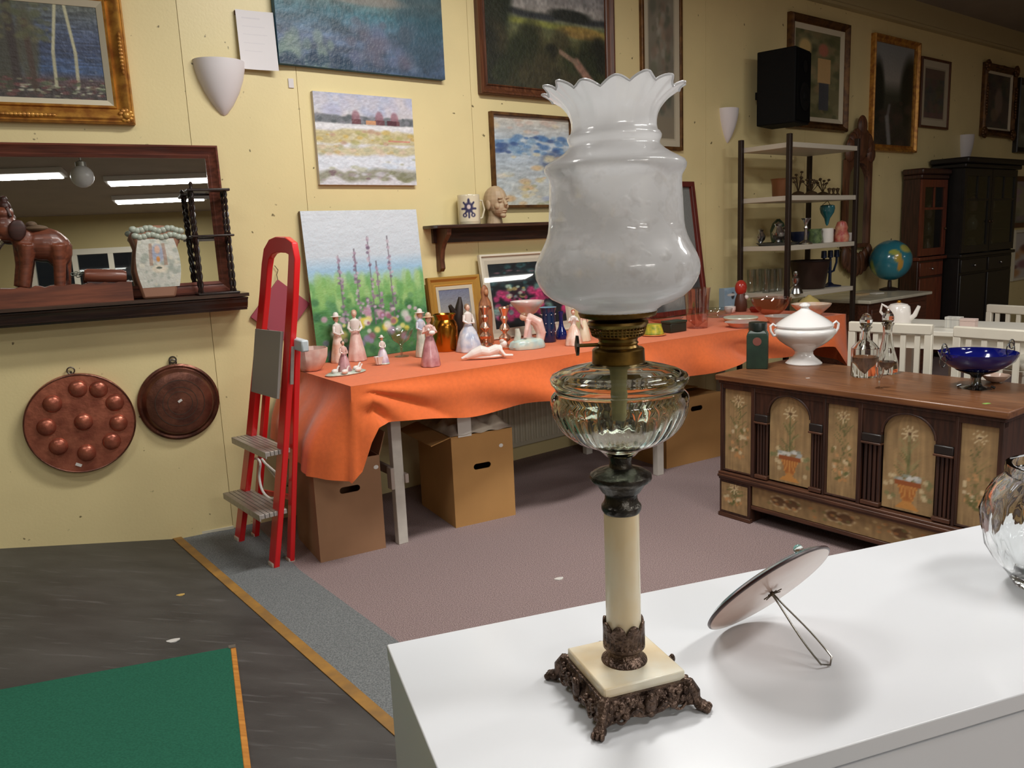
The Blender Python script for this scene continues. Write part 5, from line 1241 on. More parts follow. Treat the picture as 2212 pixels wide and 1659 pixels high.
MB().bb(-.009, .009, -.0545, -.0525, -.005, .005, Matrix.Translation((0, 0, .01)) @ Matrix.Rotation(-.5, 4, 'Y')).build('price_tag', m_scrap, t)
# pink diamond plaque behind the ladder
q, h = wpt(606, 670, .012, PB); k = depth(q)/F; r = 66*k
t = thing('diamond_plaque', 'dusty pink diamond shaped board hung on the wall behind the stepladder', 'board', (q[0], q[1], q[2]), HB)
MB().prism([(0, r), (r*1.0, .02), (0, -r), (-r, -.02)], -.006, .006).build('board', mat('dusty_rose', (158, 70, 84), .6), t, bevel=.002)
MB().tube([(0, 0, r*.98), (-.004, -.004, r*1.15), (.006, 0, r*1.3), (-.008, .002, r*1.45)], .0016, 6).build('hook_wire', m_tind, t)

# ------------------------------------------------------------------ bracket shelf with mug and bust
SD2 = .14
q, h = wpt(945, 486, SD2, PC); ZB = q[2]; e3_ = V2(HC); u0 = (q[:2]-P2)@e3_; oB = P2+e3_*u0
bs = thing('bracket_shelf', 'dark wooden wall shelf with shaped brackets above the orange table', 'shelf', (oB[0], oB[1], ZB), HC)
LB = 1.15
MB().bb(0, LB, -SD2, 0, -.016, 0).build('shelf_board', m_dkw, bs, bevel=.003)
zz = wpt(1080, 516, .02, PC)[0][2]-ZB
MB().bb(.05, LB-.05, -.018, 0, min(-.09, zz), -.016).build('back_rail', m_dkw, bs)
zb2_ = wpt(968, 586, .03, PC)[0][2]-ZB
for x in (.085, LB-.085):
    pts = [(0, -.016), (-SD2+.02, -.016), (-SD2+.025, -.05), (-.075, -.085), (-.05, -.13), (-.04, zb2_*.75), (-.045, zb2_*.93), (-.03, zb2_), (0, zb2_)]
    mb = MB(); v = [(x-.014, y, z) for y, z in pts]+[(x+.014, y, z) for y, z in pts]; n = len(pts)
    mb.add(v, [tuple(range(n)), tuple(range(2*n-1, n-1, -1))]+[(i, i+n, (i+1) % n+n, (i+1) % n) for i in range(n)]); mb.build('bracket', m_brown, bs, bevel=.003)
# mug with blue emblem
q, h = wpt(1014, 474, .08, PC); q[2] = ZB; k = depth(q)/F; r = 24*k; hm = zat(q[:2], 421)-ZB
mg = thing('emblem_mug', 'cream mug with a dark blue emblem on the bracket shelf', 'mug', (q[0], q[1], ZB), HC)
m_cer = mat('cream_ceramic', (214, 204, 176), .25, coat=.3)
MB().shell([(r*.96, 0), (r, .004), (r, hm-.003), (r*.98, hm)], .003, 32).build('cup', m_cer, mg)
MB().tube([(r*.95, 0, hm*.82), (r*1.5, 0, hm*.80), (r*1.72, 0, hm*.5), (r*1.45, 0, hm*.22), (r*.95, 0, hm*.16)], .005, 8).build('handle', m_cer, mg)
pe = Paint(44, 44, (214, 204, 176)); A0 = (44, 40, 78)
for k in range(8): a = k*math.pi/4; pe.line(.5, .5, .5+.34*math.cos(a), .5+.34*math.sin(a), .045, A0)
pe.blob(.5, .45, .24, .24, A0); pe.blob(.5, .43, .11, .11, (214, 196, 190)); pe.blob(.5, .2, .07, .12, A0); pe.blob(.3, .75, .13, .1, A0); pe.blob(.7, .75, .13, .1, A0); pe.blob(.3, .75, .05, .05, (206, 196, 180)); pe.blob(.7, .75, .05, .05, (206, 196, 180))
aC = math.atan2(-(q[1]), -(q[0]))-HC
canvas('emblem', pe, 1, 1, m_prt, mg, fn=lambda u, v: (r*1.012*math.cos(aC+(u-.5)*1.9), r*1.012*math.sin(aC+(u-.5)*1.9), hm*(.95-.86*v)))
# bust
q, h = wpt(1073, 474, .085, PC); q[2] = ZB; k = depth(q)/F; hb = zat(q[:2], 400)-ZB; s = hb/.155
bu = thing('stone_head', 'small beige stone head of a person on the bracket shelf', 'bust', (q[0], q[1], ZB), HC+R(6))
hd = MB()
hd.ell((0, .004*s, .095*s), (.044*s, .055*s, .058*s)); hd.ell((0, -.018*s, .062*s), (.034*s, .036*s, .036*s)); hd.tube([(0, .012*s, 0), (0, .010*s, .03*s), (0, .006*s, .06*s)], [.034*s, .028*s, .03*s], 14)
hd.tube([(0, -.048*s, .094*s), (0, -.060*s, .074*s), (0, -.052*s, .068*s)], [.006*s, .009*s, .007*s], 8)
hd.ell((0, -.049*s, .053*s), (.013*s, .007*s, .004*s)); hd.ell((0, -.047*s, .045*s), (.011*s, .006*s, .004*s)); hd.ell((0, -.040*s, .031*s), (.014*s, .012*s, .010*s))
for sx in (-1, 1):
    hd.ell((sx*.042*s, .004*s, .075*s), (.006*s, .012*s, .020*s)); hd.ell((sx*.018*s, -.046*s, .100*s), (.014*s, .006*s, .004*s)); hd.ell((sx*.018*s, -.044*s, .088*s), (.009*s, .006*s, .005*s)); hd.ell((sx*.024*s, -.032*s, .068*s), (.012*s, .014*s, .014*s))
hd.build('head', mat('beige_stone', (176, 152, 122), .55, var=.08, scale=30), bu, remesh=.0018)
# ------------------------------------------------------------------ things on the orange table
ZC2 = ZT+.004
def ont(px, py): return at(px, py, ZC2)
# flower canvas leaning on the wall
def lean(name, label, bl, br, ytop_l, hd, fw, D, mf, paint, kind='flat', cat='painting', tilt=R(6), wd=None, **kw):
    a, b_ = ont(*bl), ont(*br); c = (a+b_)/2; W = wd or float(np.hypot(*(b_-a)[:2])); zt_ = zat(a[:2], ytop_l)
    return picture(name, label, (c[:2], hd, W, ZC2, (zt_-ZC2)/math.cos(tilt)), fw, D, mf, paint, kind, tilt=-tilt, cat=cat, **kw)
random.seed(30); p = Paint(150, 190, (190, 200, 210)); p.vgrad([(0, (214, 222, 230)), (.3, (204, 216, 226)), (.40, (160, 200, 228)), (.46, (160, 200, 190)), (.52, (140, 190, 120)), (.66, (96, 156, 90)), (1, (62, 118, 74))]); p.rough(.02, 12, 60)
p.dabs(150, (0, 1, .46, .64), .03, [(140, 190, 110), (110, 170, 100), (170, 206, 140)], .6, asp=2.5); p.dabs(150, (0, 1, .6, 1), .04, [(60, 120, 66), (84, 140, 80), (50, 104, 70), (96, 150, 104)], .6)
for x, y0 in ((.25, .3), (.39, .26), (.515, .18), (.69, .18), (.46, .6), (.57, .35)):
    p.line(x+.01, y0, x+.005, .78, .006, (110, 104, 116), .8)
    for k in range(34): yy = y0+(.75-y0)*random.random()**.8; s_ = .007+.055*(yy-y0); p.blob(x+.01+random.uniform(-1, 1)*s_, yy, .015, .012, random.choice([(150, 130, 150), (176, 160, 180), (120, 104, 128), (196, 186, 198)]), .8)
for n, box, cs, r_ in ((16, (.05, .9, .68, .78), [(206, 168, 190), (190, 150, 176), (214, 190, 206)], .03), (18, (.2, .95, .74, .86), [(226, 214, 90), (214, 190, 60), (232, 226, 140)], .035), (22, (.05, .95, .72, .9), [(226, 226, 222), (206, 214, 206), (150, 96, 120), (196, 170, 206)], .034), (20, (0, 1, .86, .98), [(150, 140, 176), (112, 120, 140), (90, 130, 96)], .03)):
    p.dabs(n, box, r_, cs, .85)
a, b_ = ont(694, 786), ont(916, 750)
c = ((a+b_)/2)[:2]; Wf = float(np.hypot(*(b_-a)[:2])); ztf = zat(c, 453)
nC = np.array([math.sin(HC), -math.cos(HC)])
dist = (c-P2)@nC
c = c+nC*(.085-dist)            # foot of the canvas stands 8 cm out from the wall
tF = R(5); t = thing('flower_canvas', 'unframed canvas of a flowering meadow leaning on the wall', 'painting', (c[0], c[1], ZC2), HC, None, -tF)
Hf = (ztf-ZC2)/math.cos(tF); canvas('canvas', p, Wf, Hf, m_oil, t); MB().bb(-Wf/2, Wf/2, .0005, .022, 0, Hf).build('stretcher', wood('stretcher_wood', (120, 92, 60), (96, 70, 44)), t)
def leanw(name, label, TL_, TR_, fw, D, mf, paint, kind='flat', tilt=R(7), off=.1, **kw):
    """frame standing on the table against the wall; width from its top edge, height down to the table"""
    c, h, W, z0, H = rect_on(TL_, TR_, TR_, TL_, PC, .02)
    n = nC; Ht = (z0-ZC2)/math.cos(tilt); foot = c+n*(math.tan(tilt)*(z0-ZC2)+.004+D*.2)
    return picture(name, label, (foot, HC, W, ZC2, Ht), fw, D, mf, paint, kind, tilt=-tilt, **kw)
random.seed(31); p = Paint(60, 60, (120, 120, 130)); p.vgrad([(0, (110, 116, 140)), (.5, (150, 150, 146)), (.7, (176, 160, 120)), (.82, (96, 76, 50)), (1, (70, 54, 38))]); p.dabs(20, (0, 1, .7, 1), .1, [(84, 66, 44), (110, 88, 56)], .6)
leanw('gilt_landscape', 'small dusk landscape in a wide gilt frame leaning behind the figurines', (915, 600), (1027, 595), .05, .03, mat('bright_gilt', (206, 158, 76), .35, .45), p, 'scoop', liner=.018, off=.1)
random.seed(32); p = Paint(90, 120, (24, 34, 40)); p.dabs(90, (0, 1, 0, .5), .05, [(30, 44, 48), (60, 110, 112), (20, 26, 30), (40, 66, 70)], .7); p.dabs(16, (.1, .9, .1, .16), .04, [(160, 110, 120), (90, 84, 90)], .6, asp=.4)
p.dabs(80, (.05, 1, .38, .85), .06, [(214, 70, 130), (206, 60, 120), (60, 20, 40), (170, 40, 96), (24, 26, 30), (120, 170, 160)], .8, asp=1.6); p.dabs(20, (.15, .45, .35, .7), .04, [(190, 214, 190), (206, 186, 120), (20, 20, 24)], .8); p.rough(.2, 40, 50)
leanw('poster_frame', 'dark modern print with pink figures in a wide cream frame under glass', (1028, 552), (1215, 541), .012, .022, m_wfr, p, 'flat', liner=.042, lm=mat('cream_mat', (216, 208, 188), .6), pane=True, mp=m_prt, tilt=R(9))
p = Paint(60, 90, (120, 124, 122)); random.seed(33); p.dabs(60, (0, 1, .5, 1), .1, [(60, 64, 66), (150, 154, 150), (90, 96, 96)], .7)
leanw('red_framed_print', 'grey print in a dark red wooden frame standing behind the lamp', (1330, 396), (1490, 391), .035, .03, wood('red_mahogany', (110, 40, 30), (80, 28, 22), .4, 5, 2), p, 'flat', tilt=R(8), cat='picture')

# ---- figurines
SKIN = mat('porcelain_skin', (222, 186, 164), .3, coat=.2)
def gm(name, c, c2=None): return mat('glaze_'+name, c, .22, coat=.3, c2=c2, scale=26) if c2 else mat('glaze_'+name, c, .22, coat=.3)
def fig(name, label, px, pyb, pyt, dress, top=None, hair=(120, 86, 60), hat=None, wide=1., base=None, rz=0., pose='clasp', lean_=0.):
    q = ont(px, pyb); H = zat(q[:2], pyt)-ZC2
    t = thing(name, label, 'figurine', (q[0], q[1], ZC2), hT+rz, 'porcelain figurines on the orange cloth')
    z0 = 0
    if base: MB().lathe([(.20*H*wide, 0), (.21*H*wide, .02*H), (.19*H*wide, .05*H), (.001, .06*H)], 24, fl=lambda a, t_, z: 1+.08*math.sin(3*a)).build('base', base, t); z0 = .045*H
    h = H-z0; h = h*(.93 if hat else 1.)
    fl = lambda a, t_, z: 1+.07*math.cos(7*a+2*t_)*(1-t_)
    MB().lathe([(.20*h*wide, z0), (.205*h*wide, z0+.02*h), (.175*h*wide, z0+.2*h), (.13*h*wide, z0+.4*h), (.085*h, z0+.54*h), (.07*h, z0+.585*h)], 28, fl=fl).build('skirt', dress, t, ang=60)
    MB().lathe([(.066*h, z0+.57*h), (.078*h, z0+.66*h), (.092*h, z0+.74*h), (.082*h, z0+.79*h), (.035*h, z0+.82*h), (.026*h, z0+.85*h)], 20, M=Matrix.Diagonal((1.1, .85, 1, 1))).build('bodice', top or dress, t)
    hb_ = MB(); hb_.ell((0, -.004*h, z0+.91*h), (.052*h, .058*h, .068*h)); hb_.tube([(0, -.052*h, z0+.915*h), (0, -.066*h, z0+.90*h), (0, -.054*h, z0+.893*h)], .008*h, 6); hb_.lathe([(.03*h, z0+.82*h), (.026*h, z0+.87*h)], 12); hb_.build('head', SKIN, t)
    hm_ = gm('hair_%d_%d_%d' % hair, hair)
    MB().ell((0, .012*h, z0+.925*h), (.058*h, .060*h, .068*h)).build('hair', hm_, t)
    for s in (-1, 1):
        if pose == 'clasp': pts = [(s*.092*h, 0, z0+.76*h), (s*.125*h, -.02*h, z0+.64*h), (s*.075*h, -.105*h, z0+.585*h), (s*.015*h, -.125*h, z0+.60*h)]
        elif pose == 'down': pts = [(s*.092*h, 0, z0+.76*h), (s*.13*h, -.01*h, z0+.62*h), (s*.15*h, -.04*h, z0+.48*h), (s*.14*h, -.07*h, z0+.40*h)]
        else: pts = [(s*.092*h, 0, z0+.76*h), (s*.13*h, -.03*h, z0+.66*h), (s*.07*h, -.11*h, z0+.70*h), (s*.02*h, -.12*h, z0+.78*h)]
        a_ = MB(); a_.tube(pts[:3]+[pts[2]], [.030*h, .028*h, .022*h, .020*h], 8); a_.tube(pts[2:], [.018*h, .014*h], 8); a_.ell(pts[3], .018*h, None, 8, 6); a_.build('arm', top or dress, t)
    if hat:
        MB().lathe([(.11*h, z0+.955*h), (.115*h, z0+.965*h), (.062*h, z0+.975*h), (.056*h, z0+1.02*h), (.03*h, z0+1.05*h), (.001, z0+1.055*h)], 20).build('hat', hat, t)
    return t, h
WHT = gm('white', (232, 226, 220)); PINK = gm('pink', (222, 178, 170), (232, 206, 196)); MAUVE = gm('mauve', (176, 120, 128), (206, 160, 164)); PALEB = gm('pale_blue', (176, 190, 214), (222, 224, 230)); SAGE = gm('sage', (176, 190, 176), (214, 218, 206)); PEACH = gm('peach', (222, 176, 150), (236, 222, 210)); LILAC = gm('lilac', (190, 172, 200), (226, 218, 226))
fig('lady_figurine', 'porcelain lady in peach gown and white bonnet beside the ladder', 733, 782, 672, PEACH, WHT, (150, 104, 60), WHT, .85, rz=.5)
fig('lady_figurine', 'porcelain girl in white shawl seen from behind with pink skirt', 772, 778, 668, PINK, WHT, (206, 160, 140), None, .9, rz=-.4)
t, h = fig('seated_figurine', 'porcelain girl in pink jacket kneeling on a base with white geese', 745, 806, 735, MAUVE, PINK, (110, 100, 84), None, 1.1, SAGE, .2)
g_ = MB()
for k in range(5):
    a = k*1.25+.3; x, y = .42*h*math.cos(a), -.15*h+.30*h*math.sin(a)
    g_.ell((x, y, .12*h), (.12*h, .08*h, .075*h)); g_.tube([(x+.08*h, y, .15*h), (x+.13*h, y, .24*h), (x+.17*h, y, .27*h)], [.035*h, .026*h, .028*h], 8)
g_.build('geese', WHT, t)
MB().lathe([(.56*h, 0), (.58*h, .02*h), (.50*h, .06*h), (.001, .07*h)], 30, c=(0, -.08*h, 0), M=Matrix.Diagonal((1.25, .7, 1, 1))).build('plinth', SAGE, t)
t, h = fig('seated_figurine', 'small seated porcelain girl in a white cap with a fluted white basket', 828, 786, 722, LILAC, WHT, (176, 110, 60), WHT, 1.15, SAGE, .1)
MB().shell([(.10*h, .03*h), (.14*h, .2*h), (.17*h, .32*h)], .004, 20, c=(-.26*h, -.12*h, 0), fl=lambda a, t_, z: 1+.12*math.cos(9*a)).build('basket', WHT, t)
fig('lady_figurine', 'porcelain figure in pale green with a white flower hat behind the mauve lady', 912, 770, 664, SAGE, PALEB, (190, 170, 120), WHT, .7, rz=.3)
t, h = fig('lady_figurine', 'porcelain lady in mauve dress and straw hat holding a lamb', 931, 790, 672, MAUVE, PINK, (120, 76, 60), gm('straw', (206, 172, 140)), .95, None, -.2, 'hold')
l_ = MB(); l_.ell((.02*h, -.13*h, .66*h), (.07*h, .04*h, .045*h)); l_.ell((-.05*h, -.14*h, .72*h), (.028*h, .026*h, .03*h)); l_.build('lamb', WHT, t)
fig('lady_figurine', 'porcelain lady in a wide pale blue and white gown beside the brass pot', 1014, 758, 655, PALEB, WHT, (150, 120, 96), None, 1.35, rz=.1)
fig('lady_figurine', 'porcelain dancer in white and orange to the right of the blue bottle', 1240, 745, 668, PEACH, WHT, (170, 70, 50), None, 1.25, rz=-.5, pose='hold')
fig('lady_figurine', 'pale porcelain figure in a cream dress beside the lamp burner', 1262, 736, 660, gm('cream', (226, 214, 186)), PEACH, (176, 80, 60), None, .9, rz=.2, pose='down')
# reclining white figure
q = ont(1052, 775); k = depth(q)/F
t = thing('reclining_figurine', 'white porcelain reclining figure lying on the orange cloth', 'figurine', (q[0], q[1], ZC2), hT-R(22), 'porcelain figurines on the orange cloth')
b_ = MB(); X = lambda a, z, y=0.: (a*k, y, z*k)
b_.tube([X(-46, 6), X(-30, 12), X(-12, 18), X(4, 14), X(22, 20), X(34, 22)], [5*k, 10*k, 13*k, 11*k, 11*k, 6*k], 12); b_.ell(X(38, 30), 8*k); b_.tube([X(28, 20, -.01), X(38, 6, -.02), X(56, 5, -.02)], [5*k, 4*k, 3*k], 8); b_.tube([X(-44, 8), X(-56, 4)], [5*k, 3*k], 8); b_.ell(X(0, 5), (46*k, .02, 5*k))
b_.build('figure', WHT, t, remesh=.0022)
MB().ell(X(35, 36), (6*k, 6*k, 5*k)).build('hair', gm('pale_hair', (206, 190, 180)), t)
# bridge group
q = ont(1140, 752); k = depth(q)/F
t = thing('group_figurine', 'porcelain group of a bending figure over pale green water', 'figurine', (q[0], q[1], ZC2), hT-R(8), 'porcelain figurines on the orange cloth')
MB().lathe([(40*k, 0), (42*k, 5*k), (38*k, 16*k), (30*k, 20*k), (.001, 22*k)], 30, M=Matrix.Diagonal((1, .6, 1, 1)), fl=lambda a, t_, z: 1+.05*math.sin(7*a)).build('water_base', gm('water', (176, 206, 204), (206, 214, 196)), t)
b_ = MB(); b_.tube([X(30, 8), X(34, 30), X(26, 54), X(6, 66), X(-4, 60)], [8*k, 11*k, 13*k, 10*k, 6*k], 12); b_.tube([X(2, 60, -.012), X(-6, 40, -.02), X(-10, 24, -.02)], [6*k, 5*k, 4*k], 8); b_.build('bending_figure', PINK, t, remesh=.0024)
MB().ell(X(-8, 68), 8*k).build('head', SKIN, t); MB().ell(X(-6, 72), (8*k, 8*k, 6*k)).build('hair', gm('hair_brown', (150, 110, 84)), t)
MB().tube([X(-26, 16), X(-22, 30), X(-24, 44)], [8*k, 7*k, 5*k], 10).build('rock', SAGE, t)
# pale compote behind the group, small tea bowl and pink dish at the left end
def turned(name, label, cat, px, pyb, pts, mt, n=28, shell=True, fl=None, z=None, group=None):
    q = at(px, pyb, z if z is not None else ZC2); zz = q[2]; pr = prof(q[:2], zz, pts); pr[0] = (pr[0][0], 0)
    mb = MB(); mb.shell(pr, .0025, n, fl=fl) if shell else mb.lathe(pr, n, fl=fl)
    o = mb.build(name, mt, loc=tuple(q)); tag(o, label, cat, group); return o
turned('compote', 'white and pink footed compote dish behind the porcelain group', 'dish', 1142, 735, [(737, 22), (733, 20), (728, 8), (700, 7), (682, 8), (674, 20), (662, 30), (655, 36), (650, 37)], gm('compote', (222, 216, 206), (232, 200, 196)))
turned('fluted_dish', 'pale pink fluted dish at the end of the table by the ladder', 'dish', 672, 800, [(803, 18), (799, 20), (786, 30), (770, 36), (752, 38)], gm('rose_dish', (226, 206, 196), (216, 180, 170)), fl=lambda a, t_, z: 1+.05*math.cos(8*a))
m_tg = thinglass('clear_thin_glass', (244, 246, 246), .8); m_pg = thinglass('pink_thin_glass', (250, 232, 228), .6)
turned('glass_compote', 'clear stemmed glass compote standing in front of the flower canvas', 'glass', 868, 770, [(772, 16), (769, 15), (766, 3), (748, 3), (742, 6), (734, 18), (722, 26), (712, 29)], m_tg)
# brass pot with dark feather spray
m_bras = mat('polished_brass', (196, 142, 56), .22, 1., c2=(160, 104, 36), scale=9)
turned('brass_pot', 'shining brass pot with rolled rim behind the mauve lady', 'pot', 964, 757, [(760, 24), (752, 25), (730, 27), (706, 28), (696, 25), (690, 21), (684, 22), (678, 26)], m_bras)
q = tA+np.append(ux_t*.885+uy_t*.645, 0); q[2] = ZC2; k = depth(q)/F
t = thing('dark_figurine', 'dark bronze bird figure standing beside the brass pot', 'figurine', (q[0], q[1], ZC2), hT)
b_ = MB(); b_.lathe([(12*k, 0), (12*k, 6*k), (5*k, 10*k), (4*k, 40*k)], 14); b_.tube([(0, 0, 38*k), (-2*k, 0, 62*k), (4*k, 0, 90*k), (6*k, 0, 108*k)], [9*k, 12*k, 8*k, 3*k], 10); b_.tube([(-2*k, 0, 66*k), (-14*k, 0, 80*k), (-20*k, 0, 92*k)], [6*k, 7*k, 4*k], 8); b_.build('bird', mat('dark_bronze_small', (58, 48, 44), .45, .5), t)
# wooden madonna
q = ont(1052, 742); H = zat(q[:2], 616)-ZC2
t = thing('wooden_madonna', 'slender carved wooden madonna standing among the candlesticks', 'carving', (q[0], q[1], ZC2), hT)
m_mw = wood('light_carved_wood', (176, 116, 76), (140, 84, 52), .5, 5, 2)
MB().lathe([(.13*H, 0), (.14*H, .05*H), (.12*H, .2*H), (.13*H, .5*H), (.11*H, .7*H), (.06*H, .8*H), (.075*H, .88*H), (.06*H, .95*H), (.02*H, 1.*H), (.001, H*1.01)], 20, M=Matrix.Diagonal((1, .7, 1, 1)), fl=lambda a, t_, z: 1+.05*math.cos(5*a)).build('robe', m_mw, t)
MB().ell((0, -.05*H, .88*H), (.04*H, .035*H, .055*H)).build('face', wood('light_face_wood', (196, 140, 100), (176, 120, 84)), t)
MB().tube([(-.07*H, -.05*H, .62*H), (0, -.11*H, .66*H), (.07*H, -.05*H, .62*H)], [.03*H, .028*H, .03*H], 8).build('folded_arms', m_mw, t)
# copper candlesticks
m_ccop = mat('polished_copper', (230, 186, 160), .24, .9)
for px, pyb, pyt, lb in ((1050, 748, 660, 'polished copper baluster candlestick in front of the wooden madonna'), (1092, 752, 662, 'polished copper baluster candlestick next to the porcelain group')):
    q = ont(px, pyb); H = zat(q[:2], pyt)-ZC2
    pr = [(.17, 0), (.18, .03), (.15, .06), (.06, .10), (.05, .14), (.13, .2), (.15, .26), (.10, .32), (.05, .36), (.06, .4), (.13, .46), (.10, .54), (.05, .6), (.07, .66), (.10, .72), (.07, .78), (.09, .86), (.12, .93), (.13, .96), (.10, 1.)]
    tag(MB().lathe([(r*H, z*H) for r, z in pr], 24).build('candlestick', m_ccop, loc=tuple(q)), lb, 'candlestick', 'copper candlesticks')
# blue glass
m_cob = mat('deep_blue_glass', (14, 30, 96), .06, coat=.5); m_tealg = mat('dark_teal_glass', (12, 40, 78), .06, coat=.5)
q = ont(1186, 738)
t = thing('dotted_vase', 'dark blue glass vase with white dots and pale rim', 'vase', tuple(q), hT)
pr = prof(q[:2], ZC2, [(741, 15), (736, 16), (720, 15), (712, 17), (700, 15), (690, 16), (676, 15), (668, 17), (664, 18)]); pr[0] = (pr[0][0], 0); MB().shell(pr, .003, 24).build('body', m_tealg, t)
MB().lathe([(pr[-1][0]*.96, pr[-1][1]-.001), (pr[-1][0]*1.06, pr[-1][1]+.001), (pr[-1][0]*.9, pr[-1][1]+.003)], 24).build('rim', mat('pale_blue_rim', (120, 170, 196), .2), t)
mb = MB()
for k in range(9):
    for zf in (.3, .55, .8): a = k*.7+zf*3; mb.ell((pr[3][0]*.98*math.cos(a), pr[3][0]*.98*math.sin(a), pr[-1][1]*zf), .0028, None, 6, 5)
mb.build('enamel_dots', WHT, t)
turned('blue_bottle', 'narrow necked cobalt blue glass bottle beside the dotted vase', 'bottle', 1213, 732, [(736, 12), (728, 13), (716, 11), (706, 6), (698, 4.5), (682, 4.5), (676, 6), (673, 6)], m_cob)
# objects to the right of the lamp
m_red2 = gm('red', (176, 52, 40))
q = ont(1412, 724); k = depth(q)/F
t = thing('lemon_pot', 'small yellow and green painted pot in front of the dark tin', 'pot', tuple(q), hT); pr = prof(q[:2], ZC2, [(728, 20), (720, 22), (706, 18), (700, 17)]); pr[0] = (pr[0][0], 0)
MB().lathe(pr, 20).build('pot', mat('lemon_glaze', (206, 190, 60), .3, c2=(120, 140, 50), scale=30), t); MB().lathe([(23*k, 0), (27*k, .004), (26*k, .007), (20*k, .006)], 24).build('saucer', mat('orange_glaze', (214, 140, 70), .3), t)
q = ont(1456, 716); k = depth(q)/F
t = thing('tin_box', 'flat dark green tin box beside the lemon yellow pot', 'tin', tuple(q), hT); MB().bb(-24*k, 24*k, -14*k, 14*k, 0, 19*k).build('body', mat('dark_green_tin', (30, 40, 32), .4), t, bevel=.003); MB().bb(-25*k, 25*k, -15*k, 15*k, 19*k, 24*k).build('lid', mat('dark_green_lid', (38, 52, 40), .35), t, bevel=.002)
turned('pink_glass_vase', 'tall pink tinted cut glass vase beside the grey print', 'vase', 1506, 708, [(712, 20), (708, 22), (690, 23), (660, 25), (636, 27), (622, 29)], m_pg, fl=lambda a, t_, z: 1+.03*math.cos(10*a))
turned('pink_glass_dish', 'shallow pink glass dish lying behind the dark tin', 'dish', 1436, 697, [(699, 20), (695, 24), (690, 36), (686, 40)], m_pg)
turned('glass_bowl_low', 'low clear glass bowl beside the pink glass vase', 'bowl', 1550, 684, [(692, 20), (688, 24), (676, 30), (666, 32)], m_tg)
turned('plate_stack', 'green rimmed plates stacked on the orange cloth', 'plates', 1600, 694, [(697, 22), (694, 28), (690, 35), (686, 37), (684, 36)], mat('green_rim_plate', (206, 210, 190), .25), shell=False)
turned('pink_plate', 'pale pink plate under the green rimmed plates', 'plate', 1604, 706, [(700, 24), (697, 34), (695, 38)], gm('pink_plate', (232, 200, 190)), shell=False)
turned('pink_glass_bowl', 'large pink pressed glass bowl near the shelving unit', 'bowl', 1665, 678, [(681, 18), (677, 20), (668, 30), (654, 40), (643, 43)], m_pg, fl=lambda a, t_, z: 1+.04*math.cos(12*a)*t_)
turned('pink_shell_bowl', 'pinkish cream fluted bowl behind the tureen lid', 'bowl', 1752, 682, [(681, 18), (677, 22), (668, 32), (660, 40), (656, 42)], gm('shell_bowl', (226, 190, 160), (232, 212, 196)), fl=lambda a, t_, z: 1+.05*math.cos(9*a)*t_)
turned('white_platter', 'long white oval platter on the orange cloth', 'platter', 1690, 697, [(688, 26), (685, 34), (682, 38)], gm('platter', (226, 222, 216)), shell=False)
turned('cream_dish', 'small yellowish lidded dish behind the shell bowl', 'dish', 1748, 664, [(666, 14), (660, 20), (652, 22), (646, 16), (640, 6), (637, 3)], gm('mustard', (196, 176, 110)), shell=False)
q = ont(1577, 668); k = depth(q)/F; t = thing('blue_picture_box', 'pale blue box with a bird print standing near the shelving unit', 'box', tuple(q), hT-R(6))
MB().bb(-24*k, 24*k, -8*k, 8*k, 0, 46*k).build('box', mat('sky_card', (156, 180, 196), .6), t)
pb = Paint(40, 40, (150, 180, 200)); pb.dabs(10, (0, 1, 0, 1), .2, [(196, 206, 210), (130, 166, 190)], .5); pb.blob(.5, .35, .12, .2, (40, 46, 56)); pb.blob(.4, .3, .3, .08, (214, 216, 214)); canvas('print', pb, 46*k, 44*k, m_prt, t, y=-8.2*k, z=1*k)
q = ont(1600, 672); k = depth(q)/F; t = thing('red_clown', 'small red and brown figure standing by the shelving post', 'figurine', tuple(q), hT)
MB().lathe([(12*k, 0), (14*k, 10*k), (12*k, 26*k), (8*k, 38*k)], 16).build('body', mat('brown_glaze', (86, 50, 36), .4), t); MB().ell((0, 0, 50*k), (14*k, 12*k, 17*k)).build('head', m_red2, t); MB().ell((6*k, -10*k, 30*k), 5*k).build('button', WHT, t)
turned('red_toy', 'small dark red dish beside the stacked plates', 'dish', 1632, 674, [(674, 9), (670, 12), (666, 13), (662, 10)], mat('dark_red_glaze', (130, 40, 34), .35), shell=False)
turned('small_sauce_boat', 'small white cup with gold rim beside the blue box', 'cup', 1577, 676, [(678, 7), (674, 10), (668, 12), (662, 12)], WHT)
# ------------------------------------------------------------------ shelving unit
eC = V2(HC)
bl_ = wpt(1600, 450, .035, PC)[0][:2]*.97
def find_D(p0, pxt, z=1.4, d=nC, hi=1.5):
    lo = 0.
    for _ in range(40):
        m = (lo+hi)/2; q = p0+d*m
        if proj((q[0], q[1], z))[0] < pxt: lo = m
        else: hi = m
    return lo
DU = find_D(bl_, 1703); fl_ = bl_+nC*DU; WU = find_D(fl_, 1848, 1.4, eC, 2.)
un = thing('shelving_unit', 'black metal shelving unit with white shelves against the wall', 'shelf', (fl_[0], fl_[1], 0), HC)
m_post = mat('brown_black_metal', (48, 36, 30), .45, .3); m_shw = mat('white_shelf', (196, 188, 172), .5)
zpt = zat(fl_, 288); ps = .030
for x in (0, WU):
    for y in (0, DU): MB().bb(x-ps/2, x+ps/2, y-ps/2, y+ps/2, 0, zpt).build('post', m_post, un, bevel=.003)
SZ = [zat(fl_, y) for y in (306, 422, 531, 636)]
for z in SZ: MB().bb(.012, WU-.012, -.008, DU+.008, z-.032, z).build('shelf', m_shw, un, bevel=.002)
MB().bb(.012, WU-.012, -.008, DU+.008, .20, .232).build('shelf', m_shw, un, bevel=.002)
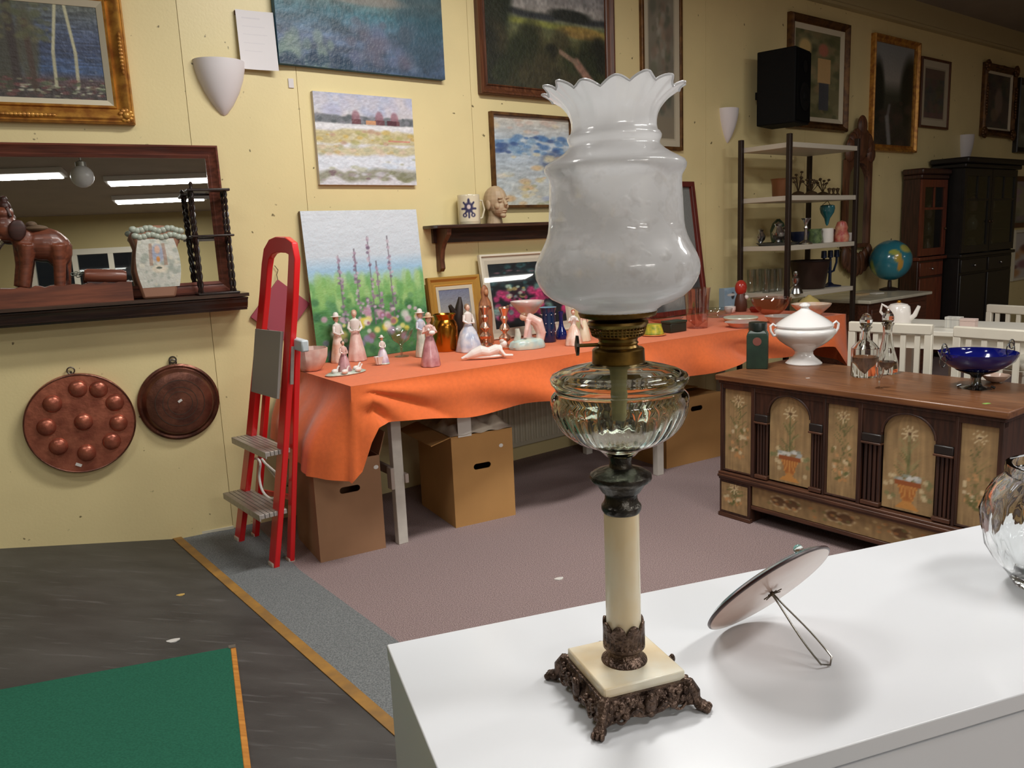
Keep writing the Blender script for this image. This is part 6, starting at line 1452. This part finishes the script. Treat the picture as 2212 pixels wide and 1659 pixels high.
def onu(i, px, py): return at(px, py, SZ[i]+.0005)
def us(i, fx, fy): q = fl_+eC*fx*WU-nC*fy*DU; return np.array([q[0], q[1], SZ[i]+.0005])
def pxu(i, px, fy):
    """point on shelf i in the picture column px, at depth fraction fy"""
    fy = min(.93, max(fy, (1703-px)/103.+.13)); z = SZ[i]+.0005; b0 = fl_-nC*fy*DU; x = find_D(b0, px, z, eC, 2.); q = b0+eC*x; return np.array([q[0], q[1], z])
def lat(name, label, cat, q, prf, mt, n=20, shell=False, group=None, fl=None):
    mb = MB(); (mb.shell(prf, .002, n, fl=fl) if shell else mb.lathe(prf, n, fl=fl)); return tag(mb.build(name, mt, loc=tuple(q)), label, cat, group)
m_tarn = mat('tarnished_metal', (84, 66, 46), .5, .6); m_silv = mat('bright_silver', (186, 186, 186), .2, 1.)
lat('copper_pot', 'small brown copper pot on the second shelf beside the post', 'pot', pxu(1, 1686, .5), [(.05, 0), (.055, .01), (.058, .08), (.066, .12), (.07, .122), (.064, .11)], mat('brown_copper', (126, 82, 52), .4, .5))
def sprig(q, n, h, label, seed):
    random.seed(seed); t = thing('wire_ornament', label, 'ornament', tuple(q), HC, 'wire flower ornaments on the second shelf')
    MB().lathe([(.045, 0), (.05, .01), (.035, .03), (.01, .04)], 14).build('base', m_tarn, t)
    for k in range(n):
        a = random.uniform(0, 6.28); r = random.uniform(.02, .062); z = h*random.uniform(.6, 1.)
        s_ = MB(); s_.tube([(0, 0, .03), (r*.4*math.cos(a), r*.4*math.sin(a), z*.6), (r*math.cos(a), r*math.sin(a), z)], .0028, 5); s_.ell((r*math.cos(a), r*math.sin(a), z), (.012, .012, .008), None, 8, 5); s_.build('stem', m_tarn, t)
sprig(pxu(1, 1724, .5), 9, .17, 'dark wire flower ornament with tall stems beside the copper pot', 1)
sprig(pxu(1, 1752, .4), 9, .13, 'dark wire flower ornament with short stems in the middle of the shelf', 2)
sprig(pxu(1, 1777, .6), 8, .14, 'dark wire flower ornament near the right post of the shelf', 3)
for k, px in enumerate((1791, 1800, 1809)):
    q = pxu(1, px, .2); t_ = MB(); t_.lathe([(.014, 0), (.016, .01), (.006, .02), (.012, .04), (.015, .05), (.002, .056)], 12)
    tag(t_.build('small_figure', m_tarn, loc=tuple(q)), 'tiny dark metal figure in a row on the second shelf', 'ornament', 'tiny metal figures in a row')
# teal glass lamp hanging under the second shelf
q = pxu(1, 1788, .3); t = thing('hanging_glass_lamp', 'teal glass votive lamp hanging under the second shelf', 'lamp', (q[0], q[1], SZ[1]-.205), HC)
MB().lathe([(.004, 0), (.012, .015), (.02, .05), (.045, .09), (.052, .12), (.048, .14), (.036, .145)], 20).build('bowl', mat('teal_glass', (40, 110, 120), .1, coat=.5), t)
for a in (0, 2.1, 4.2): MB().tube([(.04*math.cos(a), .04*math.sin(a), .14), (0, 0, .174)], .002, 5).build('chain', m_tarn, t)
# shelf three: silver tray with tea set
q = us(2, .22, .55); t = thing('silver_tray', 'oval dark silver tray on the third shelf', 'tray', tuple(q), HC)
MB().lathe([(.12, 0), (.125, .006), (.145, .018), (.14, .02), (.125, .009), (.001, .008)], 36, M=Matrix.Diagonal((1.15, .9, 1, 1))).build('tray', mat('tray_silver', (120, 118, 116), .25, 1.), t)
def jug(q, h, label, mt, nm='silver_jug'):
    t = thing(nm, label, 'jug', tuple(q), HC+.5)
    MB().lathe([(.22*h, 0), (.24*h, .03*h), (.10*h, .1*h), (.26*h, .3*h), (.3*h, .5*h), (.18*h, .72*h), (.14*h, .8*h), (.2*h, .9*h), (.06*h, .96*h), (.03*h, 1.*h)], 20).build('body', mt, t)
    MB().tube([(.16*h, 0, .8*h), (.42*h, 0, .75*h), (.44*h, 0, .5*h), (.27*h, 0, .36*h)], .025*h, 6).build('handle', mt, t)
    MB().tube([(-.24*h, 0, .4*h), (-.40*h, 0, .6*h), (-.46*h, 0, .8*h)], [.06*h, .04*h, .03*h], 8).build('spout', mt, t)
def up(q, d): q = np.array(q); q[2] += d; return q
jug(up(us(2, .14, .78), .010), .11, 'squat silver teapot on the dark tray', m_silv, 'silver_teapot')
jug(up(us(2, .17, .45), .010), .15, 'tall silver coffee pot on the dark tray', m_silv, 'silver_coffee_pot')
jug(up(us(2, .30, .5), .010), .12, 'silver milk jug on the dark tray beside the post', m_silv)
lat('green_tureen', 'dark green domed dish behind the silver jugs', 'dish', us(2, .44, .86), [(.04, 0), (.05, .04), (.055, .1), (.04, .15), (.012, .18)], mat('deep_green_glaze', (40, 60, 44), .3))
lat('blue_basin', 'dark blue basin on the third shelf', 'bowl', us(2, .515, .5), [(.035, 0), (.06, .03), (.07, .085)], mat('navy_glaze', (26, 32, 56), .25), shell=True)
lat('silver_candlestick', 'slim silver candlestick in front of the blue basin', 'candlestick', pxu(2, 1740, .12), [(.045, 0), (.045, .01), (.012, .03), (.01, .1), (.016, .11), (.01, .13), (.02, .16), (.035, .175)], m_silv)
lat('green_pot', 'green leafy patterned pot beside the silver candlestick', 'pot', pxu(2, 1758, .4), [(.05, 0), (.06, .03), (.05, .08), (.055, .1)], mat('leaf_glaze', (110, 130, 84), .35, c2=(70, 90, 60), scale=40), shell=True)
lat('white_mug', 'plain white mug on the third shelf', 'mug', pxu(2, 1786, .3), [(.04, 0), (.045, .01), (.045, .1)], WHT, shell=True)
lat('maroon_cup', 'dark maroon cup beside the white mug', 'cup', pxu(2, 1797, .75), [(.035, 0), (.045, .03), (.05, .09)], mat('maroon_glaze', (92, 40, 44), .3), shell=True)
lat('red_capped_pot', 'small cream pot with a red cap near the right post', 'pot', pxu(2, 1817, .2), [(.05, 0), (.055, .04), (.04, .08), (.045, .1), (.03, .14), (.005, .15)], mat('cream_red_glaze', (206, 150, 120), .35, c2=(170, 60, 60), scale=20))
lat('white_cup', 'white cup at the end of the third shelf', 'cup', pxu(2, 1832, .3), [(.025, 0), (.035, .02), (.045, .06)], WHT, shell=True)
# shelf four: glasses, bucket, candelabra
for k, px in enumerate((1626, 1638, 1650, 1662, 1674, 1686)):
    q = us(3, .06+.085*(k % 3)+.03*(k//3), .85-.28*(k//3)); lat('drinking_glass', 'plain clear drinking glass in a row on the lowest visible shelf', 'glass', q, [(.024, 0), (.026, .004), (.032, .13), (.033, .16)], m_tg, 18, True, 'drinking glasses on the low shelf')
q = pxu(3, 1718, .0); lat('silver_bell', 'bright silver baluster bell in front of the dark bucket', 'bell', q, [(.05, 0), (.04, .03), (.03, .05), (.012, .06), (.022, .08), (.024, .1), (.01, .115), (.016, .13), (.012, .145), (.001, .15)], m_silv)
q = pxu(3, 1748, .4); t = thing('dark_bucket', 'dark brown tapered bucket on the lowest visible shelf', 'bucket', tuple(q), HC)
MB().shell([(.10, 0), (.105, .005), (.135, .19), (.14, .2)], .004, 28).build('pail', mat('dark_brown_iron', (54, 36, 28), .4, .3), t); MB().tube([(.138*math.cos(a), .138*math.sin(a), .197) for a in np.linspace(0, 6.28, 33)[:-1]], .005, 6, closed=True).build('rim', mat('dark_rim_iron', (36, 26, 26), .4, .4), t)
q = pxu(3, 1792, .35); t = thing('blue_candelabra', 'dark blue three armed candelabra beside the bucket', 'candelabra', tuple(q), HC)
m_bcan = mat('blue_black_metal', (34, 46, 76), .35, .4)
MB().lathe([(.08, 0), (.08, .006), (.03, .015), (.012, .03), (.010, .20)], 20).build('stem', m_bcan, t)
for s in (-1, 0, 1):
    MB().tube([(0, 0, .10), (s*.05, 0, .11), (s*.085, 0, .17), (s*.085, 0, .215)], .008, 8).build('arm', m_bcan, t); MB().lathe([(.01, .205), (.02, .21), (.018, .258), (.012, .26)], 12, c=(s*.085, 0, 0)).build('cup', m_bcan, t)

# ------------------------------------------------------------------ carved mirror on the wall
c, h, W, z0, H = rect_on((1820, 338), (1880, 340), (1870, 535), (1818, 535), PC, .02)
cmr = thing('carved_mirror', 'tall arched mirror in a carved brown frame with leafy crest', 'mirror', (c[0], c[1], z0), HC)
m_crv = wood('carved_walnut', (112, 70, 46), (70, 42, 28), .45, 7, 2)
def archpts(w, h, n=14): r = w/2; return [(-r, 0), (r, 0)]+[(r*math.cos(a), h-r*.9+r*.9*math.sin(a)) for a in np.linspace(0, math.pi, n)]
_a = archpts(W*.80, H-W*.2); inp_ = [(x, z+W*.08) for x, z in _a]
outp = [(-W/2, 0), (W/2, 0)]+[(W/2*max(-1, min(1, 1.35*math.cos(a))), H-W*.42+W*.42*min(1, 1.25*math.sin(a))) for a in np.linspace(0, math.pi, 14)]
mb = MB(); n = len(outp); v = []
for ring, d in ((outp, 0), (outp, .03), (inp_, .036), (inp_, .006)): v += [(x, -d, z) for x, z in ring]
mb.add(v, [(k*n+i, k*n+(i+1) % n, (k+1)*n+(i+1) % n, (k+1)*n+i) for k in range(3) for i in range(n)]); mb.build('frame', m_crv, cmr, ang=30)
MB().prism(inp_, -.009, -.003).build('glass', m_mir, cmr, smooth=False)
kk = W/2
cr_ = MB()
for k in range(9):
    a = math.pi*k/8; cr_.ell((kk*.8*math.cos(a), -.03, H+.02+kk*.7*math.sin(a)), (.06, .03, .07), None, 10, 7)
cr_.ell((0, -.035, H+kk*.5), (.10, .035, .14)); cr_.ell((0, -.04, H+kk*1.15), (.06, .03, .09)); cr_.build('crest', m_crv, cmr)
bt = MB()
for k in range(7): bt.ell(((k-3)*kk*.3, -.03, -.05-.09*math.cos((k-3)*.45)), (.05, .03, .10), None, 10, 7)
bt.build('apron', m_crv, cmr)

# ------------------------------------------------------------------ marble topped dresser with globe
ZD = .72; d0 = at(1880, 650, ZD); d1 = at(2020, 629, ZD); WDr = float((d1-d0)[:2]@eC); dist0 = (d0[:2]-P2)@nC
dr = thing('marble_dresser', 'low brown dresser with a pale marble top next to the shelving unit', 'dresser', (d0[0], d0[1], 0), HC)
m_mar = mat('pale_marble', (206, 200, 180), .25, c2=(184, 178, 160), scale=5)
DDr = dist0-.02
MB().bb(0, WDr, 0, DDr, ZD-.025, ZD).build('marble_top', m_mar, dr, bevel=.006)
m_dbr = wood('dresser_wood', (92, 50, 34), (62, 32, 24), .4, 6, 0)
MB().bb(.03, WDr-.03, .03, DDr-.01, .08, ZD-.025).build('body', m_dbr, dr, bevel=.004)
for i in range(2):
    for z0_, z1_ in ((.42, .65), (.12, .40)):
        x0_ = .05+i*(WDr-.1)/2; dw = MB().bb(x0_+.01, x0_+(WDr-.1)/2-.01, .015, .032, z0_, z1_).build('drawer', m_dbr, dr, bevel=.004)
        MB().ell((x0_+(WDr-.1)/4, .008, (z0_+z1_)/2), .014).build('knob', m_tarn, dw)
for x in (.06, WDr-.06):
    for y in (.06, DDr-.06): MB().lathe([(.02, 0), (.03, .04), (.025, .085)], 12, c=(x, y, 0)).build('foot', m_dbr, dr)
q = at(1921, 627, ZD); k = depth(q)/F
gl = thing('globe', 'terrestrial globe with turquoise seas on the marble topped dresser', 'globe', tuple(q), HC)
rg = 43*k; zg = zat(q[:2], 562)-ZD
n1, n2 = 72, 44; pg = Paint(n1, n2, (46, 122, 140)); random.seed(44); pg.rough(.06, 8, 6)
for x, y, rx, ry, c_ in ((.5, .44, .035, .10, (186, 160, 60)), (.52, .56, .025, .13, (196, 150, 62)), (.47, .36, .05, .05, (170, 176, 84)), (.6, .30, .08, .09, (176, 170, 90)), (.7, .34, .07, .08, (150, 160, 90)), (.2, .32, .07, .12, (176, 170, 100)), (.28, .62, .035, .16, (150, 170, 90)), (.85, .65, .05, .07, (190, 140, 70)), (.5, .97, .6, .06, (206, 210, 206)), (.5, .02, .6, .05, (196, 206, 206))):
    pg.blob(x, y, rx, ry, c_, 1, .3)
aC2 = math.atan2(-q[1], -q[0])-HC
canvas('sphere', pg, 1, 1, painted('globe_print', .2, 0, .6), gl, fn=lambda u, v: (rg*math.sin(math.pi*v)*math.cos(aC2+.35+(u-.5)*2*math.pi), rg*math.sin(math.pi*v)*math.sin(aC2+.35+(u-.5)*2*math.pi), zg+rg*math.cos(math.pi*v)))
MB().lathe([(.075, 0), (.08, .012), (.05, .022), (.018, .03), (.014, max(.04, zg-rg))], 24).build('stand', m_ebn, gl)
MB().tube([(rg*1.05*math.cos(a)*math.cos(.5), rg*1.05*math.cos(a)*math.sin(.5), zg+rg*1.05*math.sin(a)) for a in np.linspace(-1.57, 1.57, 19)], .004, 6).build('meridian_arm', m_tarn, gl)
q = at(1860, 637, ZD); tag(MB().bb(-.06, .06, -.04, .04, 0, .012).build('notebook', mat('buff_paper', (196, 170, 130), .7), loc=tuple(q), rz=.7), 'buff paper booklet lying on the marble top', 'booklet')
q = at(1893, 634, ZD); tag(MB().bb(-.05, .05, -.035, .035, 0, .006).build('paper_slip', m_lab, loc=tuple(q), rz=.5), 'white paper slip lying on the marble top', 'paper')

# ------------------------------------------------------------------ glazed display cabinets
m_cglass = thinglass('cabinet_glass', (214, 218, 214), .8)
def display(name, label, px_b, px_f, px_r, ytop, mc, mc2, ledge, corn, ustart=None):
    b0 = wpt(px_b, 500, .02, PC)[0][:2] if ustart is None else P2+eC*ustart+nC*.02
    D = find_D(b0, px_f, 1.4); f0 = b0+nC*D; W = find_D(f0, px_r, 1.4, eC, 3.); zt_ = zat(f0, ytop)
    t = thing(name, label, 'cabinet', (f0[0], f0[1], 0), HC); zl_ = ledge
    MB().bb(0, W, .0, D, .06, zl_).build('base_cabinet', mc, t, bevel=.004); MB().bb(.02, W-.02, .03, D-.02, 0, .06).build('plinth', mc, t)
    MB().bb(-.02, W+.02, -.025, D, zl_, zl_+.03).build('ledge', mc2, t, bevel=.005)
    MB().bb(0, .025, .01, D, zl_+.03, zt_).build('side', mc, t); MB().bb(W-.025, W, .01, D, zl_+.03, zt_).build('side', mc, t); MB().bb(.025, W-.025, D-.015, D, zl_+.03, zt_).build('back', mc, t)
    MB().bb(0, W, .0, D, zt_-.03, zt_).build('top', mc, t)
    ch_ = corn; MB().bb(-ch_, W+ch_, -ch_, D, zt_, zt_+.05).build('cornice', mc, t, bevel=.012); MB().bb(-ch_*.5, W+ch_*.5, -ch_*.5, D, zt_-.04, zt_).build('cornice_moulding', mc, t, bevel=.01)
    nd = 2 if W > .7 else 1; wd_ = W/nd; z0_, z1_ = zl_+.04, zt_-.045
    for i in range(nd):
        x0_ = i*wd_+.006; x1_ = (i+1)*wd_-.006; fw_ = .05
        o = MB().bb(x0_, x0_+fw_, -.012, .012, z0_, z1_).bb(x1_-fw_, x1_, -.012, .012, z0_, z1_).bb(x0_+fw_, x1_-fw_, -.012, .012, z0_, z0_+fw_*1.3).bb(x0_+fw_, x1_-fw_, -.012, .012, z1_-fw_*1.3, z1_).build('glazed_door', mc2, t, smooth=False)
        MB().bb(x0_+fw_, x1_-fw_, -.002, .002, z0_+fw_*1.3, z1_-fw_*1.3).build('pane', m_cglass, o, smooth=False)
        MB().bb((x0_+x1_)/2-.01, (x0_+x1_)/2+.01, -.010, .0, z1_-fw_*1.3-(z1_-z0_)*.28, z1_-fw_*1.3).bb(x0_+fw_, x1_-fw_, -.010, .0, z1_-fw_*1.3-(z1_-z0_)*.28-.01, z1_-fw_*1.3-(z1_-z0_)*.28+.01).build('glazing_bar', mc2, o, smooth=False)
        MB().ell((x1_-fw_*.5 if i == 0 else x0_+fw_*.5, -.02, (z0_+z1_)/2-.1), .012).build('knob', m_tarn, o)
        lo = MB().bb(x0_+.02, x1_-.02, -.012, .002, .09, zl_-.16).build('door', mc2, t, bevel=.005)
        dwr = MB().bb(x0_+.02, x1_-.02, -.012, .002, zl_-.14, zl_-.02).build('drawer', mc2, t, bevel=.004); MB().ell(((x0_+x1_)/2, -.02, zl_-.08), .013).build('knob', m_silv, dwr)
    zs_ = [z0_+(z1_-z0_)*f for f in (.27, .5, .73)]
    for z in zs_: MB().bb(.025, W-.025, .04, D-.02, z-.01, z).build('shelf', mc, t)
    return t, f0, W, D, [zl_+.03]+zs_
m_rb = wood('red_brown_wood', (74, 42, 32), (48, 28, 22), .35, 6, 2, coat=.2); m_rb2 = wood('orange_brown_stile', (122, 60, 38), (92, 44, 30), .35, 6, 2, coat=.2)
m_bk = mat('black_stained_wood', (30, 26, 24), .4, var=.1, scale=10); m_bk2 = mat('black_stained_doors', (36, 32, 30), .35, var=.1, scale=10)
t1, f1, W1_, D1_, zs1 = display('brown_display_cabinet', 'narrow red brown glazed display cabinet beside the black one', 1947, 1988, 2043, 376, m_rb, m_rb2, .93, .03)
u1_ = (f1-P2)@eC+W1_+.06
t2, f2, W2_, D2_, zs2 = display('black_display_cabinet', 'tall black glazed display cabinet with wide cornice', 0, 2078, 2192, 352, m_bk, m_bk2, .93, .07, u1_)
random.seed(50)
cols = [('pale_jar', (170, 164, 156), 'pale jar'), ('pinkish_jar', (150, 112, 110), 'pinkish jar'), ('grey_jug', (130, 128, 124), 'grey jug'), ('smoky_vase', (96, 88, 84), 'smoky vase')]
adj = ['squat', 'tall', 'narrow', 'wide', 'little', 'round']
nn = 0
for f0, W, D, zs_, cn, ns in ((f1, W1_, D1_, zs1, 'brown display cabinet', 2), (f2, W2_, D2_, zs2, 'black display cabinet', 3)):
    for si, z in enumerate(zs_[:3]):
        for k in range(ns):
            nm, c_, lb = cols[nn % 4]; nn += 1; q = f0+eC*W*(k+.6)/(ns+.2)-nC*(D*.5+.01); gap = zs_[si+1]-.01-z; hh = min(random.uniform(.12, .2), gap-.025); r = min(random.uniform(.04, .055), D*.5-.045)
            lat(nm, '%s on the %s shelf inside the %s' % (lb, ('bottom', 'second', 'third')[si], cn), nm.split('_')[1], (q[0], q[1], z+.0005), [(r*.7, 0), (r, hh*.3), (r*.9, hh*.6), (r*.5, hh*.8), (r*.6, hh)], gm('cab_'+nm, c_), 16, False, 'crockery inside the '+cn)

# ------------------------------------------------------------------ white slatted chairs round a white table
m_wch = mat('white_chair_paint', (222, 216, 200), .45, var=.03, scale=10); m_seat = mat('white_cushion', (226, 222, 206), .8)
def chair(a, b_, zr, label, ns=5, depth_=.40, far=False):
    a, b_ = np.array(a)[:2], np.array(b_)[:2]; h = math.atan2(*(b_-a)[::-1]); W = float(np.hypot(*(b_-a)))
    t = thing('slatted_chair', label, 'chair', (a[0], a[1], 0), h, 'white slatted chairs')
    for x in (.016, W-.016): MB().bb(x-.017, x+.017, -.012, .016, 0, zr-.045).build('rear_leg', m_wch, t, bevel=.004)
    MB().bb(0, W, -.014, .016, zr-.05, zr).build('top_rail', m_wch, t, bevel=.006); MB().bb(.03, W-.03, -.008, .012, .52, .55).build('lower_rail', m_wch, t, bevel=.003)
    for k in range(ns): x = .033+(W-.066)*(k+.5)/ns; MB().bb(x-.012, x+.012, -.006, .008, .55, zr-.05).build('slat', m_wch, t, bevel=.002)
    MB().bb(.0, W, .0, depth_, .42, .445).build('seat', m_wch, t, bevel=.005); MB().bb(.01, W-.01, .02, depth_-.01, .445, .485).build('cushion', m_seat, t, bevel=.015)
    for x in (.02, W-.02): MB().bb(x-.016, x+.016, depth_-.035, depth_-.005, 0, .42).build('front_leg', m_wch, t, bevel=.004)
    if far:
        for c_ in t.children: c_.rotation_euler = (0, 0, 0); c_.scale = (1, -1, 1)
    return t
zr = .81
chair(at(1835, 694, zr), at(2016, 701, zr), zr, 'white slatted chair behind the decanters on the chest', 5)
a = at(2062, 704, zr); b_ = at(2212, 713, zr); dd = (b_-a)/np.linalg.norm((b_-a)[:2]); chair(a, a+dd*.46, zr, 'white slatted chair behind the cobalt blue bowl', 6)
_l0, _l1 = at(1835, 694, zr), at(2016, 701, zr); _hd = math.atan2(*(_l1-_l0)[:2][::-1]); _nd = np.array([-math.sin(_hd), math.cos(_hd)]); ctr = _l0[:2]+V2(_hd)*.55+_nd*.70
tb = thing('white_table', 'white table behind the slatted chairs', 'table', (ctr[0], ctr[1], 0), _hd); m_wtab = mat('white_table_paint', (226, 222, 210), .35)
ZW = .725
MB().bb(-.62, .62, -.27, .27, ZW-.025, ZW).build('table_top', m_wtab, tb, bevel=.004)
for x in (-.56, .56):
    for y in (-.21, .21): MB().bb(x-.025, x+.025, y-.025, y+.025, 0, ZW-.025).build('leg', m_wtab, tb, bevel=.004)
MB().bb(-.54, .54, -.22, .22, ZW-.10, ZW-.025).build('apron', m_wtab, tb)
zr3 = .765; a = at(2134, 657, zr3); b_ = at(2212, 661, zr3); dd = (b_-a)/np.linalg.norm((b_-a)[:2])
chair(a, a+dd*.44, zr3, 'white slatted chair on the far side of the white table', 6, .36, True)
q = at(1940, 704, ZW); k = depth(q)/F
tp = thing('white_teapot', 'angular white teapot with gold knob on the white table', 'teapot', tuple(q), R(-40))
MB().lathe([(24*k, 0), (26*k, 6*k), (24*k, 30*k), (22*k, 42*k), (20*k, 44*k)], 24).build('body', WHT, tp); MB().lathe([(20*k, 43*k), (17*k, 47*k), (4*k, 50*k)], 24).build('lid', WHT, tp); MB().ell((0, 0, 52*k), 4.5*k).build('lid_knob', m_bras, tp)
MB().tube([(20*k, 0, 14*k), (32*k, 0, 24*k), (40*k, 0, 44*k)], [6*k, 5*k, 3.5*k], 10).build('spout', WHT, tp); MB().tube([(-21*k, 0, 38*k), (-34*k, 0, 46*k), (-37*k, 0, 30*k), (-22*k, 0, 12*k)], 3*k, 8).build('handle', WHT, tp)
for px, py, w_, h_, mt, lb in ((2060, 708, 15, 24, mat('striped_card', (214, 212, 202), .6, c2=(176, 176, 172), scale=60, stretch=(1, 1, .02)), 'white striped gift box on the white table'), (2092, 710, 15, 22, mat('pinkish_card', (206, 184, 176), .6), 'pale pinkish gift box on the white table')):
    q = at(px, py, ZW); k = depth(q)/F; t = thing('gift_box', lb, 'box', tuple(q), R(-48)); MB().bb(-w_*k, w_*k, -w_*k*.7, w_*k*.7, 0, h_*k*.75).build('box', mt, t, bevel=.002); MB().bb(-w_*k*1.04, w_*k*1.04, -w_*k*.74, w_*k*.74, h_*k*.75, h_*k).build('lid', mt, t, bevel=.002)
q = at(2188, 640, .75)
